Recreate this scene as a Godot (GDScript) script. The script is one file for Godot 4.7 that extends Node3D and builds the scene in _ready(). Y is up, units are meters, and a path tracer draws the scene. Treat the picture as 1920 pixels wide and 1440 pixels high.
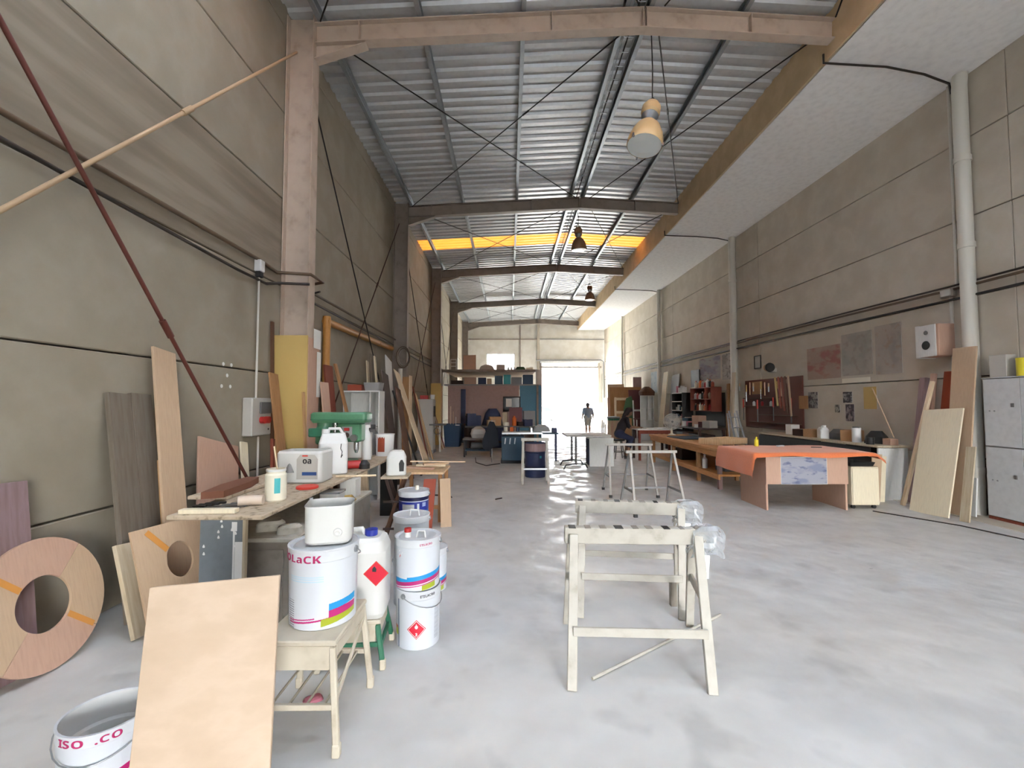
extends Node3D
# Long joinery workshop hall: x across (left wall -3.1, right wall about 6.9), y up, -z towards the far door. Metres.

var mats := {}
var used := {}
var rng := RandomNumberGenerator.new()
var sans: Font

func _ready() -> void:
	rng.seed = 7
	setup_view()
	make_materials()
	build_shell()
	build_steel()
	build_roof_things()
	build_wall_services()
	build_outside()
	build_end_office()
	build_left_boards()
	build_left_bench()
	build_paint_cans()
	build_left_far()
	build_middle()
	build_trestles()
	build_right_tables()
	build_right_wall()
	build_right_far()
	build_people()

func setup_view() -> void:
	var cam := Camera3D.new()
	cam.name = "camera"
	cam.fov = 81.2026
	cam.near = 0.05
	cam.far = 400.0
	add_child(cam)
	cam.position = Vector3(0, 1.6, 0)
	cam.rotation = Vector3(deg_to_rad(2.522), deg_to_rad(-0.341), 0)
	cam.current = true
	var sky_mat := ProceduralSkyMaterial.new()
	sky_mat.sky_top_color = Color(0.74, 0.79, 0.86)
	sky_mat.sky_horizon_color = Color(0.96, 0.95, 0.93)
	sky_mat.sky_curve = 0.2
	sky_mat.sky_energy_multiplier = 6.0
	sky_mat.ground_bottom_color = Color(0.62, 0.60, 0.56)
	sky_mat.ground_horizon_color = Color(0.70, 0.69, 0.66)
	sky_mat.ground_energy_multiplier = 2.0
	var sky := Sky.new()
	sky.sky_material = sky_mat
	var env := Environment.new()
	env.background_mode = Environment.BG_SKY
	env.sky = sky
	env.tonemap_mode = Environment.TONE_MAPPER_LINEAR
	env.tonemap_exposure = 0.95
	env.sdfgi_enabled = true
	env.ssao_enabled = true
	env.ssil_enabled = true
	var we := WorldEnvironment.new()
	we.name = "world_environment"
	we.environment = env
	add_child(we)
	var sun := DirectionalLight3D.new()
	sun.name = "sun"
	sun.light_energy = 24.0
	sun.light_color = Color(1.0, 0.97, 0.93)
	sun.light_angular_distance = 0.6
	sun.shadow_enabled = true
	add_child(sun)
	sun.look_at_from_position(Vector3(9, 30, -16), Vector3.ZERO)

# ---------------------------------------------------------------- helpers
func numbered(n: String) -> String:
	var k: int = used.get(n, 0)
	used[n] = k + 1
	return n if k == 0 else "%s_%03d" % [n, k]

func meta(o: Node, label: String, category: String, group := "") -> Node:
	o.set_meta("label", label)
	o.set_meta("category", category)
	if group != "":
		o.set_meta("group", group)
	return o

func thing(called: String, label: String, category: String, at := Vector3.ZERO, turn := 0.0, group := "") -> Node3D:
	var o := Node3D.new()
	o.name = numbered(called)
	add_child(o)
	o.position = at
	o.rotation.y = turn
	meta(o, label, category, group)
	return o

func structure(called: String, label: String, at := Vector3.ZERO) -> Node3D:
	var o := Node3D.new()
	o.name = called
	add_child(o)
	o.position = at
	o.set_meta("kind", "structure")
	o.set_meta("label", label)
	o.set_meta("category", called.split("_")[0])
	return o

func st() -> SurfaceTool:
	var s := SurfaceTool.new()
	s.begin(Mesh.PRIMITIVE_TRIANGLES)
	return s

func part(called: String, shape, m: Material, parent: Node, label := "") -> MeshInstance3D:
	var o := MeshInstance3D.new()
	o.name = called
	if shape is SurfaceTool:
		shape.generate_normals()
		o.mesh = shape.commit()
	else:
		o.mesh = shape
	o.material_override = m
	parent.add_child(o, true)
	if label != "":
		o.set_meta("label", label)
	return o

func quad(s: SurfaceTool, a: Vector3, b: Vector3, c: Vector3, d: Vector3, group := -1) -> void:
	s.set_smooth_group(group)
	# corners given clockwise as seen from outside
	for v in [a, b, c, a, c, d]:
		s.add_vertex(v)

func tri(s: SurfaceTool, a: Vector3, b: Vector3, c: Vector3, group := -1) -> void:
	s.set_smooth_group(group)
	for v in [a, b, c]:
		s.add_vertex(v)

# box with chamfered edges; xf places its centre
func box(s: SurfaceTool, size: Vector3, xf := Transform3D(), bev := 0.0) -> SurfaceTool:
	var h := size * 0.5
	var b := minf(bev, minf(h.x, minf(h.y, h.z)) * 0.6)
	var ax := [Vector3(1, 0, 0), Vector3(0, 1, 0), Vector3(0, 0, 1)]
	for i in 3:
		var n: Vector3 = ax[i]
		var u: Vector3 = ax[(i + 1) % 3]
		var v: Vector3 = ax[(i + 2) % 3]
		var hn := h[i]
		var hu := h[(i + 1) % 3] - b
		var hv := h[(i + 2) % 3] - b
		for sg in [1.0, -1.0]:
			var c: Vector3 = n * hn * sg
			var q := [c - u * hu - v * hv, c - u * hu + v * hv, c + u * hu + v * hv, c + u * hu - v * hv]
			if sg < 0:
				q.reverse()
			quad(s, xf * q[0], xf * q[1], xf * q[2], xf * q[3])
		if b > 0.0:
			# edges running along n
			for su in [1.0, -1.0]:
				for sv in [1.0, -1.0]:
					var p1: Vector3 = u * (hu + b) * su + v * hv * sv
					var p2: Vector3 = u * hu * su + v * (hv + b) * sv
					var l := n * (hn - b)
					var e := [p1 - l, p1 + l, p2 + l, p2 - l]
					if su * sv < 0:
						e.reverse()
					quad(s, xf * e[0], xf * e[1], xf * e[2], xf * e[3])
	if b > 0.0:
		for sx in [1.0, -1.0]:
			for sy in [1.0, -1.0]:
				for sz in [1.0, -1.0]:
					var p := [Vector3(h.x * sx, (h.y - b) * sy, (h.z - b) * sz), Vector3((h.x - b) * sx, h.y * sy, (h.z - b) * sz), Vector3((h.x - b) * sx, (h.y - b) * sy, h.z * sz)]
					if sx * sy * sz > 0:
						p.reverse()
					tri(s, xf * p[0], xf * p[1], xf * p[2])
	return s

func at(x: float, y: float, z: float, turn := 0.0) -> Transform3D:
	return Transform3D(Basis(Vector3.UP, turn), Vector3(x, y, z))

func bx(sx: float, sy: float, sz: float, x := 0.0, y := 0.0, z := 0.0, bev := 0.003) -> SurfaceTool:
	return box(st(), Vector3(sx, sy, sz), at(x, y, z), bev)

func lookup(a: Vector3, b: Vector3) -> Transform3D:
	var y := (b - a).normalized()
	var side := Vector3.RIGHT if absf(y.x) < 0.9 else Vector3.FORWARD
	var z := side.cross(y).normalized()
	var x := y.cross(z)
	return Transform3D(Basis(x, y, z), a)

# bar of rectangular section between two points; wide = direction of its width
func bar(s: SurfaceTool, a: Vector3, b: Vector3, w: float, t: float, wide := Vector3.RIGHT, bev := 0.002) -> SurfaceTool:
	var y := (b - a).normalized()
	var x := (wide - y * wide.dot(y)).normalized()
	var z := x.cross(y)
	return box(s, Vector3(w, (b - a).length(), t), Transform3D(Basis(x, y, z), (a + b) * 0.5), bev)

func tube(s: SurfaceTool, pts: Array, r: float, n := 8, caps := true) -> SurfaceTool:
	var rings := []
	var prev := Vector3.ZERO
	for i in pts.size():
		var d: Vector3 = (pts[mini(i + 1, pts.size() - 1)] - pts[maxi(i - 1, 0)]).normalized()
		var ref: Vector3 = prev
		if i == 0:
			ref = Vector3.UP if absf(d.y) < 0.9 else Vector3.RIGHT
		var u := (ref - d * ref.dot(d)).normalized()
		prev = u
		var w := d.cross(u)
		var ring := []
		for k in n:
			var a := TAU * k / n
			ring.append(pts[i] + (u * cos(a) + w * sin(a)) * r)
		rings.append(ring)
	for i in pts.size() - 1:
		for k in n:
			var j := (k + 1) % n
			quad(s, rings[i][k], rings[i + 1][k], rings[i + 1][j], rings[i][j], 1)
	if caps:
		for k in range(1, n - 1):
			tri(s, rings[0][0], rings[0][k], rings[0][k + 1])
			tri(s, rings[-1][0], rings[-1][k + 1], rings[-1][k])
	return s

# profile of (radius, height) from bottom to top, turned round y
func lathe(s: SurfaceTool, prof: Array, n := 20, xf := Transform3D(), uv := false, sharp := true) -> SurfaceTool:
	var lo: float = prof[0].y
	var hi: float = prof[-1].y
	for i in prof.size() - 1:
		var p: Vector2 = prof[i]
		var q: Vector2 = prof[i + 1]
		for k in n:
			var a := TAU * k / n
			var b := TAU * (k + 1) / n
			var c := [Vector3(cos(a) * p.x, p.y, -sin(a) * p.x), Vector3(cos(a) * q.x, q.y, -sin(a) * q.x), Vector3(cos(b) * q.x, q.y, -sin(b) * q.x), Vector3(cos(b) * p.x, p.y, -sin(b) * p.x)]
			var us := [Vector2(float(k) / n, (hi - p.y) / (hi - lo)), Vector2(float(k) / n, (hi - q.y) / (hi - lo)), Vector2(float(k + 1) / n, (hi - q.y) / (hi - lo)), Vector2(float(k + 1) / n, (hi - p.y) / (hi - lo))]
			s.set_smooth_group(i + 1 if sharp else 1)
			for t in [0, 1, 2, 0, 2, 3]:
				if uv:
					s.set_uv(us[t])
				s.add_vertex(xf * c[t])
	return s

# flat outline (x, y) with thickness in z, bevel-free; counter-clockwise outline
func prism(s: SurfaceTool, poly: PackedVector2Array, depth: float, xf := Transform3D(), group := -1) -> SurfaceTool:
	var idx := Geometry2D.triangulate_polygon(poly)
	var h := depth * 0.5
	var ccw := area2(poly)
	for i in range(0, idx.size(), 3):
		var a := poly[idx[i]]
		var b := poly[idx[i + 1]]
		var c := poly[idx[i + 2]]
		var area := (b - a).cross(c - a)
		if area > 0:
			var t := b
			b = c
			c = t
		tri(s, xf * Vector3(a.x, a.y, h), xf * Vector3(b.x, b.y, h), xf * Vector3(c.x, c.y, h))
		tri(s, xf * Vector3(a.x, a.y, -h), xf * Vector3(c.x, c.y, -h), xf * Vector3(b.x, b.y, -h))
	for i in poly.size():
		var a := poly[i]
		var b := poly[(i + 1) % poly.size()]
		var q := [Vector3(a.x, a.y, -h), Vector3(a.x, a.y, h), Vector3(b.x, b.y, h), Vector3(b.x, b.y, -h)]
		if ccw < 0:
			q.reverse()
		quad(s, xf * q[0], xf * q[1], xf * q[2], xf * q[3], group)
	return s

func area2(p: PackedVector2Array) -> float:
	var s := 0.0
	for i in p.size():
		s += p[i].cross(p[(i + 1) % p.size()])
	return s

# board leaning from the middle of its foot to the middle of its head
func lean(called: String, label: String, category: String, foot: Vector3, head: Vector3, wide: Vector3, w: float, t: float, m: Material, group := "", bev := 0.002) -> Node3D:
	var y := (head - foot).normalized()
	var x := (wide - y * wide.dot(y)).normalized()
	var z := x.cross(y)
	var o := part(numbered(called), box(st(), Vector3(w, (head - foot).length(), t), at(0, (head - foot).length() * 0.5, 0), bev), m, self)
	o.transform = Transform3D(Basis(x, y, z), foot)
	meta(o, label, category, group)
	return o

func single(called: String, label: String, category: String, shape, m: Material, pos := Vector3.ZERO, turn := 0.0, group := "") -> MeshInstance3D:
	var o := part(numbered(called), shape, m, self)
	o.position = pos
	o.rotation.y = turn
	meta(o, label, category, group)
	return o

func text_mesh(txt: String, size: float, depth := 0.001) -> TextMesh:
	var t := TextMesh.new()
	t.text = txt
	t.font = sans
	t.font_size = 32
	t.pixel_size = size / 32.0 * 1.35
	t.depth = depth
	t.curve_step = 2.0
	return t

# lettering wrapped round a vertical cylinder of radius r, centred on angle a (0 = +z)
func wrap_text(called: String, txt: String, size: float, r: float, a: float, y: float, m: Material, parent: Node, slant := 0.0, stretch := 1.0) -> MeshInstance3D:
	var src := text_mesh(txt, size)
	var s := st()
	var arr := src.get_mesh_arrays()
	var v: PackedVector3Array = arr[Mesh.ARRAY_VERTEX]
	var ix: PackedInt32Array = arr[Mesh.ARRAY_INDEX]
	var order: Array = Array(ix) if ix.size() > 0 else range(v.size())
	for i in order:
		var p := v[i]
		var an := a + p.x * stretch / r
		var rr := r + 0.0008 + p.z
		s.add_vertex(Vector3(sin(an) * rr, y + p.y + slant * p.x, cos(an) * rr))
	return part(called, s, m, parent)

# ---------------------------------------------------------------- materials
func noise_tex(freq: float, ramp: Array, seed_: int, size := 512, kind := FastNoiseLite.TYPE_SIMPLEX_SMOOTH, normal := 0.0, octaves := 5, sx := 1.0) -> NoiseTexture2D:
	var n := FastNoiseLite.new()
	n.noise_type = kind
	n.seed = seed_
	n.frequency = freq
	n.fractal_octaves = octaves
	var t := NoiseTexture2D.new()
	t.width = size
	t.height = size
	t.seamless = true
	t.noise = n
	if normal > 0.0:
		t.as_normal_map = true
		t.bump_strength = normal
		return t
	var g := Gradient.new()
	var offs := PackedFloat32Array()
	var cols := PackedColorArray()
	for e in ramp:
		offs.append(e[0])
		cols.append(e[1])
	g.offsets = offs
	g.colors = cols
	t.color_ramp = g
	return t

func flat(key: String, c: Color, rough := 0.7, metal := 0.0) -> StandardMaterial3D:
	var m := StandardMaterial3D.new()
	m.resource_name = key
	m.albedo_color = c
	m.roughness = rough
	m.metallic = metal
	mats[key] = m
	return m

# plain colour broken up by a speckle texture; world axes when the pattern should not repeat from piece to piece
func tex(key: String, c: Color, t: Texture2D, scale: Vector3, rough := 0.8, metal := 0.0, world := false) -> StandardMaterial3D:
	var m := flat(key, c, rough, metal)
	m.albedo_texture = t
	m.uv1_triplanar = true
	m.uv1_world_triplanar = world
	m.uv1_scale = scale
	m.uv1_triplanar_sharpness = 4.0
	return m

func M(key: String) -> Material:
	if not mats.has(key):
		push_error("no material " + key)
	return mats[key]

func C(hex: String) -> Color:
	return Color.html(hex)
func make_materials() -> void:
	var f := SystemFont.new()
	f.font_names = PackedStringArray(["Droid Sans"])
	f.font_weight = 700
	sans = f
	var mottle := noise_tex(0.006, [[0.0, Color(0.93, 0.92, 0.90)], [0.45, Color(0.965, 0.96, 0.95)], [0.7, Color(1, 1, 1)], [1.0, Color(0.97, 0.96, 0.94)]], 3, 1024)
	var speck := noise_tex(0.03, [[0.0, Color(0.94, 0.94, 0.94)], [0.5, Color(0.98, 0.98, 0.98)], [1.0, Color(1, 1, 1)]], 11, 512)
	var dirt := noise_tex(0.008, [[0.0, Color(0.86, 0.84, 0.81)], [0.25, Color(0.94, 0.93, 0.92)], [0.5, Color(0.98, 0.975, 0.97)], [1.0, Color(1, 1, 1)]], 21, 512)
	var grain := noise_tex(0.012, [[0.0, Color(0.90, 0.87, 0.83)], [0.4, Color(0.96, 0.945, 0.92)], [0.7, Color(1, 1, 1)], [1.0, Color(0.94, 0.915, 0.88)]], 5, 512, FastNoiseLite.TYPE_SIMPLEX_SMOOTH, 0.0, 4)
	var streak := noise_tex(0.010, [[0.0, Color(0.84, 0.82, 0.79)], [0.4, Color(0.91, 0.89, 0.87)], [0.62, Color(0.97, 0.965, 0.955)], [1.0, Color(1, 1, 1)]], 41, 512)
	var drip := noise_tex(0.02, [[0.0, Color(0.30, 0.32, 0.33)], [0.72, Color(0.34, 0.36, 0.37)], [0.78, Color(0.92, 0.92, 0.92)], [1.0, Color(0.95, 0.95, 0.95)]], 61, 512)
	var splash := noise_tex(0.02, [[0.0, Color(0.45, 0.42, 0.38)], [0.22, Color(0.72, 0.70, 0.66)], [0.36, Color(0.95, 0.93, 0.90)], [1.0, Color(1, 1, 1)]], 71, 512)
	var bump := noise_tex(0.02, [], 9, 512, FastNoiseLite.TYPE_SIMPLEX_SMOOTH, 4.0)
	# --- shell
	var fl := tex("floor", C("e0dfdc"), floor_print(), Vector3(0.08, 0.08, 0.08), 0.62, 0.0, true)
	fl.roughness_texture = noise_tex(0.05, [[0.0, Color(0.3, 0.3, 0.3)], [0.4, Color(0.42, 0.42, 0.42)], [0.6, Color(0.75, 0.75, 0.75)], [1.0, Color(0.9, 0.9, 0.9)]], 77, 512)
	fl.roughness = 0.9
	fl.normal_enabled = true
	fl.normal_texture = noise_tex(0.06, [], 19, 512, FastNoiseLite.TYPE_SIMPLEX_SMOOTH, 2.5)
	fl.normal_scale = 0.16
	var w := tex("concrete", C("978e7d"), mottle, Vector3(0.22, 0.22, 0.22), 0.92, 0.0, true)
	w.normal_enabled = true
	w.normal_texture = bump
	w.normal_scale = 0.12
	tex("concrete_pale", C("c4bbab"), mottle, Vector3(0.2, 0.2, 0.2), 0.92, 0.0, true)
	tex("concrete_stained", C("8c8271"), streak, Vector3(0.7, 0.7, 0.07), 0.92, 0.0, true)
	tex("end_wall", C("efece4"), mottle, Vector3(0.2, 0.2, 0.2), 0.9, 0.0, true)
	tex("plaster", C("f6f6f5"), speck, Vector3(0.4, 0.4, 0.4), 0.9, 0.0, true)
	tex("fascia", C("d2b892"), mottle, Vector3(0.3, 0.3, 0.3), 0.9, 0.0, true)
	tex("office_wall", C("a98f88"), speck, Vector3(0.4, 0.4, 0.4), 0.9)
	tex("asphalt", C("77746f"), mottle, Vector3(0.1, 0.1, 0.1), 0.95, 0.0, true)
	tex("ground", C("c9c4ba"), mottle, Vector3(0.1, 0.1, 0.1), 0.95, 0.0, true)
	# --- steel
	tex("steel_cream", C("b9a796"), dirt, Vector3(0.8, 0.8, 0.8), 0.6, 0.0, true)
	tex("steel_grey", C("8b7f74"), dirt, Vector3(0.8, 0.8, 0.8), 0.6, 0.0, true)
	var gv := tex("galvanised", C("a9afb3"), speck, Vector3(1.2, 1.2, 1.2), 0.42, 0.75)
	gv.roughness = 0.45
	var deck := tex("deck", C("cfd1d2"), speck, Vector3(0.5, 0.5, 0.5), 0.38, 0.38, true)
	deck.roughness = 0.36
	var am := flat("amber_sheet", C("d9b878"), 0.5)
	am.backlight_enabled = true
	am.backlight = C("9a7c4c")
	var mk := flat("milk_sheet", C("d9dde2"), 0.5)
	mk.backlight_enabled = true
	mk.backlight = C("d6dade")
	flat("rod", C("4a2f22"), 0.55, 0.3)
	flat("rod_rust", C("5c2c20"), 0.7, 0.1)
	flat("rod_tan", C("a98d6c"), 0.7, 0.1)
	flat("rod_dark", C("2c2826"), 0.5, 0.4)
	flat("black", C("1b1a1a"), 0.6)
	flat("cable", C("2a211b"), 0.55)
	flat("cable_brown", C("5b4835"), 0.6)
	flat("conduit", C("c9c5ba"), 0.5)
	flat("pipe_white", C("d3cfc4"), 0.45)
	tex("pipe_brown", C("b77f3e"), speck, Vector3(1, 1, 1), 0.45)
	flat("lamp_shell", C("c8a878"), 0.45, 0.1)
	flat("lamp_shell_dark", C("7d5b41"), 0.5, 0.1)
	flat("lamp_neck", C("8d8f92"), 0.35, 0.7)
	var lg := flat("lamp_glass", C("dfe6e4"), 0.12)
	lg.clearcoat_enabled = true
	# --- wood
	for e in [["ply", "d6b68f"], ["ply_pale", "e7d3b4"], ["mdf", "c0a486"], ["mdf_pink", "c09c86"], ["board_cream", "e8dcc0"], ["ply_dark", "b38c60"], ["wood_grey", "71685c"], ["oak", "a0764d"], ["walnut", "5a3a26"], ["red_wood", "7c3a28"], ["wood_dusty", "c2b59c"], ["lam_white", "dcdcd8"], ["wine", "6b3a3c"], ["mauve_board", "8a7374"]]:
		var wm := tex(e[0], C(e[1]), grain, Vector3(3.5, 0.35, 3.5), 0.7)
		wm.roughness = 0.62 if e[0] in ["lam_white", "wine"] else 0.75
		if e[0] in ["lam_white", "board_cream", "wine", "mdf", "mdf_pink", "yellow_board"]:
			wm.albedo_texture = speck
	tex("fresh_sheet", C("c8b19a"), mottle, Vector3(0.5, 0.9, 0.5), 0.6)
	tex("pine", C("c98f55"), grain, Vector3(4.0, 4.0, 0.5), 0.65)
	tex("bench_top", C("bfb09a"), splash, Vector3(1.1, 1.1, 1.1), 0.8)
	tex("painted_leg", C("747b80"), speck, Vector3(1, 1, 1), 0.5)
	tex("trestle_paint", C("bdb9ae"), dirt, Vector3(1.6, 1.6, 1.6), 0.75)
	tex("trestle_top", C("d9d5ca"), splash, Vector3(1.5, 1.5, 1.5), 0.7)
	tex("stool_paint", C("c9c0ad"), dirt, Vector3(1.2, 1.2, 1.2), 0.7)
	flat("tape", C("c98a45"), 0.4)
	# --- plastic, metal, cloth
	flat("white_plastic", C("d9d9d7"), 0.42)
	var tr := flat("milky", C("d4d4d0"), 0.4)
	tr.backlight_enabled = true
	tr.backlight = Color(0.25, 0.25, 0.24)
	tex("tin_white", C("d3d6da"), speck, Vector3(0.5, 0.5, 0.5), 0.28)
	flat("tin_grey", C("9fa2a4"), 0.35, 0.8)
	flat("print_magenta", C("b01a5c"), 0.5)
	flat("print_blue", C("1f8fc4"), 0.5)
	flat("print_lime", C("c3c430"), 0.5)
	flat("print_navy", C("26477c"), 0.5)
	flat("print_white", C("f2f2f0"), 0.5)
	flat("print_black", C("26262a"), 0.5)
	flat("hazard_red", C("c8102e"), 0.5)
	flat("red", C("a3211f"), 0.5)
	flat("red_bright", C("c93a2c"), 0.5)
	flat("teal", C("3fa9ad"), 0.5)
	tex("green_machine", C("4d7f5e"), speck, Vector3(2, 2, 2), 0.4)
	tex("green_leg", C("2d6b50"), dirt, Vector3(2, 2, 2), 0.5)
	tex("blue_machine", C("274658"), speck, Vector3(2, 2, 2), 0.5)
	flat("navy", C("1d2748"), 0.6)
	flat("blue_bin", C("1d3b57"), 0.5)
	tex("blue_door", C("4c7f96"), speck, Vector3(1, 1, 1), 0.6)
	flat("blue_deep", C("1b2a86"), 0.4)
	flat("grey_box", C("b4b0a8"), 0.6)
	flat("grey_dark", C("5c5a58"), 0.6)
	flat("grey_mid", C("8b8a88"), 0.6)
	tex("dust_grey", C("8c857b"), dirt, Vector3(1.4, 1.4, 1.4), 0.85)
	flat("yellow_board", C("bd9f5e"), 0.7)
	flat("yellow", C("d8c832"), 0.6)
	flat("paper", C("e4e3de"), 0.85)
	tex("card", C("b58b62"), speck, Vector3(1.5, 1.5, 1.5), 0.9)
	var oc := tex("orange_cloth", C("dd7541"), speck, Vector3(2, 2, 2), 0.8)
	oc.rim_enabled = true
	oc.rim = 1.0
	oc.rim_tint = 0.15
	tex("plaster_lump", C("b8b3a5"), dirt, Vector3(3, 3, 3), 0.95)
	flat("cream", C("e5dfcb"), 0.5)
	flat("rag", C("d0bfae"), 0.95)
	flat("chrome", C("b9bcbf"), 0.25, 0.9)
	flat("alu", C("b5babd"), 0.35, 0.8)
	flat("orange", C("d8692b"), 0.6)
	flat("rust_red", C("8d3b22"), 0.65)
	tex("locker", C("cfd0d0"), speck, Vector3(0.6, 0.6, 0.6), 0.5)
	flat("green_cloth", C("4d6a4a"), 0.95)
	flat("dark_cloth", C("20242c"), 0.95)
	flat("pink", C("b06a7a"), 0.7)
	flat("bark", C("6e4430"), 0.85)
	flat("tool_red", C("5c2b1d"), 0.7)
	flat("brown_dark", C("3a2820"), 0.7)
	flat("glass_dark", C("30343a"), 0.15)
	var pane := flat("pane", Color(0.9, 0.95, 0.95, 0.12), 0.05)
	pane.transparency = BaseMaterial3D.TRANSPARENCY_ALPHA
	var wrap := flat("film", Color(0.74, 0.76, 0.78, 0.38), 0.2)
	wrap.transparency = BaseMaterial3D.TRANSPARENCY_ALPHA
	var jar := flat("jar_glass", Color(0.9, 0.93, 0.9, 0.18), 0.08)
	jar.transparency = BaseMaterial3D.TRANSPARENCY_ALPHA

# dusty screed: pale dust, trodden grey tracks and dark scuffs in patches of their own
func floor_print() -> ImageTexture:
	var n := 1024
	var im := Image.create(n, n, false, Image.FORMAT_RGB8)
	var a := FastNoiseLite.new()
	a.seed = 4
	a.frequency = 0.006
	a.fractal_octaves = 5
	var b := FastNoiseLite.new()
	b.seed = 14
	b.frequency = 0.035
	b.fractal_octaves = 4
	var c := FastNoiseLite.new()
	c.seed = 24
	c.frequency = 0.018
	c.fractal_octaves = 3
	var fa := a.get_seamless_image(n, n)
	var fb := b.get_seamless_image(n, n)
	var fc := c.get_seamless_image(n, n)
	for y in n:
		for x in n:
			var v := 0.92 + 0.10 * (fa.get_pixel(x, y).r - 0.5) + 0.05 * (fb.get_pixel(x, y).r - 0.5)
			var k := fc.get_pixel(x, y).r * 0.6 + fb.get_pixel(x, y).r * 0.4
			if k > 0.6:
				v -= minf((k - 0.6) * 0.5, 0.10)
			var warm := (fa.get_pixel((x + 300) % n, y).r - 0.5) * 0.02
			im.set_pixel(x, y, Color(clampf(v + warm, 0, 1), clampf(v, 0, 1), clampf(v - warm * 1.4, 0, 1)))
	return ImageTexture.create_from_image(im)
const BACK := -30.0
const FRONT := 7.2
const FRAMES := [-6.1, -11.9, -17.7, -23.5, -29.3]

func roof_y(x: float) -> float:
	return 7.34 - 0.055 * absf(x - 1.9)

func rw(z: float) -> float:
	# inner face of the right wall, which closes in slightly towards the far end
	return 6.9 + 0.022 * (z + 6.0) if z < -6.0 else 6.9

func build_shell() -> void:
	# floor slab
	var fl := structure("floor", "dusty pale grey screed floor of the workshop")
	part("slab", bx(10.8, 0.2, 37.4, 1.9, -0.1, -11.4, 0.0), M("floor"), fl)
	# side walls of precast panels, each its own slab with a recessed joint
	var rows := [[0.0, 0.8], [0.8, 2.0], [2.0, 3.2], [3.2, 4.4], [4.4, 5.6], [5.6, 6.8], [6.8, 7.45]]
	var wl := structure("wall_left", "left wall of wide precast concrete panels")
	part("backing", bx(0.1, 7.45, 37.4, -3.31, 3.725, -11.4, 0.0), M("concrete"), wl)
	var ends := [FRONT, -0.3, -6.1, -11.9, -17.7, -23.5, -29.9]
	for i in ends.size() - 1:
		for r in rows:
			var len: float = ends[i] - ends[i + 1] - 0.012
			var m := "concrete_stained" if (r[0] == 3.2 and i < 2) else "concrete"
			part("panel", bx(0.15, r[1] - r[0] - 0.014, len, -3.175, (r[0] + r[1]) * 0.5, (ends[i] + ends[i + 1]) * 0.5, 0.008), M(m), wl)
	for e in [[1.98, -4.86], [1.98, -5.0], [1.86, -4.93], [1.74, -4.84], [1.74, -4.99]]:
		part("filler_spot", lathe(st(), [Vector2(0, 0), Vector2(0.022, 0), Vector2(0.02, 0.003), Vector2(0, 0.004)], 10, Transform3D(Basis(Vector3.FORWARD, PI * 0.5), Vector3(-3.1, e[0] + 0.05, e[1]))), M("paper"), wl)
	var wr := structure("wall_right", "right wall of wide precast concrete panels")
	var rends := [FRONT, -0.6, -6.0, -12.0, -18.0, -24.0, -29.9]
	for i in rends.size() - 1:
		var za: float = rends[i]
		var zb: float = rends[i + 1]
		var turn := atan2(rw(za) - rw(zb), za - zb)
		var len := Vector2(rw(za) - rw(zb), za - zb).length()
		var mid := Vector3((rw(za) + rw(zb)) * 0.5, 0, (za + zb) * 0.5)
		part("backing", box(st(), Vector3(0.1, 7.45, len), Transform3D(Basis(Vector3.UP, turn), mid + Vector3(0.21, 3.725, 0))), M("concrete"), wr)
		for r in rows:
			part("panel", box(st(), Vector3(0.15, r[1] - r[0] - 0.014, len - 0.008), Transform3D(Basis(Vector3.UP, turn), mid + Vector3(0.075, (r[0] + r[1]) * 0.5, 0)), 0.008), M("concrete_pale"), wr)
	# far end wall with its door opening and a high window
	var wb := structure("wall_back", "far end wall with wide door opening and high window")
	var pieces := [[-3.25, -1.54, 0.0, 7.4], [-1.54, 0.36, 0.0, 3.85], [-1.54, 0.36, 4.97, 7.4], [0.36, 2.15, 0.0, 7.4], [2.15, 5.95, 4.42, 7.4], [5.95, 7.2, 0.0, 7.4]]
	for p in pieces:
		part("panel", bx(p[1] - p[0], p[3] - p[2], 0.2, (p[0] + p[1]) * 0.5, (p[2] + p[3]) * 0.5, BACK - 0.1, 0.0), M("end_wall"), wb)
	part("rail", bx(5.2, 0.06, 0.06, -0.6, 5.93, BACK + 0.03), M("steel_grey"), wb, "dark horizontal rail")
	part("rail", bx(4.6, 0.05, 0.05, 4.3, 5.93, BACK + 0.03), M("grey_mid"), wb)
	part("post", bx(0.16, 7.2, 0.12, 1.95, 3.6, BACK + 0.06), M("concrete_pale"), wb, "pale steel post beside the door")
	part("post", bx(0.07, 3.6, 0.05, 0.72, 5.5, BACK + 0.03), M("steel_grey"), wb)
	# wall behind the camera with the big entrance the near light comes through
	var wf := structure("wall_front", "wall behind the camera with the wide open entrance")
	for p in [[-3.25, 1.6, 0.0, 7.4], [1.6, 5.0, 3.0, 7.4], [5.0, 7.2, 0.0, 7.4]]:
		part("panel", bx(p[1] - p[0], p[3] - p[2], 0.2, (p[0] + p[1]) * 0.5, (p[2] + p[3]) * 0.5, FRONT + 0.1, 0.0), M("concrete"), wf)
	# window glass
	var wi := structure("window_1", "bright high window in the far end wall", Vector3(-0.59, 3.85, BACK - 0.1))
	part("frame", frame_shape(1.9, 1.12, 0.05, 0.08), M("alu"), wi)
	part("pane", bx(1.8, 1.02, 0.01, 0, 0.56, 0), M("pane"), wi)
	# door head: beam, narrow transom slot, side jamb
	var d := structure("door_1", "open roll-up doorway with bright daylight outside", Vector3(4.05, 0, BACK))
	part("head_beam", bx(4.1, 0.1, 0.3, 0.05, 4.05, 0.05), M("steel_grey"), d)
	part("shutter_box", bx(4.0, 0.12, 0.28, 0, 4.38, 0.1), M("plaster"), d)
	part("jamb", bx(0.1, 4.4, 0.3, -1.92, 2.2, 0.06), M("steel_grey"), d)
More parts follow.
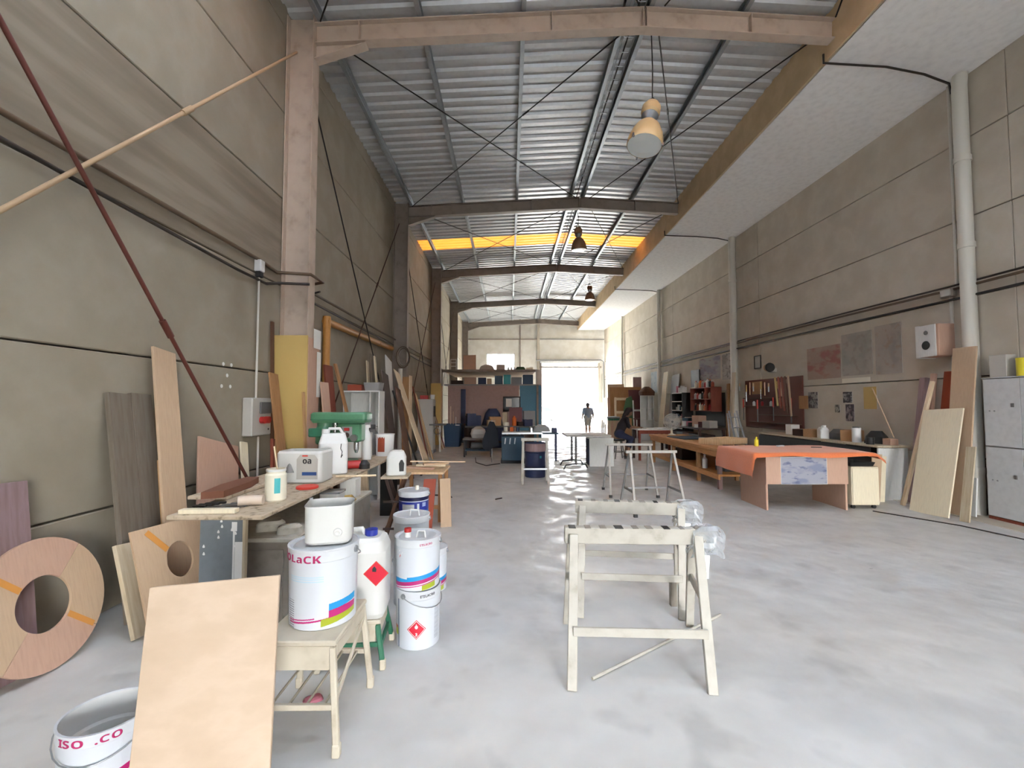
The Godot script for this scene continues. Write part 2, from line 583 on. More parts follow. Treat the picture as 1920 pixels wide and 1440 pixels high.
	part("jamb", bx(0.14, 4.4, 0.3, 1.93, 2.2, 0.06), M("concrete_pale"), d)
	# ceiling: corrugated deck sheets on both slopes, amber light strips in places
	var ce := structure("ceiling", "corrugated metal roof deck on steel purlins")
	var sheet_l := deck_sheet(-3.25, 1.9)
	var sheet_r := deck_sheet(1.9, 7.15)
	var z := FRONT
	var k := 0
	while z > BACK + 0.05:
		var amber := k in [11, 22]
		var milk := k in [6, 8, 10]
		for sh in [sheet_l, sheet_r]:
			var o := part("skylight_sheet" if amber or milk else "roof_sheet", sh, M("amber_sheet" if amber else ("milk_sheet" if milk else "deck")), ce)
			o.position.z = z
		z -= 1.0
		k += 1
	# boxed soffit along the right wall
	var so := structure("trim_1", "white plastered soffit box along the top of the right wall")
	part("soffit", bx(2.4, 0.06, 37.1, 5.8, 6.58, -11.4, 0.0), M("plaster"), so)
	part("fascia", bx(0.05, 0.66, 37.1, 4.6, 6.88, -11.4, 0.0), M("fascia"), so, "tan painted side of the soffit")

func frame_shape(w: float, h: float, t: float, d: float) -> SurfaceTool:
	var s := st()
	box(s, Vector3(w, t, d), at(0, t * 0.5, 0))
	box(s, Vector3(w, t, d), at(0, h - t * 0.5, 0))
	box(s, Vector3(t, h, d), at(-w * 0.5 + t * 0.5, h * 0.5, 0))
	box(s, Vector3(t, h, d), at(w * 0.5 - t * 0.5, h * 0.5, 0))
	return s

# one metre of trapezoidal deck, ribs running down the slope, 25 mm thick
func deck_sheet(xa: float, xb: float) -> ArrayMesh:
	var s := st()
	var prof := []
	for i in 4:
		var o := -0.25 * i
		prof.append_array([Vector2(o, 0.0), Vector2(o - 0.11, 0.0), Vector2(o - 0.14, 0.04), Vector2(o - 0.22, 0.04)])
	prof.append(Vector2(-1.0, 0.0))
	for i in prof.size() - 1:
		var p: Vector2 = prof[i]
		var q: Vector2 = prof[i + 1]
		var a := Vector3(xa, roof_y(xa) + p.y, p.x)
		var b := Vector3(xb, roof_y(xb) + p.y, p.x)
		var c := Vector3(xb, roof_y(xb) + q.y, q.x)
		var d := Vector3(xa, roof_y(xa) + q.y, q.x)
		quad(s, a, b, c, d)
		var up := Vector3(0, 0.025, 0)
		quad(s, d + up, c + up, b + up, a + up)
	s.generate_normals()
	return s.commit()

# ---------------------------------------------------------------- portal frames, purlins, bracing
func i_beam(s: SurfaceTool, a: Vector3, b: Vector3, depth_dir: Vector3, depth: float, width: float) -> SurfaceTool:
	var y := (b - a).normalized()
	var dd := (depth_dir - y * depth_dir.dot(y)).normalized()
	var side := dd.cross(y)
	bar(s, a, b, depth - 0.02, 0.012, dd, 0.0)
	for k in [-1.0, 1.0]:
		var o: Vector3 = dd * (depth * 0.5 - 0.008) * k
		bar(s, a + o, b + o, width, 0.016, side, 0.003)
	return s

func build_steel() -> void:
	var names := ["nearest", "second", "third", "fourth", "farthest"]
	for i in FRAMES.size():
		var z: float = FRAMES[i]
		var m := M("steel_cream") if i == 0 else M("steel_grey")
		var t := thing("portal_frame", "%s steel portal frame, %s column on left wall with roof rafter" % [names[i], "cream painted" if i == 0 else "grey brown"], "steel frame", Vector3(0, 0, z), 0.0, "steel portal frames of the hall")
		part("column", i_beam(st(), Vector3(-2.9, 0, 0), Vector3(-2.9, 7.0, 0), Vector3.RIGHT, 0.38, 0.19), m, t)
		part("base_plate", bx(0.46, 0.02, 0.28, -2.9, 0.011, 0), m, t)
		var yl := roof_y(-2.71) - 0.17 - 0.15
		var yt := roof_y(1.9) - 0.17 - 0.15
		part("rafter", i_beam(st(), Vector3(-2.71, yl, 0), Vector3(1.9, yt, 0), Vector3.UP, 0.30, 0.15), m, t)
		part("rafter", i_beam(st(), Vector3(1.9, yt, 0), Vector3(4.57, roof_y(4.57) - 0.32, 0), Vector3.UP, 0.30, 0.15), m, t)
		var hp := PackedVector2Array([Vector2(-2.71, yl - 0.15), Vector2(-2.71, yl - 0.36), Vector2(-2.02, yl - 0.13), Vector2(-2.02, yl - 0.10)])
		var hs := prism(st(), hp, 0.012)
		bar(hs, Vector3(-2.71, yl - 0.37, 0), Vector3(-2.0, yl - 0.135, 0), 0.15, 0.014, Vector3.FORWARD)
		part("haunch", hs, m, t)
		for x in [-2.1, 0.6, 1.88, 1.93, 3.4]:
			part("stiffener_plate", bx(0.014, 0.3, 0.148, x, roof_y(x) - 0.32, 0), m, t)
	# purlins run the length of the hall
	var pn := ["leftmost purlin, right above the left columns", "second purlin from the left wall", "third purlin from the left wall, straight above the view", "left one of the two close ridge purlins", "right one of the two close ridge purlins", "purlin on the right roof slope"]
	var px := [-2.64, -1.26, 0.2, 1.66, 2.0, 3.32]
	for i in 6:
		var x: float = px[i]
		var t := thing("roof_purlin", "galvanised steel " + pn[i], "purlin", Vector3(x, roof_y(x) - 0.16, 0), 0.0, "galvanised roof purlins")
		var s := st()
		var z0 := FRONT - 0.05
		var z1 := BACK + 0.1
		var lz := z0 - z1
		var cz := (z0 + z1) * 0.5
		box(s, Vector3(0.004, 0.15, lz), at(-0.03 if i < 3 else 0.03, 0.08, cz))
		for yy in [0.003, 0.153]:
			box(s, Vector3(0.065, 0.004, lz), at(0, yy, cz))
		for yy in [0.012, 0.144]:
			box(s, Vector3(0.004, 0.02, lz), at(0.03 if i < 3 else -0.03, yy, cz))
		part("c_section", s, M("galvanised"), t)
	# wire cable tray lying between the ridge purlins
	var tray := thing("cable_tray", "wire cable tray between the two ridge purlins", "cable tray", Vector3(1.83, roof_y(1.83) - 0.13, 0))
	var rails := st()
	for x in [-0.08, 0.08]:
		tube(rails, [Vector3(x, 0, -2.0), Vector3(x, 0, BACK + 0.4)], 0.006, 5)
	part("rails", rails, M("galvanised"), tray)
	var rung := tube(st(), [Vector3(-0.085, 0, 0), Vector3(0.085, 0, 0)], 0.006, 5)
	rung.generate_normals()
	var rm := rung.commit()
	for k in 92:
		var o := part("rung", rm, M("galvanised"), tray)
		o.position.z = -2.1 - 0.3 * k
	part("cable", tube(st(), [Vector3(0.02, 0.012, -2.0), Vector3(-0.03, 0.012, -9.0), Vector3(0.03, 0.012, -16.0), Vector3(0.0, 0.012, BACK + 0.5)], 0.012, 6), M("cable"), tray)
	# round bracing rods in the roof plane, crossing in every bay and on both slopes
	var bays := [0.2] + FRAMES
	var bn := ["bay over the camera", "nearest full bay", "second bay", "third bay", "fourth bay", "farthest bay"]
	for i in bays.size() - 1:
		var za: float = bays[i] - 0.15
		var zb: float = bays[i + 1] + 0.15
		for side in 2:
			var xa := -2.6 if side == 0 else 4.52
			var ya := roof_y(xa) - 0.24
			var yb := roof_y(1.9) - 0.24
			for k in 2:
				var pa := Vector3(xa, ya, za if k == 0 else zb)
				var pb := Vector3(1.8 if side == 0 else 2.15, yb, zb if k == 0 else za)
				rod("roof_brace", "thin dark roof bracing rod, %s slope of the %s, ridge end %s" % ["left" if side == 0 else "right", bn[i], "farther" if k == 0 else "nearer"], pa, pb, 0.011, "rod_dark", "roof bracing rods")
	# bracing rods on the left wall
	rod("wall_brace", "thick rust red bracing rod slanting down across the near left wall", Vector3(-2.9, 6.45, -0.22), Vector3(-2.9, 0.06, -5.62), 0.017, "rod_rust", "wall bracing rods")
	rod("wall_brace", "thick tan bracing rod rising across the near left wall", Vector3(-2.94, 0.05, -0.1), Vector3(-2.94, 6.45, -6.0), 0.017, "rod_tan", "wall bracing rods")
	var wn := ["second bay", "third bay", "fourth bay"]
	for i in 3:
		var za: float = FRAMES[i] - 0.12
		var zb: float = FRAMES[i + 1] + 0.12
		rod("wall_brace", "dark rod slanting down along the left wall of the %s" % wn[i], Vector3(-2.9, 6.4, za), Vector3(-2.9, 0.06, zb), 0.012, "rod_dark", "wall bracing rods")
		rod("wall_brace", "brown rod rising along the left wall of the %s" % wn[i], Vector3(-2.94, 0.06, za), Vector3(-2.94, 6.4, zb), 0.012, "rod", "wall bracing rods")

func rod(called: String, label: String, a: Vector3, b: Vector3, r: float, m: String, group: String) -> void:
	var t := thing(called, label, "rod", a, 0.0, group)
	part("rod", tube(st(), [Vector3.ZERO, b - a], r, 7), M(m), t)
	var d := (b - a) * 0.66
	var u := (b - a).normalized()
	part("turnbuckle", tube(st(), [d - u * 0.08, d + u * 0.08], r * 1.6, 7), M(m), t)
# ---------------------------------------------------------------- lamps, cables, pipes
func pendant_lamp(label: String, hook: Vector3, drop: float, s: float, tilt: float, shell: String) -> void:
	var t := thing("pendant_lamp", label, "lamp", hook, 0.0, "bell shaped hall lamps")
	var neck := Transform3D(Basis(Vector3(0.6, 0, 0.8).normalized(), tilt), Vector3(0, -drop, 0))
	part("chain", tube(st(), [Vector3(0, 0, 0), Vector3(0.01, -drop * 0.5, 0), Vector3(0, -drop + 0.02, 0)], 0.009, 6), M("rod_dark"), t)
	part("hook", tube(st(), [neck * Vector3(-0.06, -0.06, 0) , neck * Vector3(-0.045, 0.05, 0), neck * Vector3(0, 0.09, 0), neck * Vector3(0.045, 0.05, 0), neck * Vector3(0.06, -0.06, 0)], 0.008, 6), M("rod_dark"), t)
	part("ballast_housing", lathe(st(), [Vector2(0.0, -0.2 * s), Vector2(0.10 * s, -0.2 * s), Vector2(0.125 * s, -0.17 * s), Vector2(0.125 * s, -0.08 * s), Vector2(0.09 * s, -0.02 * s), Vector2(0.03 * s, 0.0), Vector2(0.0, 0.0)], 20, neck), M(shell), t)
	part("collar", lathe(st(), [Vector2(0.05 * s, -0.32 * s), Vector2(0.075 * s, -0.30 * s), Vector2(0.115 * s, -0.22 * s), Vector2(0.1 * s, -0.2 * s), Vector2(0.0, -0.2 * s)], 20, neck), M("lamp_neck"), t)
	var pr := [Vector2(0.225 * s, -0.70 * s), Vector2(0.235 * s, -0.68 * s), Vector2(0.23 * s, -0.60 * s), Vector2(0.205 * s, -0.50 * s), Vector2(0.16 * s, -0.40 * s), Vector2(0.10 * s, -0.33 * s), Vector2(0.05 * s, -0.31 * s), Vector2(0.0, -0.31 * s)]
	part("shade", lathe(st(), pr, 24, neck, false, false), M(shell), t)
	part("cover_glass", lathe(st(), [Vector2(0.0, -0.705 * s), Vector2(0.12 * s, -0.704 * s), Vector2(0.222 * s, -0.695 * s), Vector2(0.222 * s, -0.685 * s), Vector2(0.0, -0.685 * s)], 24, neck), M("lamp_glass"), t)
	for k in 3:
		var a := TAU * k / 3 + 0.4
		part("clip", box(st(), Vector3(0.03, 0.05, 0.02) * s, neck * Transform3D(Basis(Vector3.UP, -a), Vector3(cos(a) * 0.235 * s, -0.69 * s, sin(a) * 0.235 * s))), M("lamp_neck"), t)

func build_roof_things() -> void:
	pendant_lamp("nearest bell lamp, pale cream shade tilted, hanging from the ridge", Vector3(2.06, 6.98, -6.26), 1.05, 1.06, -0.28, "lamp_shell")
	pendant_lamp("brown bell lamp hanging in front of the amber roof light", Vector3(1.88, 6.84, -12.05), 0.42, 0.9, 0.05, "lamp_shell_dark")
	pendant_lamp("farthest and smallest brown bell lamp near the white soffit", Vector3(3.24, 6.78, -17.85), 0.42, 0.85, 0.0, "lamp_shell_dark")

func line(called: String, label: String, cat: String, pts: Array, r: float, m: String, n := 6, group := "") -> Node3D:
	var a: Vector3 = pts[0]
	var loc := []
	for p in pts:
		loc.append(p - a)
	return single(called, label, cat, tube(st(), loc, r, n), M(m), a, 0.0, group)

func build_wall_services() -> void:
	# left wall: conduit along the joint and thick cable below it
	line("wall_conduit", "pale conduit pipe running along the left wall above the black cable", "conduit", [Vector3(-3.06, 3.36, 4.0), Vector3(-3.06, 3.36, -5.4), Vector3(-3.06, 3.33, -5.85), Vector3(-2.66, 3.33, -5.95), Vector3(-2.64, 3.32, -6.3), Vector3(-3.04, 3.31, -6.5), Vector3(-3.04, 3.30, -17.4)], 0.022, "cable_brown", 7)
	line("power_cable", "thick black cable sagging along the near left wall", "cable", [Vector3(-3.06, 3.2, 4.0), Vector3(-3.05, 3.19, -2.6), Vector3(-3.06, 3.11, -5.0), Vector3(-3.06, 3.11, -5.6), Vector3(-3.05, 3.2, -5.9), Vector3(-2.68, 3.2, -5.96)], 0.018, "cable")
	line("power_cable", "black cable along the left wall of the second bay above the brown pipe", "cable", [Vector3(-2.66, 3.17, -6.24), Vector3(-3.04, 3.16, -6.5), Vector3(-3.04, 3.14, -9.0), Vector3(-3.04, 3.14, -11.7)], 0.015, "cable")
	line("power_cable", "pair of dark cables on the left wall between second and third column", "cable", [Vector3(-3.05, 3.1, -12.2), Vector3(-3.05, 3.06, -15.0), Vector3(-3.05, 3.05, -17.4)], 0.02, "cable")
	var j := thing("junction_box", "small white junction box on the left wall at the cable run", "junction box", Vector3(-3.05, 3.22, -5.42))
	part("lid", bx(0.08, 0.14, 0.1, 0, 0.06, 0, 0.006), M("white_plastic"), j)
	part("gland", bx(0.06, 0.07, 0.08, 0, -0.045, 0, 0.006), M("black"), j)
	line("wall_conduit", "thin white vertical conduit down to the red socket box", "conduit", [Vector3(-3.06, 3.2, -5.43), Vector3(-3.06, 1.66, -5.43)], 0.014, "conduit")
	line("wall_conduit", "thin white conduit running down below the red socket box", "conduit", [Vector3(-3.06, 1.2, -5.5), Vector3(-3.06, 0.3, -5.5)], 0.014, "conduit")
	var b := thing("socket_box", "grey electric box with red sockets on the left wall", "socket box", Vector3(-3.095, 1.22, -5.42))
	part("housing", bx(0.12, 0.45, 0.42, 0.06, 0.225, 0, 0.012), M("grey_box"), b)
	part("flap", bx(0.02, 0.14, 0.24, 0.135, 0.33, -0.05, 0.008), M("grey_dark"), b)
	for k in 2:
		part("red_socket", lathe(st(), [Vector2(0.0, 0.0), Vector2(0.042, 0.0), Vector2(0.042, 0.05), Vector2(0.0, 0.05)], 14, Transform3D(Basis(Vector3.FORWARD, PI * 0.5), Vector3(0.118, 0.185, 0.02 - 0.1 * k))), M("red"), b)
	part("keyhole", bx(0.012, 0.02, 0.02, 0.124, 0.07, -0.14), M("brown_dark"), b)
	# brown drain pipe in the second bay
	var p := thing("drain_pipe", "brown plastic pipe along the left wall turning down at its near end", "pipe", Vector3(-3.03, 0, 0))
	part("horizontal_run", tube(st(), [Vector3(0, 2.96, -7.35), Vector3(0, 2.99, -9.5), Vector3(0, 3.02, -11.5)], 0.06, 14), M("pipe_brown"), p)
	part("downpipe", tube(st(), [Vector3(0, 2.96, -7.4), Vector3(0, 0.0, -7.4)], 0.062, 14), M("pipe_brown"), p)
	part("elbow", lathe(st(), [Vector2(0.0, -0.1), Vector2(0.066, -0.1), Vector2(0.066, 0.06), Vector2(0.06, 0.09), Vector2(0.0, 0.09)], 14, at(0, 2.96, -7.4)), M("pipe_brown"), p)
	part("coupling", tube(st(), [Vector3(0, 3.003, -10.3), Vector3(0, 3.006, -10.5)], 0.066, 14), M("pipe_brown"), p)
	# coil of cable on the second column
	var c := thing("cable_coil", "coil of old cable hanging on the second left column", "cable coil", Vector3(-2.78, 2.82, -11.76))
	for k in 4:
		var ring := []
		for i in 15:
			var a := TAU * i / 14
			ring.append(Vector3(cos(a) * (0.14 + 0.012 * k), sin(a) * (0.22 + 0.02 * k), 0.02 * k - 0.01 * sin(a * 3 + k)))
		part("loop", tube(st(), ring, 0.014, 6), M("cable_brown" if k % 2 else "dust_grey"), c)
	# right wall: three runs at about 3.2 m
	for k in 3:
		var yy: float = [3.42, 3.36, 3.2][k]
		var pts := []
		for z in [4.0, -5.0, -6.9, -9.0, -13.0, -19.0, -25.0, -29.5]:
			pts.append(Vector3(rw(z) - 0.05 - 0.02 * k, yy + 0.015 * sin(z * 1.3), z))
		line("wall_cable", ["topmost dark cable along the right wall", "middle brown pipe along the right wall", "lowest black cable along the right wall"][k], "cable", pts, [0.016, 0.02, 0.018][k], ["cable", "cable_brown", "black"][k], 6, "long cable runs on the right wall")
	# downpipes and conduits on the right wall
	for e in [[-6.5, 0.09, "thick white downpipe on the near right wall"], [-13.1, 0.1, "white downpipe behind the tool wall"], [-19.3, 0.08, "third downpipe on the right wall above the panel stack"], [-25.2, 0.06, "farthest thin downpipe on the right wall"]]:
		var z: float = e[0]
		var t := thing("downpipe", e[2], "pipe", Vector3(rw(z) - 0.03 - e[1], 0, z))
		part("pipe", tube(st(), [Vector3(0, 0.0, 0), Vector3(0, 6.35, 0), Vector3(0.02, 6.55, 0)], e[1], 14), M("pipe_white"), t)
		for y in [0.6, 3.9, 5.2]:
			part("bracket", lathe(st(), [Vector2(e[1] + 0.002, 0), Vector2(e[1] + 0.014, 0.0), Vector2(e[1] + 0.014, 0.08), Vector2(e[1] + 0.002, 0.08)], 14, at(0, y, 0)), M("pipe_white"), t)
	for e in [[-6.75, 6.6, 3.36, "thin conduit beside the thick white downpipe"], [-13.4, 6.6, 1.9, "thin conduit beside the second downpipe"]]:
		line("wall_conduit", e[3], "conduit", [Vector3(rw(e[0]) - 0.03, e[1] - 0.05, e[0]), Vector3(rw(e[0]) - 0.03, e[2], e[0])], 0.02, "conduit")
	line("wall_conduit", "grey conduit below the junction box on the near right wall", "conduit", [Vector3(6.86, 3.25, -6.85), Vector3(6.86, 2.1, -6.85)], 0.025, "conduit")
	var rj := thing("junction_box", "green grey junction box on the near right wall cables", "junction box", Vector3(6.82, 3.25, -6.85))
	part("lid", bx(0.09, 0.13, 0.2, 0, 0.065, 0, 0.01), M("dust_grey"), rj)
	part("cover", bx(0.02, 0.1, 0.16, -0.05, 0.065, 0, 0.005), M("grey_box"), rj)
	# cables crossing under the soffit
	for e in [[-6.55, "cable crossing under the white soffit at the nearest frame"], [-13.2, "cable crossing under the white soffit at the second frame"], [-19.4, "cable crossing under the white soffit at the third frame"]]:
		var z: float = e[0]
		line("soffit_cable", e[1], "cable", [Vector3(4.55, 6.66, z + 0.30), Vector3(4.55, 6.53, z + 0.3), Vector3(4.75, 6.525, z + 0.29), Vector3(5.5, 6.515, z + 0.25), Vector3(6.2, 6.52, z + 0.1), Vector3(rw(z) - 0.12, 6.525, z - 0.1), Vector3(rw(z) - 0.04, 6.4, z - 0.15)], 0.016, "cable")

# ---------------------------------------------------------------- outside
func build_outside() -> void:
	var g := single("ground", "sunlit pale yard outside the far door", "ground", bx(120, 0.2, 60, 0, -0.12, -60.2, 0.0), M("ground"))
	g.set_meta("kind", "structure")
	var g2 := single("ground", "grey forecourt behind the camera", "ground", bx(120, 0.2, 40, 0, -0.12, 27.4, 0.0), M("asphalt"))
	g2.set_meta("kind", "structure")
	var car := thing("parked_car", "washed out white car parked outside the far door", "car", Vector3(2.6, 0, -39.0))
	var body := PackedVector2Array([Vector2(-2.1, 0.3), Vector2(2.1, 0.3), Vector2(2.15, 0.75), Vector2(1.3, 0.9), Vector2(0.8, 1.4), Vector2(-1.0, 1.45), Vector2(-1.7, 0.95), Vector2(-2.15, 0.85)])
	part("body", prism(st(), body, 1.6), M("white_plastic"), car)
	part("side_window", prism(st(), PackedVector2Array([Vector2(-0.9, 0.95), Vector2(1.1, 0.95), Vector2(0.7, 1.33), Vector2(-0.85, 1.36)]), 1.63), M("glass_dark"), car)
	for x in [-1.3, 1.3]:
		for z in [-0.72, 0.72]:
			part("wheel", lathe(st(), [Vector2(0.0, -0.1), Vector2(0.3, -0.1), Vector2(0.31, 0.0), Vector2(0.3, 0.1), Vector2(0.0, 0.1)], 16, Transform3D(Basis(Vector3.RIGHT, PI * 0.5), Vector3(x, 0.31, z))), M("black"), car)
	var bl := thing("street_building", "pale washed out building across the yard", "building", Vector3(4, 0, -70))
	part("wall", bx(60, 9, 6, 0, 4.5, 0, 0.0), M("end_wall"), bl)
	for k in 9:
		part("window", bx(1.6, 1.5, 0.1, -16 + 4.0 * k, 5.4, 3.03, 0.0), M("glass_dark"), bl)
# ---------------------------------------------------------------- boards along the near left wall
const ZW := Vector3(0, 0, 1)

func arc_poly(r0: float, r1: float, a0: float, a1: float, n := 12) -> PackedVector2Array:
	var p := PackedVector2Array()
	for i in n + 1:
		var a := lerpf(a0, a1, float(i) / n)
		p.append(Vector2(cos(a), sin(a)) * r1)
	for i in n + 1:
		var a := lerpf(a1, a0, float(i) / n)
		p.append(Vector2(cos(a), sin(a)) * r0)
	return p

func build_left_boards() -> void:
	# ring of four plywood segments held with tape
	var t := thing("plywood_ring", "round plywood ring with a hole, taped in four segments, leaning on the left wall", "ring", Vector3(-2.75, 0.0, -2.79))
	var tl := 0.22
	var bs := Basis(Vector3(0, 0, -1), Vector3(-sin(tl), cos(tl), 0), Vector3(cos(tl), sin(tl), 0))
	t.basis = bs
	var cy := 0.395
	var cut := [-0.75, 0.82, 2.35, 3.95, 5.533]
	for k in 4:
		var ring := prism(st(), arc_poly(0.165, 0.39, cut[k] + 0.006, cut[k + 1] - 0.006, 14), 0.018, at(0, cy, 0.012))
		part("segment", ring, M("mdf_pink" if k % 2 else "mdf"), t)
	for k in [[2.35, 0.17, 0.385], [5.533, 0.17, 0.37]]:
		var d := Vector3(cos(k[0]), sin(k[0]), 0)
		part("tape_strip", bar(st(), d * k[1] + Vector3(0, cy, 0.022), d * k[2] + Vector3(0, cy, 0.022), 0.035, 0.001, Vector3(-d.y, d.x, 0), 0.0), M("tape"), t)
	lean("offcut_board", "dark mauve board at the far left edge behind the ring", "board", Vector3(-2.86, 0, -2.7), Vector3(-3.05, 1.12, -2.76), ZW, 0.22, 0.02, M("mauve_board"))
	lean("old_plank", "tall weathered dark grey plank, the outer one of the pair", "plank", Vector3(-2.76, 0, -3.42), Vector3(-3.07, 1.68, -3.53), ZW, 0.2, 0.04, M("wood_grey"), "pair of weathered planks")
	lean("old_plank", "tall weathered dark grey plank, the inner one beside the pale plank", "plank", Vector3(-2.76, 0, -3.63), Vector3(-3.07, 1.68, -3.735), ZW, 0.2, 0.04, M("wood_grey"), "pair of weathered planks")
	lean("tall_plank", "tallest pale plywood plank on the near left wall", "plank", Vector3(-2.57, 0, -3.6), Vector3(-3.04, 2.07, -3.94), ZW, 0.25, 0.022, M("mdf"))
	lean("batten", "short light batten standing between grey and pale planks", "batten", Vector3(-2.68, 0, -3.66), Vector3(-2.90, 1.13, -3.80), ZW, 0.11, 0.03, M("ply_dark"))
	# sheet with a round cut-out
	var hs := thing("cut_out_sheet", "plywood sheet with a round cut-out leaning behind the fresh board", "board", Vector3(-2.32, 0, -3.36))
	var tl2 := 0.3
	hs.basis = Basis(Vector3(0, 0, -1).rotated(Vector3.UP, -0.25), Vector3(-sin(tl2), cos(tl2), 0).rotated(Vector3.UP, -0.25), Vector3(cos(tl2), sin(tl2), 0).rotated(Vector3.UP, -0.25))
	var s := st()
	for side in [-1.0, 1.0]:
		var p := PackedVector2Array([Vector2(0, 0.0), Vector2(0.3 * side, 0.0), Vector2(0.3 * side, 0.75), Vector2(0, 0.75)])
		for i in 13:
			var a := PI * 0.5 - PI * i / 12.0
			p.append(Vector2(cos(a) * 0.1 * side, 0.47 + sin(a) * 0.13))
		prism(s, p, 0.018, at(0, 0, 0.009))
	part("sheet", s, M("mdf"), hs)
	part("tape_strip", bar(st(), Vector3(-0.2, 0.72, 0.02), Vector3(-0.08, 0.56, 0.02), 0.04, 0.001, Vector3(1, 1, 0), 0.0), M("tape"), hs)
	lean("offcut_board", "grey edged narrow board left of the cut-out sheet", "board", Vector3(-2.52, 0, -3.2), Vector3(-2.74, 0.6, -3.28), ZW, 0.22, 0.03, M("wood_dusty"))
	lean("red_board", "dark red brown board standing behind the grey bench leg", "board", Vector3(-2.38, 0, -4.0), Vector3(-2.48, 0.8, -4.05), ZW, 0.25, 0.02, M("red_wood"))
	lean("pink_sheet", "pinkish wood sheet leaning behind the near bench end", "board", Vector3(-2.83, 0, -4.45), Vector3(-3.07, 1.2, -4.78), ZW, 0.62, 0.02, M("mdf_pink"))
	lean("offcut_board", "short brown offcut at the left side of the pinkish sheet", "board", Vector3(-2.8, 0, -4.02), Vector3(-3.06, 0.98, -4.16), ZW, 0.14, 0.02, M("mdf"))
	lean("offcut_board", "cream strip just right of the pinkish sheet", "board", Vector3(-2.84, 0, -4.98), Vector3(-3.06, 1.16, -5.2), ZW, 0.13, 0.02, M("board_cream"))
	lean("batten", "thin dark red batten below the socket box", "batten", Vector3(-2.66, 0, -5.12), Vector3(-2.83, 1.18, -5.4), ZW, 0.05, 0.03, M("red_wood"))
	# boards boxed round the first column
	var c := thing("column_casing", "yellow board casing round the foot of the nearest left column", "casing", Vector3(-2.9, 0, -6.1))
	part("front_board", bx(0.46, 2.5, 0.02, 0.02, 1.25, 0.22), M("yellow_board"), c)
	part("side_board", bx(0.02, 2.48, 0.34, 0.245, 1.24, 0.04), M("mdf_pink"), c)
	part("side_board", bx(0.02, 2.4, 0.2, -0.2, 1.2, 0.1), M("mdf"), c)
	for k in 2:
		var pp := single("paper_sheet", ["upper white paper sheet pinned beside the yellow casing", "lower white paper strip pinned beside the yellow casing"][k], "paper", box(st(), Vector3(0.003, [0.26, 0.62][k], [0.22, 0.12][k])), M("paper"), Vector3(-2.63, [2.48, 2.0][k], [-6.12, -6.18][k]), 0.0)
	lean("batten", "thin dark brown pole left of the yellow casing", "batten", Vector3(-2.98, 0, -5.72), Vector3(-3.07, 2.66, -5.78), ZW, 0.05, 0.03, M("walnut"))
	lean("offcut_board", "orange brown board left of the yellow casing", "board", Vector3(-2.6, 0, -5.42), Vector3(-2.96, 1.98, -5.62), ZW, 0.2, 0.02, M("oak"))
	lean("batten", "thin brown strip in front of the yellow casing", "batten", Vector3(-2.52, 0, -5.72), Vector3(-2.66, 1.75, -5.8), ZW, 0.06, 0.02, M("ply_dark"))
	lean("offcut_board", "reddish tall board right of the yellow casing", "board", Vector3(-2.4, 0, -6.3), Vector3(-2.6, 1.9, -6.3), ZW, 0.25, 0.02, M("mdf_pink"))
	lean("long_batten", "long slanting brown batten right of the casing crossing other boards", "batten", Vector3(-2.3, 0.0, -7.4), Vector3(-2.84, 2.25, -7.3), ZW, 0.09, 0.03, M("oak"))
	lean("offcut_board", "dark red brown door leaf beside the brown downpipe", "board", Vector3(-2.62, 0, -7.0), Vector3(-2.85, 2.2, -7.03), ZW, 0.3, 0.03, M("red_wood"))
	lean("offcut_board", "tan panel behind the slanting batten", "board", Vector3(-2.42, 0, -6.85), Vector3(-2.6, 1.35, -6.9), ZW, 0.5, 0.02, M("mdf"))
	lean("offcut_board", "short light board standing right of the green drill", "board", Vector3(-2.15, 0, -6.75), Vector3(-2.3, 1.2, -6.8), Vector3(1, 0, -0.4), 0.16, 0.02, M("ply_pale"))
	lean("offcut_board", "greyish narrow board left of the white shelf", "board", Vector3(-2.2, 0, -7.0), Vector3(-2.36, 1.28, -7.1), Vector3(1, 0, -0.4), 0.12, 0.02, M("wood_dusty"))

# ---------------------------------------------------------------- left workbench and what stands on it
func rbox_poly(w: float, d: float, r: float, n := 4) -> PackedVector2Array:
	var p := PackedVector2Array()
	for c in [[1, 1, 0.0], [-1, 1, PI * 0.5], [-1, -1, PI], [1, -1, PI * 1.5]]:
		for i in n + 1:
			var a: float = c[2] + PI * 0.5 * i / n
			p.append(Vector2((w * 0.5 - r) * c[0] + cos(a) * r, (d * 0.5 - r) * c[1] + sin(a) * r))
	return p

# stacked outlines: [height, width, depth, radius] from bottom to top
func loft(s: SurfaceTool, levels: Array, xf := Transform3D(), close_top := true, close_bottom := true) -> SurfaceTool:
	var rings := []
	for l in levels:
		var ring := []
		for p in rbox_poly(l[1], l[2], l[3]):
			ring.append(xf * Vector3(p.x, l[0], -p.y))
		rings.append(ring)
	var n: int = rings[0].size()
	for i in rings.size() - 1:
		for k in n:
			var j := (k + 1) % n
			quad(s, rings[i][k], rings[i + 1][k], rings[i + 1][j], rings[i][j], i + 1)
	for k in range(1, n - 1):
		if close_bottom:
			tri(s, rings[0][0], rings[0][k], rings[0][k + 1])
		if close_top:
			tri(s, rings[-1][0], rings[-1][k + 1], rings[-1][k])
	return s

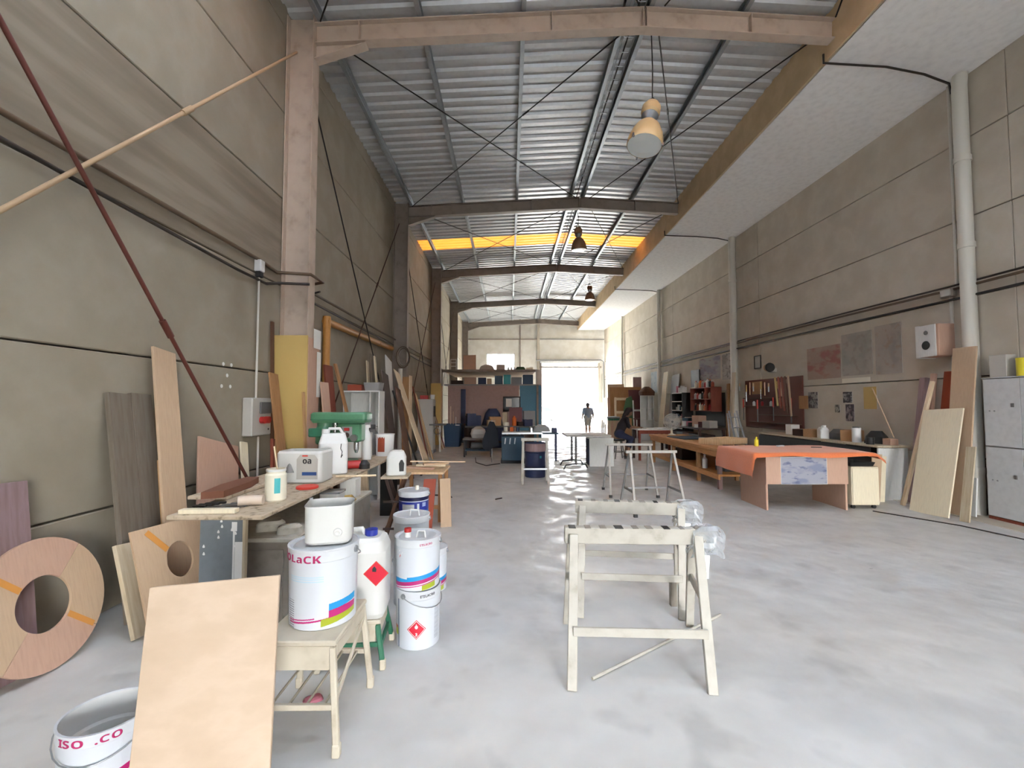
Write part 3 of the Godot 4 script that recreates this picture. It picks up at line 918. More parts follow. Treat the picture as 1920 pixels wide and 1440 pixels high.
func jerrycan(label: String, pos: Vector3, turn: float, w: float, d: float, h: float, cap: String, m := "white_plastic") -> Node3D:
	var t := thing("jerrycan", label, "jerrycan", pos, turn)
	var hh := h * 0.86
	part("body", loft(st(), [[0.0, w * 0.9, d * 0.9, 0.02], [0.012, w, d, 0.03], [hh * 0.76, w, d, 0.03], [hh * 0.93, w * 0.86, d * 0.72, 0.03], [hh, w * 0.8, d * 0.6, 0.02]]), M(m), t)
	part("handle", tube(st(), [Vector3(-w * 0.2, hh - 0.01, 0), Vector3(-w * 0.15, h - 0.02, 0), Vector3(w * 0.2, h - 0.02, 0), Vector3(w * 0.36, hh * 0.93, 0)], 0.016, 8), M(m), t)
	part("cap", lathe(st(), [Vector2(0.03, 0), Vector2(0.033, 0.005), Vector2(0.033, 0.045), Vector2(0.0, 0.047)], 16, at(-w * 0.3, hh - 0.002, 0)), M(cap), t)
	return t

func build_left_bench() -> void:
	var t := thing("workbench", "paint splashed long workbench along the left wall", "workbench", Vector3(-1.9, 0, -4.7))
	part("worktop", bx(0.62, 0.03, 3.68, 0.0, 0.865, -0.07, 0.006), M("bench_top"), t)
	part("rear_plank", bx(0.3, 0.028, 2.5, -0.36, 0.896, 0.05, 0.005), M("bench_top"), t)
	part("leg_panel", bx(0.28, 0.845, 0.03, 0.0, 0.4225, 1.68, 0.003), M("painted_leg"), t, "grey leg panel with white paint drips")
	part("leg_edge", bx(0.02, 0.845, 0.032, 0.15, 0.4225, 1.68, 0.002), M("wood_dusty"), t)
	part("rear_leg", bx(0.06, 0.849, 0.06, -0.275, 0.4245, -1.0, 0.003), M("walnut"), t)
	part("rear_leg", bx(0.06, 0.849, 0.06, -0.275, 0.4245, 0.9, 0.003), M("walnut"), t)
	part("dark_end_panel", bx(0.24, 0.845, 0.03, 0.17, 0.4225, -1.8, 0.003), M("black"), t)
	for k in 9:
		var dr := Vector2(rng.randf_range(-0.12, 0.12), rng.randf_range(0.55, 0.83))
		part("paint_drip", loft(st(), [[0.0, 0.012, 0.002, 0.001], [0.006, 0.016, 0.003, 0.001], [0.02, 0.006, 0.002, 0.001]], at(dr.x, dr.y, 1.697)), M("print_white"), t)
	part("paint_drip", bx(0.012, 0.34, 0.002, 0.085, 0.62, 1.696, 0.0005), M("print_white"), t)
	part("paint_drip", bx(0.035, 0.06, 0.003, 0.087, 0.79, 1.696, 0.001), M("print_white"), t)
	part("paint_drip", bx(0.05, 0.3, 0.002, 0.118, 0.54, 1.696, 0.0005), M("print_white"), t)
	# cupboard under the bench
	var c := thing("under_bench_cupboard", "dusty grey cupboard standing under the left workbench", "cupboard", Vector3(-1.81, 0, -4.05))
	part("body", bx(0.62, 0.62, 1.7, 0, 0.32, 0, 0.006), M("dust_grey"), c)
	part("top", bx(0.64, 0.03, 1.74, 0, 0.645, 0, 0.006), M("plaster_lump"), c)
	part("plinth", bx(0.56, 0.02, 1.6, 0, 0.011, 0), M("black"), c)
	part("drawer_front", bx(0.5, 0.22, 0.012, -0.02, 0.47, 0.856, 0.003), M("dust_grey"), c)
	part("drawer_front", bx(0.5, 0.26, 0.012, -0.02, 0.2, 0.856, 0.003), M("dust_grey"), c)
	# lumps and jars on the cupboard
	for e in [[-1.78, -3.4, 0.2, 0.07, "left grey plaster lump under the bench front"], [-1.6, -3.32, 0.17, 0.06, "right grey plaster lump under the bench front"]]:
		var lump := st()
		loft(lump, [[0.0, e[2], e[2] * 0.6, 0.03], [e[3] * 0.7, e[2] * 0.95, e[2] * 0.55, 0.04], [e[3], e[2] * 0.7, e[2] * 0.4, 0.03]])
		single("plaster_lump", e[4], "lump", lump, M("plaster_lump"), Vector3(e[0], 0.661, e[1]), 0.3)
	var rb := thing("soda_bottle", "clear bottle with red label standing under the bench top", "bottle", Vector3(-1.58, 0.661, -3.62))
	part("bottle", lathe(st(), [Vector2(0.0, 0.0), Vector2(0.04, 0.0), Vector2(0.042, 0.02), Vector2(0.042, 0.13), Vector2(0.02, 0.17), Vector2(0.014, 0.175), Vector2(0.014, 0.19), Vector2(0.0, 0.19)], 16, Transform3D()), M("milky"), rb)
	part("label_band", lathe(st(), [Vector2(0.0425, 0.02), Vector2(0.0432, 0.022), Vector2(0.0432, 0.1), Vector2(0.0425, 0.102)], 16), M("red_bright"), rb)
	part("white_wave", lathe(st(), [Vector2(0.0434, 0.05), Vector2(0.0436, 0.052), Vector2(0.0436, 0.064), Vector2(0.0434, 0.066)], 16), M("print_white"), rb)
	var wbx := thing("plastic_tub", "small dusty clear tub on the cupboard beside the white cut can", "tub", Vector3(-1.6, 0.661, -4.1))
	part("tub", loft(st(), [[0.0, 0.15, 0.15, 0.02], [0.14, 0.18, 0.18, 0.02]]), M("milky"), wbx)
	part("lid", loft(st(), [[0.14, 0.19, 0.19, 0.02], [0.155, 0.19, 0.19, 0.02]]), M("film"), wbx)
	single("white_block", "tall white box standing on the cupboard under the bench edge", "box", bx(0.16, 0.18, 0.16, 0, 0.09, 0), M("lam_white"), Vector3(-1.62, 0.661, -4.62))
	single("yellow_dustpan", "yellow plastic scoop on the cupboard top", "scoop", loft(st(), [[0.0, 0.16, 0.22, 0.01], [0.03, 0.2, 0.26, 0.01]], Transform3D(), false), M("yellow_board"), Vector3(-1.6, 0.661, -4.38), 0.5)
	# things on the bench top (0.88)
	var Y := 0.8805
	var tj := jerrycan("tall white jerrycan with a black scribble on the left workbench", Vector3(-1.83, Y, -4.7), 0.35, 0.28, 0.24, 0.48, "white_plastic")
	part("ink_scribble", tube(st(), [Vector3(0.075, 0.31, 0.121), Vector3(0.07, 0.26, 0.121), Vector3(0.085, 0.23, 0.121), Vector3(0.075, 0.17, 0.121), Vector3(0.09, 0.2, 0.121)], 0.004, 5), M("print_black"), tj, "black marker scribble")
	var oc := thing("open_can", "big translucent can lying cut open with printed label on the left workbench", "can", Vector3(-1.9, Y, -4.22), 0.0)
	var body := st()
	loft(body, [[0.0, 0.38, 0.26, 0.03], [0.015, 0.41, 0.29, 0.04], [0.27, 0.41, 0.29, 0.04], [0.29, 0.39, 0.27, 0.04]], Transform3D(), false)
	loft(body, [[0.01, 0.385, 0.265, 0.03], [0.288, 0.385, 0.265, 0.03]], Transform3D(), false)
	part("body", body, M("milky"), oc)
	part("label_panel", loft(st(), [[0.0, 0.19, 0.003, 0.001], [0.18, 0.19, 0.003, 0.001], [0.22, 0.13, 0.003, 0.001]], at(0.08, 0.04, 0.146)), M("grey_box"), oc)
	var lt := part("lettering", text_mesh("oa", 0.055, 0.002), M("print_black"), oc)
	lt.position = Vector3(0.08, 0.205, 0.1495)
	part("print_stroke", bx(0.05, 0.012, 0.001, 0.06, 0.25, 0.1485, 0.0), M("red_bright"), oc)
	part("print_strip", bx(0.13, 0.03, 0.001, 0.1, 0.09, 0.1485, 0.0), M("print_navy"), oc)
	part("inner_funnel", lathe(st(), [Vector2(0.05, 0.1), Vector2(0.02, 0.2), Vector2(0.0, 0.26)], 12, at(-0.08, 0, 0.12)), M("grey_mid"), oc)
	var jr := thing("glue_jar", "cream filled jar with teal label on the left workbench", "jar", Vector3(-1.75, Y, -3.4))
	part("jar", lathe(st(), [Vector2(0.0, 0.0), Vector2(0.068, 0.0), Vector2(0.074, 0.01), Vector2(0.074, 0.19), Vector2(0.064, 0.205), Vector2(0.066, 0.21), Vector2(0.066, 0.235), Vector2(0.06, 0.235)], 22), M("cream"), jr)
	part("rim", lathe(st(), [Vector2(0.066, 0.215), Vector2(0.069, 0.217), Vector2(0.069, 0.23), Vector2(0.066, 0.232)], 22), M("milky"), jr)
	part("label_patch", wrap_quad(0.0745, 0.6, 0.55, 0.06, 0.17), M("teal"), jr)
	part("stick", tube(st(), [Vector3(0.02, 0.15, 0), Vector3(-0.01, 0.4, 0.02)], 0.006, 6), M("ply_pale"), jr)
	single("rolled_rag", "rolled pinkish rag beside the cream jar", "rag", tube(st(), [Vector3(-0.08, 0.035, 0.02), Vector3(0, 0.036, 0), Vector3(0.08, 0.034, 0.01)], 0.035, 10), M("rag"), Vector3(-1.83, Y + 0.002, -3.22), 0.3)
	for k in 4:
		var sp := thing("spatula", ["longest", "second", "third", "shortest"][k] + " grey steel spatula lying at the near bench end", "spatula", Vector3(-1.98 + 0.02 * k, Y + 0.001, -3.14 - 0.05 * k), 0.08 * k - 0.1)
		part("blade", bx(0.26 - 0.03 * k, 0.004, 0.03, 0, 0.004, 0, 0.001), M("grey_dark"), sp)
		part("handle", bx(0.1, 0.016, 0.026, -0.17, 0.009, 0, 0.005), M("black"), sp)
	single("pale_batten", "pale yellow wood strip along the near bench edge", "batten", bx(0.36, 0.028, 0.06, 0, 0.014, 0), M("board_cream"), Vector3(-1.98, Y, -3.0), 0.04)
	var br := thing("bark_board", "rough brown board with torn edge lying on the left bench", "board", Vector3(-2.2, 0.9115, -3.62), 0.12)
	part("board", prism(st(), PackedVector2Array([Vector2(-0.06, -0.35), Vector2(0.07, -0.3), Vector2(0.09, 0.1), Vector2(0.05, 0.34), Vector2(-0.05, 0.36), Vector2(-0.09, 0.0)]), 0.05, Transform3D(Basis(Vector3.RIGHT, -PI * 0.5), Vector3(0, 0.026, 0))), M("bark"), br)
	single("red_disc", "round red plastic disc on the left bench by the open can", "disc", lathe(st(), [Vector2(0.0, 0.0), Vector2(0.085, 0.0), Vector2(0.09, 0.004), Vector2(0.09, 0.018), Vector2(0.085, 0.022), Vector2(0.0, 0.022)], 20), M("red_bright"), Vector3(-1.72, Y, -3.86))
	single("long_stick", "pale stick lying across the left bench edge", "stick", tube(st(), [Vector3(-0.08, 0.011, 0.03), Vector3(0.3, 0.011, 0.05)], 0.011, 7), M("ply_pale"), Vector3(-1.62, Y, -4.46), 0.2)
	var gr := thing("small_grinder", "red and black small power tool on the left bench", "power tool", Vector3(-1.70, Y, -5.0), 0.4)
	part("motor", tube(st(), [Vector3(-0.09, 0.05, 0), Vector3(0.05, 0.05, 0)], 0.045, 12), M("red"), gr)
	part("head", lathe(st(), [Vector2(0.0, 0.0), Vector2(0.06, 0.0), Vector2(0.06, 0.05), Vector2(0.03, 0.09), Vector2(0.0, 0.09)], 14, at(0.09, 0.002, 0.02)), M("black"), gr)
	var cn := thing("round_canister", "wide white canister without lid on the far bench", "canister", Vector3(-2.03, Y, -6.1))
	part("body", lathe(st(), [Vector2(0.0, 0.004), Vector2(0.16, 0.0), Vector2(0.17, 0.01), Vector2(0.17, 0.31), Vector2(0.175, 0.315), Vector2(0.175, 0.325), Vector2(0.162, 0.325), Vector2(0.162, 0.02), Vector2(0.0, 0.02)], 24), M("milky"), cn)
	var bt := thing("squeeze_bottle", "white bottle with shoulder standing in front of the canister", "bottle", Vector3(-1.84, Y, -5.82))
	part("body", lathe(st(), [Vector2(0.0, 0.0), Vector2(0.055, 0.0), Vector2(0.06, 0.01), Vector2(0.06, 0.28), Vector2(0.05, 0.33), Vector2(0.025, 0.38), Vector2(0.025, 0.41), Vector2(0.0, 0.41)], 18), M("white_plastic"), bt)
	part("cap", lathe(st(), [Vector2(0.045, 0.41), Vector2(0.045, 0.45), Vector2(0.0, 0.455)], 14), M("white_plastic"), bt)
	var bk := thing("picture_bucket", "white bucket with a brown picture label on the far bench end", "bucket", Vector3(-1.74, Y, -6.3))
	part("body", lathe(st(), [Vector2(0.0, 0.0), Vector2(0.115, 0.0), Vector2(0.13, 0.29), Vector2(0.135, 0.29), Vector2(0.135, 0.3), Vector2(0.0, 0.3)], 22), M("white_plastic"), bk)
	part("picture_label", wrap_quad(0.1275, -0.15, 0.8, 0.06, 0.26), M("rust_red"), bk)
	var dc := thing("dark_jar", "small black capped jar behind the picture bucket", "jar", Vector3(-1.97, Y, -6.44))
	part("jar", lathe(st(), [Vector2(0.0, 0.0), Vector2(0.09, 0.0), Vector2(0.09, 0.3), Vector2(0.05, 0.36), Vector2(0.0, 0.36)], 16), M("grey_dark"), dc)
	part("cap", lathe(st(), [Vector2(0.055, 0.36), Vector2(0.055, 0.42), Vector2(0.0, 0.42)], 16), M("black"), dc)
	drill_press()

func wrap_quad(r: float, a: float, da: float, y0: float, y1: float, n := 8) -> SurfaceTool:
	var s := st()
	for i in n:
		var p := a - da * 0.5 + da * i / n
		var q := p + da / n
		quad(s, Vector3(sin(p) * r, y0, cos(p) * r), Vector3(sin(p) * r, y1, cos(p) * r), Vector3(sin(q) * r, y1, cos(q) * r), Vector3(sin(q) * r, y0, cos(q) * r), 1)
	return s

func drill_press() -> void:
	var t := thing("drill_press", "green bench drill press behind the white cans", "drill press", Vector3(-1.98, 0.911, -5.25), 0.0)
	part("base", bx(0.36, 0.04, 0.3, 0.0, 0.02, 0, 0.01), M("green_machine"), t)
	part("column", tube(st(), [Vector3(-0.05, 0.04, 0), Vector3(-0.05, 0.5, 0)], 0.035, 14), M("chrome"), t)
	part("belt_cover", loft(st(), [[0.47, 0.6, 0.24, 0.03], [0.5, 0.64, 0.27, 0.04], [0.57, 0.64, 0.27, 0.04], [0.59, 0.6, 0.24, 0.03]], at(0.03, 0, 0)), M("green_machine"), t)
	part("cover_seam", loft(st(), [[0.505, 0.648, 0.276, 0.04], [0.512, 0.648, 0.276, 0.04]], at(0.03, 0, 0)), M("green_leg"), t)
	part("motor", lathe(st(), [Vector2(0.0, 0.22), Vector2(0.09, 0.225), Vector2(0.1, 0.24), Vector2(0.1, 0.4), Vector2(0.085, 0.43), Vector2(0.085, 0.47), Vector2(0.0, 0.47)], 20, at(-0.16, 0, 0.02)), M("green_machine"), t)
	part("terminal_box", bx(0.16, 0.1, 0.09, -0.22, 0.36, 0.1, 0.01), M("green_leg"), t)
	part("head_casting", bx(0.28, 0.22, 0.17, 0.14, 0.36, 0.0, 0.02), M("green_machine"), t)
	part("switch_plate", bx(0.12, 0.13, 0.006, 0.12, 0.36, 0.089, 0.002), M("grey_mid"), t)
	part("switch", bx(0.06, 0.035, 0.02, 0.12, 0.395, 0.095, 0.004), M("red"), t)
	part("knob", lathe(st(), [Vector2(0.0, 0.0), Vector2(0.03, 0.0), Vector2(0.03, 0.02), Vector2(0.0, 0.02)], 14, Transform3D(Basis(Vector3.RIGHT, PI * 0.5), Vector3(0.12, 0.33, 0.09))), M("brown_dark"), t)
	part("feed_hub", lathe(st(), [Vector2(0.0, 0.0), Vector2(0.04, 0.0), Vector2(0.04, 0.05), Vector2(0.0, 0.05)], 14, Transform3D(Basis(Vector3.RIGHT, PI * 0.5), Vector3(0.21, 0.3, 0.085))), M("chrome"), t)
	part("chuck", lathe(st(), [Vector2(0.015, 0.12), Vector2(0.028, 0.16), Vector2(0.03, 0.24), Vector2(0.02, 0.26)], 14, at(0.2, 0, 0)), M("chrome"), t)
	part("bolt", tube(st(), [Vector3(-0.02, 0.44, 0.09), Vector3(0.0, 0.44, 0.12)], 0.014, 8), M("chrome"), t)
	part("cord", tube(st(), [Vector3(-0.16, 0.37, 0.13), Vector3(-0.1, 0.31, 0.15), Vector3(-0.02, 0.28, 0.16), Vector3(0.05, 0.29, 0.14), Vector3(0.09, 0.32, 0.1)], 0.009, 6), M("conduit"), t)
# ---------------------------------------------------------------- foreground: fresh board, stools, paint cans
# printed sheet round a can: swoosh bands in blue, magenta and lime over white
func can_print(style: int) -> ImageTexture:
	var w := 512
	var h := 256
	var im := Image.create(w, h, false, Image.FORMAT_RGB8)
	var white := Color(0.81, 0.825, 0.85)
	for x in w:
		var u := float(x) / w - 0.75
		if u < -0.5:
			u += 1.0
		for y in h:
			var v := float(y) / h
			var c := white
			if style == 0:
				# magenta threads rising to a block of blue over magenta, lime tail below
				var m := 0.90 - 0.35 * maxf(u + 0.10, 0.0)
				if u > -0.13 and u < 0.2 and absf(v - m) < 0.012 + 0.02 * maxf(0.0, 0.0 - u):
					c = Color(0.72, 0.10, 0.42)
				if u > -0.13 and u < 0.02 and absf(v - m + 0.04) < 0.008:
					c = Color(0.72, 0.10, 0.42)
				if u > 0.085 and u < 0.24 and v > 0.62 - 0.3 * (u - 0.1) and v < 0.72 - 0.3 * (u - 0.1):
					c = Color(0.10, 0.55, 0.78)
				elif u > 0.085 and u < 0.24 and v > 0.70 and v < 0.83 - 0.3 * (u - 0.1):
					c = Color(0.70, 0.12, 0.42)
				elif u > 0.05 and u < 0.24 and v > 0.84 - 0.3 * (u - 0.05) and v < 0.95 - 0.45 * (u - 0.05):
					c = Color(0.62, 0.66, 0.14)
				if u > -0.12 and u < 0.06 and v > 0.20 and v < 0.30 and int(v * 60) % 2 == 0:
					c = Color(0.72, 0.82, 0.88)
				if u > -0.14 and u < -0.09 and v > 0.55 and int(v * 90) % 3 == 0:
					c = Color(0.45, 0.46, 0.5)
			elif style == 1:
				# broad bands: blue over magenta, lime at the right
				var b := 0.66 - 0.45 * u
				if v > b and v < b + 0.10:
					c = Color(0.12, 0.55, 0.78)
				elif v > b + 0.10 and v < b + 0.19:
					c = Color(0.68, 0.16, 0.42)
				elif v > b + 0.215 and v < b + 0.235:
					c = Color(0.72, 0.10, 0.42)
				elif u > 0.06 and u < 0.17 and v > b + 0.24 and v < b + 0.36:
					c = Color(0.62, 0.66, 0.16)
				if u < -0.05 and v > 0.60 and v < 0.72 and u > -0.22:
					c = white
			elif style == 2:
				# danger side: navy line, lime and red chips on the left, grey small print at the right
				if absf(u + 0.135) < 0.006:
					c = Color(0.13, 0.26, 0.42)
				if u < -0.15 and u > -0.3 and v > 0.56 and v < 0.62:
					c = Color(0.80, 0.32, 0.16)
				if u < -0.145 and u > -0.3 and v > 0.62 and v < 0.75:
					c = Color(0.74, 0.76, 0.16)
				if u > 0.16 and u < 0.21 and v > 0.2 and int(v * 70) % 2 == 0 and v < 0.85:
					c = Color(0.62, 0.64, 0.68)
			elif style == 3:
				# blue emulsion bucket with a white text panel
				c = Color(0.10, 0.16, 0.52) if v > 0.12 else Color(0.07, 0.09, 0.25)
				if absf(v - 0.13) < 0.015:
					c = white
				if u > -0.12 and u < 0.02 and v > 0.22:
					c = Color(0.80, 0.81, 0.80) if int(v * 50) % 3 else Color(0.70, 0.71, 0.72)
				if u > 0.05 and u < 0.075 and v > 0.2:
					c = white
				if u > 0.11 and u < 0.16 and v > 0.18 and v < 0.32:
					c = Color(0.62, 0.66, 0.80)
				if u > 0.1 and v > 0.45 and v < 0.9:
					c = Color(0.08, 0.36, 0.62)
			elif style == 4:
				# plain white with one blue swoosh low down
				var b2 := 0.80 - 0.3 * u
				if u > -0.06 and u < 0.24 and v > b2 and v < b2 + 0.13 - 0.3 * absf(u - 0.08):
					c = Color(0.12, 0.52, 0.76)
			elif style == 5:
				# slim band of magenta with small lime windows
				var b3 := 0.62 - 0.7 * u
				if u > 0.03 and v > b3 and v < b3 + 0.1:
					c = Color(0.70, 0.10, 0.40)
				elif u > 0.05 and v > b3 + 0.11 and v < b3 + 0.26:
					c = Color(0.80, 0.72, 0.22) if int(u * 90) % 4 else Color(0.90, 0.80, 0.80)
			im.set_pixel(x, y, c)
	return ImageTexture.create_from_image(im)

var can_mats := {}

func can_mat(style: int) -> StandardMaterial3D:
	if not can_mats.has(style):
		var m := StandardMaterial3D.new()
		m.resource_name = "can_print"
		m.albedo_texture = can_print(style)
		m.roughness = 0.35
		can_mats[style] = m
	return can_mats[style]

# r is the radius at the rim; the can tapers a little to its foot
func paint_can(label: String, pos: Vector3, turn: float, r: float, h: float, style: int, open := false, group := "white paint cans", ear := -1.69) -> Node3D:
	var t := thing("paint_can", label, "paint can", pos, turn, group)
	var rb := r * 0.96
	part("body", lathe(st(), [Vector2(rb - 0.004, 0.0), Vector2(rb, 0.004), Vector2(lerpf(rb, r, 0.84), h * 0.84)], 32, Transform3D(), true), can_mat(style), t)
	part("upper_band", lathe(st(), [Vector2(lerpf(rb, r, 0.84), h * 0.84), Vector2(r + 0.003, h * 0.85), Vector2(r + 0.003, h * 0.975), Vector2(r + 0.006, h * 0.98), Vector2(r + 0.006, h), Vector2(r - 0.004, h), Vector2(r - 0.004, h * 0.975)], 32), M("tin_white"), t)
	if open:
		part("inner_wall", lathe(st(), [Vector2(0.0, 0.006), Vector2(rb - 0.006, 0.006), Vector2(r - 0.012, h * 0.62), Vector2(r - 0.006, h * 0.66), Vector2(r - 0.005, h * 0.98)], 32), M("white_plastic"), t)
	else:
		part("lid", lathe(st(), [Vector2(r - 0.004, h * 0.985), Vector2(r - 0.02, h * 0.97), Vector2(r - 0.03, h * 0.985), Vector2(0.0, h * 0.985)], 32), M("tin_white"), t)
	part("base", lathe(st(), [Vector2(0.0, 0.002), Vector2(rb - 0.004, 0.002)], 32), M("tin_white"), t)
	for sg in [-1.0, 1.0]:
		part("ear", lathe(st(), [Vector2(0.0, 0.0), Vector2(0.018, 0.0), Vector2(0.016, 0.008), Vector2(0.0, 0.009)], 12, Transform3D(Basis(Vector3.UP, ear + (0.0 if sg > 0 else PI)) * Basis(Vector3.RIGHT, PI * 0.5), Vector3(sin(ear), 0, cos(ear)) * (r + 0.002) * sg + Vector3(0, h * 0.91, 0))), M("tin_grey"), t)
	var arc := []
	for i in 13:
		var a := PI * i / 12.0
		var rr := r + 0.012
		arc.append(Vector3(-sin(a) * rr * 0.98, h * 0.91 - sin(a) * r * 0.55, cos(a) * rr).rotated(Vector3.UP, ear))
	part("handle", tube(st(), arc, 0.003, 5), M("tin_grey"), t)
	return t

# polygon wrapped on a cylinder, cut fine enough to follow it
func wrap_poly(poly: PackedVector2Array, r: float, a: float, y: float) -> SurfaceTool:
	var s := st()
	var idx := Geometry2D.triangulate_polygon(poly)
	for i in range(0, idx.size(), 3):
		var todo := [[poly[idx[i]], poly[idx[i + 1]], poly[idx[i + 2]], 0]]
		while todo.size():
			var q: Array = todo.pop_back()
			if q[3] < 3:
				var ab: Vector2 = (q[0] + q[1]) * 0.5
				var bc: Vector2 = (q[1] + q[2]) * 0.5
				var ca: Vector2 = (q[2] + q[0]) * 0.5
				for e in [[q[0], ab, ca], [ab, q[1], bc], [ca, bc, q[2]], [ab, bc, ca]]:
					todo.append([e[0], e[1], e[2], q[3] + 1])
				continue
			var v := []
			for k in 3:
				var p: Vector2 = q[k]
				v.append(Vector3(sin(a + p.x / r) * r, y + p.y, cos(a + p.x / r) * r))
			if (q[1] - q[0]).cross(q[2] - q[0]) > 0:
				v.reverse()
			tri(s, v[0], v[1], v[2], 1)
	return s

func diamond(k: float) -> PackedVector2Array:
	return PackedVector2Array([Vector2(0, -k), Vector2(k, 0), Vector2(0, k), Vector2(-k, 0)])

func hazard(t: Node3D, r: float, a: float, y: float, k: float) -> void:
	var o := part("hazard_diamond", wrap_poly(diamond(k), r, a, y), M("hazard_red"), t, "red diamond hazard label")
	part("inner_line", wrap_poly(ring_diamond(k * 0.90, k * 0.84), r + 0.0008, a, y), M("print_white"), o)
	part("flame", wrap_poly(PackedVector2Array([Vector2(-0.10, 0.12), Vector2(-0.02, 0.06), Vector2(0.1, 0.1), Vector2(0.17, 0.26), Vector2(0.09, 0.44), Vector2(0.06, 0.36), Vector2(-0.02, 0.62), Vector2(-0.06, 0.42), Vector2(-0.16, 0.36), Vector2(-0.17, 0.2)] .map(func(p: Vector2) -> Vector2: return p * k)), r + 0.0008, a, y), M("print_white"), o)
	wrap_text("class_number", "3", k * 0.32, r + 0.0006, a, y - k * 0.5, M("print_white"), o)

func ring_diamond(k: float, j: float) -> PackedVector2Array:
	return PackedVector2Array([Vector2(0, -k), Vector2(k, 0), Vector2(0, k), Vector2(-k, 0), Vector2(-0.0005, -k + 0.0005), Vector2(-0.0005, -j), Vector2(-j, 0), Vector2(0, j), Vector2(j, 0), Vector2(0, -j)])

func school_stool(label: String, pos: Vector3, turn: float, w: float, d: float, h: float, m: String, leg: String, rack: bool) -> Node3D:
	var t := thing("stool", label, "stool", pos, turn)
	part("seat", bx(w, 0.025, d, 0, h - 0.0125, 0, 0.006), M(m), t)
	for e in [[0.0, d * 0.5 - 0.015, w - 0.06, 0.018], [0.0, -d * 0.5 + 0.015, w - 0.06, 0.018]]:
		part("apron", bx(e[2], 0.11, e[3], e[0], h - 0.08, e[1]), M(m), t)
	for sx in [-1.0, 1.0]:
		part("apron", bx(0.018, 0.06, d - 0.06, sx * (w * 0.5 - 0.012), h - 0.055, 0), M(m), t)
		for sz in [-1.0, 1.0]:
			var top := Vector3(sx * (w * 0.5 - 0.02), h - 0.03, sz * (d * 0.5 - 0.02))
			var foot := Vector3(sx * (w * 0.5 + 0.02), 0.03, sz * (d * 0.5 + 0.02))
			var lg := part("leg", bar(st(), foot, top, 0.03, 0.03, Vector3.RIGHT, 0.006), M(leg), t)
			part("foot_cap", bar(st(), foot + Vector3(0, -0.03, 0), foot + Vector3(0, 0.03, 0), 0.036, 0.036, Vector3.RIGHT, 0.006), M("stool_paint"), lg)
	if rack:
		var y := h * 0.42
		for sz in [-1.0, 1.0]:
			part("rail", bar(st(), Vector3(-w * 0.5 - 0.005, y, sz * (d * 0.5 + 0.005)), Vector3(w * 0.5 + 0.005, y, sz * (d * 0.5 + 0.005)), 0.025, 0.02, Vector3.UP), M(m), t)
		for k in 4:
			var x := lerpf(-w * 0.32, w * 0.36, k / 3.0)
			part("rack_wire", tube(st(), [Vector3(x, y, d * 0.5), Vector3(x, y, -d * 0.5)], 0.006, 6), M(m), t)
		for sx in [1.0]:
			part("brace", bar(st(), Vector3(sx * (w * 0.5 + 0.005), y + 0.02, d * 0.5), Vector3(sx * (w * 0.5 - 0.01), h - 0.08, -d * 0.5), 0.022, 0.012, Vector3.UP), M(m), t)
	else:
		for sx in [-1.0, 1.0]:
			part("stretcher", bar(st(), Vector3(sx * (w * 0.5), h * 0.45, d * 0.5), Vector3(sx * (w * 0.5), h * 0.45, -d * 0.5), 0.025, 0.02, Vector3.UP), M(leg), t)
		part("stretcher", bar(st(), Vector3(-w * 0.5, h * 0.5, d * 0.5), Vector3(w * 0.5, h * 0.5, d * 0.5), 0.025, 0.02, Vector3.UP), M(leg), t)
	return t

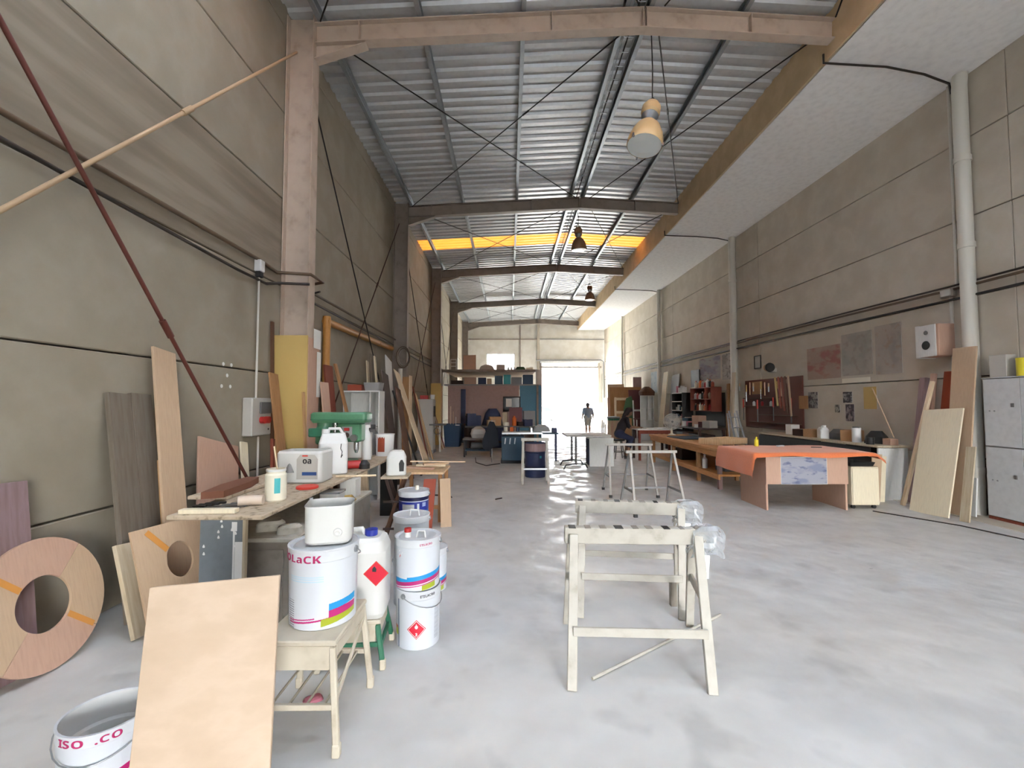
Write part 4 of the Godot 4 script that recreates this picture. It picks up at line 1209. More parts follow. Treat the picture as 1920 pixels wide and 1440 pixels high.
func build_paint_cans() -> void:
	# fresh board leaning on the stool
	var fb := lean("fresh_board", "fresh pale plywood sheet leaning in the left foreground", "board", Vector3(-1.117, 0, -1.67), Vector3(-1.181, 0.885, -1.85), Vector3(1, 0, -0.16), 0.475, 0.018, M("fresh_sheet"))
	# open can bottom left
	var a := paint_can("open empty white can at the bottom left corner with tape band", Vector3(-1.685, 0, -1.95), -0.55, 0.155, 0.315, 5, true, "", 2.4)
	wrap_text("lettering", "ISO", 0.03, 0.158, 0.5, 0.288, M("print_magenta"), a, 0.0, 1.6)
	wrap_text("lettering", ".CO", 0.028, 0.158, 1.3, 0.288, M("print_magenta"), a, 0.0, 1.4)
	# cream stool with the big printed can
	school_stool("cream metal school stool with wire rack behind the fresh board", Vector3(-0.985, 0, -2.36), 0.0, 0.36, 0.46, 0.5, "stool_paint", "stool_paint", true)
	var b := paint_can("big white can with pink lettering standing on the cream stool", Vector3(-0.965, 0.501, -2.38), 0.0, 0.168, 0.385, 0)
	wrap_text("lettering", "ISOLaCK", 0.036, 0.171, -0.52, 0.342, M("print_magenta"), b, 0.0, 1.45)
	var cc := thing("cut_can", "white plastic can with its top cut off, on the big printed can", "can", Vector3(-0.945, 0.888, -2.40), 0.25)
	var cs := st()
	loft(cs, [[0.0, 0.2, 0.19, 0.04], [0.012, 0.225, 0.21, 0.05], [0.19, 0.23, 0.215, 0.05]], Transform3D(), false)
	loft(cs, [[0.012, 0.215, 0.2, 0.045], [0.188, 0.222, 0.207, 0.046]], Transform3D(), false)
	part("shell", cs, M("milky"), cc)
	part("spout_stub", lathe(st(), [Vector2(0.022, 0.0), Vector2(0.02, 0.008), Vector2(0.012, 0.01), Vector2(0.0, 0.004)], 14, Transform3D(Basis(Vector3.RIGHT, PI * 0.5), Vector3(0.05, 0.06, 0.108))), M("milky"), cc)
	part("cut_edge", loft(st(), [[0.186, 0.234, 0.219, 0.05], [0.193, 0.234, 0.219, 0.05]], Transform3D(), false, false), M("white_plastic"), cc)
	# jerrycan on a low green stool
	school_stool("low green legged stool under the big clear jerrycan", Vector3(-0.97, 0, -2.93), 0.1, 0.34, 0.3, 0.28, "stool_paint", "green_leg", false)
	var jc := thing("jerrycan", "big translucent jerrycan with blue cap and red diamond on the green stool", "jerrycan", Vector3(-0.945, 0.281, -2.93), 0.1)
	part("body", loft(st(), [[0.0, 0.30, 0.26, 0.04], [0.03, 0.33, 0.29, 0.06], [0.40, 0.33, 0.29, 0.06], [0.46, 0.29, 0.25, 0.06], [0.48, 0.24, 0.2, 0.05]]), M("milky"), jc)
	part("cap", lathe(st(), [Vector2(0.036, 0), Vector2(0.04, 0.006), Vector2(0.04, 0.04), Vector2(0.0, 0.042)], 18, at(0.06, 0.478, 0.02)), M("blue_deep"), jc)
	part("handle", tube(st(), [Vector3(-0.1, 0.47, 0), Vector3(-0.09, 0.51, 0), Vector3(0.0, 0.515, 0), Vector3(0.02, 0.48, 0)], 0.016, 8), M("milky"), jc)
	part("hazard_diamond", prism(st(), diamond(0.068), 0.001, at(0.115, 0.28, 0.1465)), M("hazard_red"), jc, "red diamond hazard label")
	part("hazard_border", prism(st(), diamond(0.076), 0.001, at(0.115, 0.28, 0.1456)), M("red_bright"), jc)
	part("flame_mark", prism(st(), PackedVector2Array([Vector2(-0.012, 0.012), Vector2(0.01, 0.01), Vector2(0.013, 0.028), Vector2(0.0, 0.045), Vector2(-0.013, 0.03)]), 0.001, at(0.105, 0.28, 0.1472)), M("print_black"), jc)
	# stack of two on the floor
	var s1 := paint_can("lower can of the near floor stack with big red hazard diamond", Vector3(-0.62, 0, -3.12), 0.0, 0.148, 0.375, 2, false, "white paint cans", PI - 0.5)
	hazard(s1, 0.1455, 0.12, 0.135, 0.062)
	wrap_text("lettering", "ETILACRO", 0.017, 0.1515, 0.62, 0.345, M("print_black"), s1, 0.04)
	var s2 := paint_can("upper can of the near floor stack with blue and pink bands", Vector3(-0.625, 0.3765, -3.12), 0.0, 0.15, 0.33, 1)
	hazard(s2, 0.1475, -0.75, 0.245, 0.036)
	wrap_text("lettering", "ETILACRO", 0.014, 0.1535, 0.55, 0.3, M("print_magenta"), s2, 0.04)
	var sp := part("spout", lathe(st(), [Vector2(0.02, 0.325), Vector2(0.02, 0.36), Vector2(0.0, 0.362)], 12, at(-0.06, 0, 0.05)), M("white_plastic"), s2)
	part("spout_cap", lathe(st(), [Vector2(0.024, 0.36), Vector2(0.024, 0.385), Vector2(0.0, 0.385)], 12, at(-0.06, 0, 0.05)), M("red"), sp)
	part("lid_grip", tube(st(), [Vector3(0.0, 0.325, 0.06), Vector3(0.01, 0.37, 0.06), Vector3(0.055, 0.368, 0.06), Vector3(0.06, 0.325, 0.06)], 0.006, 6), M("white_plastic"), s2)
	var s3 := paint_can("small can half hidden behind the near floor stack", Vector3(-0.665, 0, -3.98), 0.0, 0.12, 0.36, 1)
	hazard(s3, 0.118, 0.2, 0.22, 0.035)
	paint_can("lower can of the farther stack behind the hazard cans", Vector3(-0.80, 0, -3.72), 0.2, 0.142, 0.36, 4)
	var s5 := paint_can("open topped upper can of the farther stack with one blue swoosh", Vector3(-0.80, 0.3615, -3.72), 0.1, 0.142, 0.34, 4)
	part("lid_grip", tube(st(), [Vector3(-0.01, 0.335, 0.05), Vector3(0.0, 0.385, 0.05), Vector3(0.06, 0.38, 0.05), Vector3(0.065, 0.335, 0.05)], 0.006, 6), M("white_plastic"), s5)
	paint_can("white can under the blue emulsion bucket", Vector3(-1.0, 0, -4.75), 0.0, 0.15, 0.34, 4)
	var bb := paint_can("blue paint bucket with white text panel by the folding stand", Vector3(-1.0, 0.3415, -4.75), 0.1, 0.155, 0.36, 3, false, "")
	part("spout", lathe(st(), [Vector2(0.02, 0.355), Vector2(0.018, 0.4), Vector2(0.0, 0.4)], 12, at(0.03, 0, -0.02)), M("cream"), bb)
	# litter on the floor round the stool
	single("crumpled_wrapper", "crumpled white and pink wrapper on the floor under the cream stool", "wrapper", loft(st(), [[0.0, 0.1, 0.07, 0.02], [0.012, 0.08, 0.06, 0.02], [0.02, 0.04, 0.03, 0.01]]), M("pink"), Vector3(-1.06, 0.001, -2.5), 0.6)
# ---------------------------------------------------------------- left side, second bay and beyond
func open_shelf(called: String, label: String, pos: Vector3, turn: float, w: float, h: float, d: float, shelves: Array, m: String, uprights := [], group := "") -> Node3D:
	var t := thing(called, label, "shelf unit", pos, turn, group)
	for sx in [-1.0, 1.0]:
		part("side_panel", bx(0.02, h, d, sx * (w * 0.5 - 0.01), h * 0.5, 0), M(m), t)
	part("back_panel", bx(w - 0.04, h, 0.012, 0, h * 0.5, -d * 0.5 + 0.006), M(m), t)
	part("top_panel", bx(w, 0.02, d, 0, h - 0.01, 0), M(m), t)
	for y in shelves:
		part("shelf", bx(w - 0.04, 0.02, d - 0.02, 0, y, 0.01), M(m), t)
	for e in uprights:
		part("divider", bx(0.018, e[2] - e[1], d - 0.03, e[0], (e[1] + e[2]) * 0.5, 0.01), M(m), t)
	return t

func crate(called: String, label: String, cat: String, pos: Vector3, turn: float, w: float, h: float, d: float, m: String, group := "") -> Node3D:
	# carton with folded flaps and a tape seam
	var t := thing(called, label, cat, pos, turn, group)
	part("body", bx(w, h, d, 0, h * 0.5, 0, 0.004), M(m), t)
	part("flap", bx(w * 0.495, 0.004, d * 0.99, -w * 0.25, h + 0.003, 0, 0.001), M(m), t)
	part("flap", bx(w * 0.495, 0.004, d * 0.99, w * 0.25, h + 0.003, 0, 0.001), M(m), t)
	part("tape_seam", bx(0.04, 0.002, d, 0, h + 0.006, 0, 0.0), M("tape"), t)
	return t

func tin(called: String, label: String, cat: String, pos: Vector3, r: float, h: float, m: String, lid := "", group := "") -> Node3D:
	var t := thing(called, label, cat, pos, 0.0, group)
	part("body", lathe(st(), [Vector2(0.0, 0.0), Vector2(r * 0.97, 0.0), Vector2(r, 0.004), Vector2(r, h * 0.93), Vector2(r * 1.03, h * 0.94), Vector2(r * 1.03, h), Vector2(r * 0.95, h), Vector2(r * 0.93, h * 0.96), Vector2(0, h * 0.96)], 18), M(m), t)
	if lid != "":
		part("lid", lathe(st(), [Vector2(r * 0.8, h * 0.97), Vector2(r * 0.8, h * 1.08), Vector2(0, h * 1.08)], 18), M(lid), t)
	return t

func flask(called: String, label: String, pos: Vector3, r: float, h: float, m: String, cap: String, group := "") -> Node3D:
	var t := thing(called, label, "bottle", pos, 0.0, group)
	part("body", lathe(st(), [Vector2(0.0, 0.0), Vector2(r * 0.95, 0.0), Vector2(r, 0.005), Vector2(r, h * 0.66), Vector2(r * 0.4, h * 0.82), Vector2(r * 0.36, h * 0.88), Vector2(0, h * 0.88)], 14), M(m), t)
	part("cap", lathe(st(), [Vector2(r * 0.45, h * 0.87), Vector2(r * 0.45, h), Vector2(0, h)], 12), M(cap), t)
	return t

func build_left_far() -> void:
	# folding stand with a cut can on it
	var f := thing("folding_stand", "dark folding wooden stand with crossed legs left of the paint cans", "stand", Vector3(-1.31, 0, -5.25), 0.1)
	part("top_board", bx(0.3, 0.025, 0.34, 0, 0.765, 0), M("bench_top"), f)
	for sz in [-0.14, 0.14]:
		part("leg", bar(st(), Vector3(-0.14, 0, sz), Vector3(0.1, 0.75, sz), 0.035, 0.025), M("walnut"), f)
		part("leg", bar(st(), Vector3(0.14, 0, sz * 0.8), Vector3(-0.1, 0.75, sz * 0.8), 0.035, 0.025), M("brown_dark"), f)
	for y in [0.2, 0.5]:
		part("crossbar", bar(st(), Vector3(-0.15 + y * 0.3, y, -0.15), Vector3(-0.15 + y * 0.3, y, 0.15), 0.025, 0.02), M("walnut"), f)
		part("crossbar", bar(st(), Vector3(-0.12, y, 0.155), Vector3(0.12, y, 0.155), 0.025, 0.012, Vector3.UP), M("brown_dark"), f)
	var cc := thing("cut_can", "translucent can with a cut-out side on the folding stand", "can", Vector3(-1.31, 0.779, -5.25), 0.2)
	var s := st()
	loft(s, [[0.0, 0.19, 0.19, 0.03], [0.01, 0.22, 0.21, 0.04], [0.2, 0.22, 0.21, 0.04], [0.27, 0.16, 0.16, 0.04], [0.29, 0.1, 0.1, 0.03]], Transform3D(), false)
	part("shell", s, M("milky"), cc)
	part("dark_opening", loft(st(), [[0.05, 0.05, 0.004, 0.001], [0.14, 0.06, 0.004, 0.001], [0.18, 0.02, 0.004, 0.001]], at(0.06, 0, 0.106)), M("black"), cc)
	# low offcut bench behind the blue bucket
	var ob := thing("offcut_bench", "low rough bench heaped with offcuts behind the folding stand", "bench", Vector3(-1.2, 0, -6.45))
	part("top_board", bx(0.62, 0.03, 0.7, 0, 0.66, 0), M("ply"), ob)
	for e in [[-0.26, -0.3], [0.26, -0.3], [-0.26, 0.3], [0.26, 0.3]]:
		part("leg", bx(0.05, 0.645, 0.05, e[0], 0.3225, e[1]), M("oak"), ob)
	part("stretcher", bx(0.5, 0.05, 0.03, 0, 0.2, 0.3), M("oak"), ob)
	var of := [[-0.1, 0.1, 0.5, "mdf_pink", "long pinkish offcut on the low rough bench"], [0.08, -0.1, 0.42, "board_cream", "cream offcut on the low rough bench"], [0.16, 0.18, 0.36, "mdf", "tan offcut at the right side of the low rough bench"]]
	for k in 3:
		single("offcut", of[k][4], "offcut", box(st(), Vector3(of[k][2], 0.028, 0.09), at(0, 0.0145, 0), 0.003), M(of[k][3]), Vector3(-1.2 + of[k][0], 0.677 + 0.03 * k, -6.45 + of[k][1] * 0.3), 0.4 * k - 0.4)
	lean("offcut_board", "tan board on edge against the low rough bench", "board", Vector3(-0.82, 0, -5.9), Vector3(-0.86, 0.6, -6.05), Vector3(1, 0, 0), 0.14, 0.02, M("mdf"))
	lean("offcut_board", "orange board beside the blue paint bucket", "board", Vector3(-1.04, 0, -5.6), Vector3(-1.05, 0.6, -6.0), Vector3(1, 0, 0.0), 0.16, 0.02, M("rust_red"))
	lean("long_batten", "thin long lath poking out right over the low rough bench", "batten", Vector3(-1.4, 0.785, -6.4), Vector3(-0.62, 0.785, -6.35), ZW, 0.05, 0.015, M("ply_pale"))
	# white shelf against the wall with boards in it
	var sh := open_shelf("white_shelf", "white open shelf cabinet against the left wall behind the bench", Vector3(-2.5, 0, -7.75), 0.06, 0.6, 1.82, 0.4, [0.62, 1.2], "lam_white", [[0.14, 0.63, 1.8], [0.06, 0.0, 0.6]])
	for k in 3:
		lean("offcut_board", ["dark brown board standing in the white shelf", "left tan board standing in the white shelf", "right tan board standing in the white shelf"][k], "board", Vector3(-2.70 + 0.1 * k, 0.636, -7.64), Vector3(-2.69 + 0.1 * k, 1.17, -7.70), Vector3(1, 0, 0.1), [0.05, 0.1, 0.09][k], 0.016, M(["walnut", "ply_dark", "oak"][k]))
	crate("carton", "orange brown flat box on top of the white shelf", "box", Vector3(-2.64, 1.822, -7.78), 0.05, 0.24, 0.1, 0.3, "rust_red")
	single("grey_bin", "grey plastic tray on top of the white shelf", "tray", loft(st(), [[0.0, 0.24, 0.26, 0.02], [0.14, 0.28, 0.3, 0.02]], Transform3D(), false), M("grey_mid"), Vector3(-2.34, 1.822, -7.75))
	# many boards leaning in the second bay
	var bl := [[-2.6, -8.6, 2.45, -8.95, 0.12, "wood_dusty", "pale grey board, leftmost of the trio above the white shelf"], [-2.55, -8.85, 2.62, -9.2, 0.14, "wood_grey", "dark grey board, middle of the trio above the white shelf"], [-2.5, -9.1, 2.6, -9.42, 0.1, "board_cream", "cream board, rightmost of the trio above the white shelf"], [-2.5, -9.75, 2.66, -10.5, 0.5, "lam_white", "big white laminate sheet leaning in the second bay"], [-2.2, -8.95, 2.25, -9.4, 0.45, "brown_dark", "blackish sheet leaning right of the white shelf"], [-2.05, -9.5, 1.95, -9.9, 0.4, "walnut", "dark brown sheet leaning in the second bay"]]
	for e in bl:
		lean("leaning_board", e[6], "board", Vector3(e[0], 0, e[1]), Vector3(e[0] - 0.42 if e[4] < 0.46 and e[4] > 0.3 else -2.84, e[2], e[3]), ZW, e[4], 0.02, M(e[5]))
	lean("long_plank", "long bright plank with notches slanting in front of the second column", "plank", Vector3(-1.85, 0, -10.45), Vector3(-2.8, 2.4, -11.1), ZW, 0.42, 0.02, M("ply_pale"))
	lean("leaning_board", "dark strip right below the long bright plank", "board", Vector3(-1.95, 0, -10.05), Vector3(-2.7, 1.9, -10.4), ZW, 0.08, 0.03, M("black"))
	var c2 := thing("column_casing", "orange brown board casing on the second left column", "casing", Vector3(-2.9, 0, -11.9))
	part("front_board", bx(0.24, 2.3, 0.02, 0.16, 1.15, 0.2), M("oak"), c2)
	part("side_board", bx(0.02, 2.34, 0.3, 0.29, 1.17, 0.05), M("ply_pale"), c2)
	var wp := single("standing_pipe", "white plastic pipe standing before the second left column", "pipe", tube(st(), [Vector3(0, 0, 0), Vector3(0, 2.5, 0)], 0.055, 12), M("pipe_white"), Vector3(-2.8, 0, -11.5))
	for e in [[-2.2, -12.4, 1.5, -12.6, 0.1, "ply_pale", "narrow light lath right of the second column"], [-2.3, -12.8, 2.1, -13.2, 0.12, "red_wood", "reddish lath leaning past the second column"], [-2.2, -13.0, 1.9, -13.6, 0.1, "ply", "tan lath leaning past the second column"], [-2.35, -13.4, 1.7, -13.9, 0.2, "mdf", "broad tan board before the white machine"]]:
		lean("leaning_lath", e[6], "board", Vector3(e[0], 0, e[1]), Vector3(-2.84, e[2], e[3]), ZW, e[4], 0.025, M(e[5]))
	# grey white machine cabinet
	var mc := thing("machine_cabinet", "off white upright machine cabinet against the left wall", "machine", Vector3(-2.72, 0, -14.8))
	part("cabinet", bx(0.5, 1.75, 0.5, 0, 0.875, 0, 0.02), M("grey_box"), mc)
	part("base", bx(0.56, 0.1, 0.56, 0, 0.05, 0, 0.01), M("grey_mid"), mc)
	part("work_table", bx(0.5, 0.05, 0.45, 0.38, 0.92, 0.05, 0.006), M("grey_dark"), mc)
	part("dark_recess", bx(0.01, 0.35, 0.36, 0.256, 1.35, 0, 0.0), M("black"), mc)
	part("support", bx(0.06, 0.85, 0.06, 0.45, 0.45, 0.05), M("grey_box"), mc)
	part("hand_wheel", lathe(st(), [Vector2(0.1, 0.0), Vector2(0.12, 0.01), Vector2(0.1, 0.02)], 16, Transform3D(Basis(Vector3.RIGHT, PI * 0.5), Vector3(0.4, 0.72, 0.3))), M("chrome"), mc)
	crate("carton", "red lidded box on top of the off white machine", "box", Vector3(-2.8, 1.751, -14.8), 0.1, 0.26, 0.12, 0.26, "red")
	single("white_bucket", "small white bucket on top of the off white machine", "bucket", lathe(st(), [Vector2(0.0, 0.0), Vector2(0.07, 0.0), Vector2(0.085, 0.15), Vector2(0.0, 0.15)], 16), M("white_plastic"), Vector3(-2.55, 1.751, -14.9))
	var c3 := thing("column_casing", "tan board casing on the third left column", "casing", Vector3(-2.9, 0, -17.7))
	part("front_board", bx(0.4, 2.4, 0.02, 0.03, 1.2, 0.2), M("yellow_board"), c3)
	part("side_board", bx(0.02, 2.3, 0.3, 0.24, 1.15, 0.05), M("ply"), c3)
	for k in 4:
		lean("leaning_lath", ["first brown lath near the blue bin", "second orange lath near the blue bin", "third cream lath near the blue bin", "fourth red lath near the blue bin"][k], "board", Vector3(-2.35, 0, -15.5 - 0.28 * k), Vector3(-2.84, 1.9 - 0.15 * k, -15.9 - 0.28 * k), ZW, 0.08, 0.025, M(["mdf", "oak", "board_cream", "red_wood"][k]))
	# blue rubbish bin with sticks
	var bn := thing("rubbish_bin", "big dark blue rubbish bin before the office wall", "bin", Vector3(-2.12, 0, -17.0))
	var bs := st()
	loft(bs, [[0.0, 0.52, 0.5, 0.05], [0.02, 0.56, 0.54, 0.06], [0.8, 0.68, 0.64, 0.06]], Transform3D(), false)
	loft(bs, [[0.03, 0.52, 0.5, 0.05], [0.8, 0.65, 0.61, 0.06]], Transform3D(), false)
	part("body", bs, M("blue_bin"), bn)
	part("rim", loft(st(), [[0.78, 0.71, 0.67, 0.06], [0.84, 0.71, 0.67, 0.06]], Transform3D(), false, false), M("blue_bin"), bn)
	part("rim_label", bx(0.16, 0.03, 0.004, 0.2, 0.81, 0.337, 0.0), M("print_white"), bn)
	for k in 3:
		lean("waste_stick", ["left", "middle", "right"][k] + " thin wood stick standing in the blue bin", "stick", Vector3(-2.22 + 0.1 * k, 0.06, -17.0), Vector3(-2.22 + 0.1 * k, 1.5 - 0.2 * k, -17.0), ZW, 0.03, 0.02, M(["ply_pale", "mdf", "lam_white"][k]))

# ---------------------------------------------------------------- office box and loft at the far left
func build_end_office() -> void:
	var o := thing("office_box", "mauve walled office cabin under the loft at the far left", "cabin", Vector3(0, 0, -18.6))
	part("front_wall", bx(2.95, 2.35, 0.12, -1.06, 1.175, 0), M("office_wall"), o)
	part("side_wall", bx(0.12, 2.35, 5.0, 1.27, 1.175, -2.5), M("blue_door"), o)
	part("roof", bx(4.0, 0.06, 5.1, -0.7, 2.38, -2.5), M("grey_mid"), o)
	part("blue_front", bx(0.9, 2.35, 0.1, 0.88, 1.175, 0.02), M("blue_door"), o, "blue painted front panel")
	part("opening_frame", frame_shape(0.72, 0.62, 0.05, 0.05), M("black"), o).position = Vector3(0.1, 1.28, 0.07)
	part("opening_glass", bx(0.62, 0.52, 0.01, 0.1, 1.59, 0.065, 0.0), M("glass_dark"), o)
	part("notice_sheet", bx(0.24, 0.34, 0.004, -0.02, 1.64, 0.082, 0.0), M("paper"), o, "pale yellow sheet behind the office window")
	part("dark_post", bx(0.2, 2.2, 0.06, -1.9, 1.1, 0.1), M("navy"), o)
	# loft platform above
	var l := thing("loft_platform", "loft platform with a brown edge beam above the office", "platform", Vector3(0, 2.9, -18.3))
	part("edge_beam", bx(4.0, 0.1, 0.08, -0.8, 0.05, 0), M("steel_grey"), l)
	part("deck_boards", bx(3.9, 0.03, 5.0, -0.85, 0.09, -2.55), M("mdf"), l)
	for x in [-2.75, 1.15]:
		part("post", bx(0.08, 2.9, 0.08, x, -1.45, 0), M("steel_grey"), l)
	part("pale_window_panel", bx(0.24, 0.6, 0.04, 1.2, -0.22, 0.06), M("lam_white"), l, "white panel at the loft corner")
	# goods on the loft (top 3.005)
	var ly := 3.006
	lean("loft_board", "reddish brown panel standing on the loft at the left", "board", Vector3(-1.72, ly + 0.012, -19.4), Vector3(-1.74, ly + 0.72, -19.6), Vector3.RIGHT, 0.55, 0.03, M("mdf_pink"))
	var rk := thing("loft_rack", "small pale frame rack at the left end of the loft", "rack", Vector3(-2.4, ly, -19.2))
	for x in [-0.12, 0.12]:
		part("post", bx(0.03, 0.5, 0.03, x, 0.25, 0), M("lam_white"), rk)
	for y in [0.2, 0.35, 0.49]:
		part("rung", bx(0.27, 0.03, 0.03, 0, y, 0), M("lam_white"), rk)
	single("tarp_heap", "grey tarpaulin heap on the loft below the window", "tarpaulin", loft(st(), [[0.0, 0.7, 0.6, 0.2], [0.12, 0.64, 0.5, 0.2], [0.24, 0.5, 0.35, 0.15], [0.3, 0.2, 0.15, 0.05]]), M("grey_box"), Vector3(-0.98, ly, -19.5))
	crate("carton", "pale grey box on the loft in front of the window", "box", Vector3(-0.38, ly, -19.4), 0.1, 0.36, 0.28, 0.3, "grey_box")
	for k in 3:
		flask("flask", ["left", "middle", "right"][k] + " small white bottle on the loft edge", Vector3(-0.04 + 0.13 * k, ly, -19.2), 0.045, 0.2, "white_plastic", "white_plastic", "white bottles on the loft")
	single("green_bundle", "dull green bundle at the right end of the loft", "bundle", loft(st(), [[0.0, 0.4, 0.3, 0.1], [0.1, 0.42, 0.32, 0.12], [0.18, 0.3, 0.2, 0.08]]), M("green_cloth"), Vector3(0.48, ly, -19.3))
	crate("carton", "cream flat box at the right end of the loft", "box", Vector3(0.88, ly, -19.3), 0.0, 0.3, 0.14, 0.3, "cream")
	# goods under the loft, on the office roof (2.411)
	var ry := 2.411
	var under := [[-2.2, 0.5, 0.16, "brown_dark", "dark brown bundle on the office roof at far left"], [-1.65, 0.5, 0.3, "mdf_pink", "pinkish box on the office roof"], [-1.15, 0.34, 0.28, "navy", "navy crate on the office roof"], [-0.85, 0.2, 0.24, "mdf", "small tan box on the office roof"], [-0.45, 0.34, 0.36, "blue_machine", "blue box on the office roof"], [-0.1, 0.3, 0.4, "teal", "teal box on the office roof"], [0.3, 0.44, 0.3, "grey_mid", "grey case on the office roof"], [0.78, 0.42, 0.4, "blue_bin", "strong blue crate at the right of the office roof"]]
	for e in under:
		crate("roof_crate", e[4], "box", Vector3(e[0], ry, -18.95), 0.05, e[1], e[2], 0.36, e[3], "boxes stored on the office roof")

# ---------------------------------------------------------------- machines in the middle
func build_middle() -> void:
	# white tubular stand and blue drum
	var w := thing("white_frame_stand", "white painted tube stand in front of the blue drum", "stand", Vector3(0.52, 0, -9.15))
	for x in [-0.24, 0.24]:
		part("leg", bar(st(), Vector3(x * 1.08, 0, 0.22), Vector3(x, 0.86, 0.02), 0.045, 0.045), M("trestle_paint"), w)
		part("leg", bar(st(), Vector3(x * 1.08, 0, -0.25), Vector3(x, 0.86, -0.02), 0.045, 0.045), M("trestle_paint"), w)
	part("top_bar", bx(0.56, 0.06, 0.08, 0, 0.875, 0), M("trestle_paint"), w)
	part("cross_bar", bx(0.5, 0.035, 0.02, 0, 0.3, 0.16), M("alu"), w)
	var dr := thing("steel_drum", "dark blue open drum full of sawdust behind the white stand", "drum", Vector3(0.57, 0, -9.95))
	part("shell", lathe(st(), [Vector2(0.0, 0.0), Vector2(0.22, 0.0), Vector2(0.225, 0.02), Vector2(0.225, 0.22), Vector2(0.235, 0.23), Vector2(0.225, 0.24), Vector2(0.225, 0.52), Vector2(0.235, 0.53), Vector2(0.225, 0.54), Vector2(0.225, 0.72), Vector2(0.23, 0.74), Vector2(0.21, 0.74), Vector2(0.21, 0.6)], 24), M("navy"), dr)
	part("upper_band", lathe(st(), [Vector2(0.228, 0.56), Vector2(0.232, 0.57), Vector2(0.232, 0.72), Vector2(0.228, 0.73)], 24), M("mauve_board"), dr)
	part("sawdust_fill", lathe(st(), [Vector2(0.209, 0.66), Vector2(0.1, 0.7), Vector2(0.0, 0.71)], 24), M("mdf"), dr)
	part("label", wrap_quad(0.2265, 0.5, 0.2, 0.42, 0.47), M("teal"), dr)
	# green base machine with table and saw hood
	var g := thing("saw_machine", "dark green circular saw machine with steel table in the middle", "machine", Vector3(0.1, 0, -12.4))
	part("base_cabinet", bx(0.62, 0.72, 0.6, 0, 0.36, 0, 0.015), M("blue_machine"), g)
	part("plinth", bx(0.66, 0.08, 0.64, 0, 0.04, 0), M("black"), g)
	part("table", bx(1.1, 0.05, 0.7, 0.25, 0.80, -0.1, 0.006), M("alu"), g)
	part("side_table", bx(0.5, 0.04, 0.5, 1.0, 0.78, -0.2, 0.006), M("blue_machine"), g)
	part("fence", bx(0.05, 0.12, 0.7, 0.5, 0.885, -0.1), M("alu"), g)
	part("hood", loft(st(), [[0.83, 0.5, 0.18, 0.05], [0.95, 0.4, 0.16, 0.05], [1.02, 0.2, 0.1, 0.03]], at(0.8, 0, -0.15)), M("grey_mid"), g)
	part("side_leg", bx(0.06, 0.76, 0.06, 1.2, 0.38, -0.2), M("navy"), g)
	for k in 3:
		part("hand_tool", bar(st(), Vector3(-0.22 + 0.13 * k, 0.52, 0.31), Vector3(-0.2 + 0.13 * k, 0.68, 0.31), 0.03, 0.012), M("alu"), g)
	var ap := single("work_apron", "black work apron hanging on the saw machine corner", "apron", prism(st(), PackedVector2Array([Vector2(-0.2, 0.02), Vector2(-0.05, -0.05), Vector2(0.1, 0.06), Vector2(0.24, 0.1), Vector2(0.2, 0.5), Vector2(0.1, 0.74), Vector2(-0.02, 0.76), Vector2(-0.12, 0.5), Vector2(-0.22, 0.22)]), 0.06), M("dark_cloth"), Vector3(-0.52, 0.36, -12.3))
	var hk := single("coat_post", "thin steel post carrying the black apron", "post", tube(st(), [Vector3(0, 0, 0), Vector3(0, 1.14, 0)], 0.015, 8), M("alu"), Vector3(-0.48, 0, -12.345))
	# planer bench with clutter behind
	var pb := thing("planer_bench", "dark long machine bench before the office window", "bench", Vector3(-0.3, 0, -15.6))
	part("top", bx(2.4, 0.05, 0.8, 0, 0.82, 0), M("grey_dark"), pb)
	for e in [[-1.1, -0.3], [1.1, -0.3], [-1.1, 0.3], [1.1, 0.3]]:
		part("leg", bx(0.07, 0.795, 0.07, e[0], 0.3975, e[1]), M("brown_dark"), pb)
	part("lower_shelf", bx(2.2, 0.03, 0.66, 0, 0.3, 0), M("walnut"), pb)
	var py := 0.846
	var items := [[-0.95, 0.5, 0.34, 0.3, "navy", 0.25, "dark blue tilted case left on the machine bench"], [-0.2, 0.4, 0.3, 0.28, "card", 0.2, "brown carton in the middle of the machine bench"], [0.15, 0.16, 0.45, 0.2, "wood_dusty", -0.1, "upright dusty board box on the machine bench"], [0.52, 0.45, 0.62, 0.2, "wine", 0.0, "large dark wine coloured case on the machine bench"], [0.98, 0.4, 0.5, 0.24, "grey_mid", 0.2, "grey appliance at the right of the machine bench"]]
	for e in items:
		crate("bench_case", e[6], "case", Vector3(-0.3 + e[0], py, -15.6), e[5], e[1], e[2], e[3], e[4])
	single("orange_bottle", "orange spray can in front of the wine coloured case", "can", lathe(st(), [Vector2(0, 0), Vector2(0.07, 0), Vector2(0.07, 0.26), Vector2(0.03, 0.3), Vector2(0.03, 0.34), Vector2(0, 0.34)], 14), M("orange"), Vector3(0.17, py, -15.33))
	tin("round_tin", "cream round tin on the machine bench", "tin", Vector3(-0.1, py, -15.3), 0.1, 0.12, "cream")
	single("white_sack", "full white sack on the floor left of the apron", "sack", loft(st(), [[0.0, 0.4, 0.32, 0.1], [0.12, 0.48, 0.38, 0.14], [0.26, 0.4, 0.32, 0.12], [0.34, 0.16, 0.12, 0.05]]), M("grey_box"), Vector3(-0.95, 0.56, -13.8), 0.2)
	var lb := thing("low_cart", "low dark cart under the white sack", "cart", Vector3(-0.95, 0, -13.8))
	part("platform", bx(0.9, 0.05, 0.6, 0, 0.53, 0), M("grey_dark"), lb)
	for e in [[-0.4, -0.25], [0.4, -0.25], [-0.4, 0.25], [0.4, 0.25]]:
		part("leg", bx(0.05, 0.505, 0.05, e[0], 0.2525, e[1]), M("black"), lb)
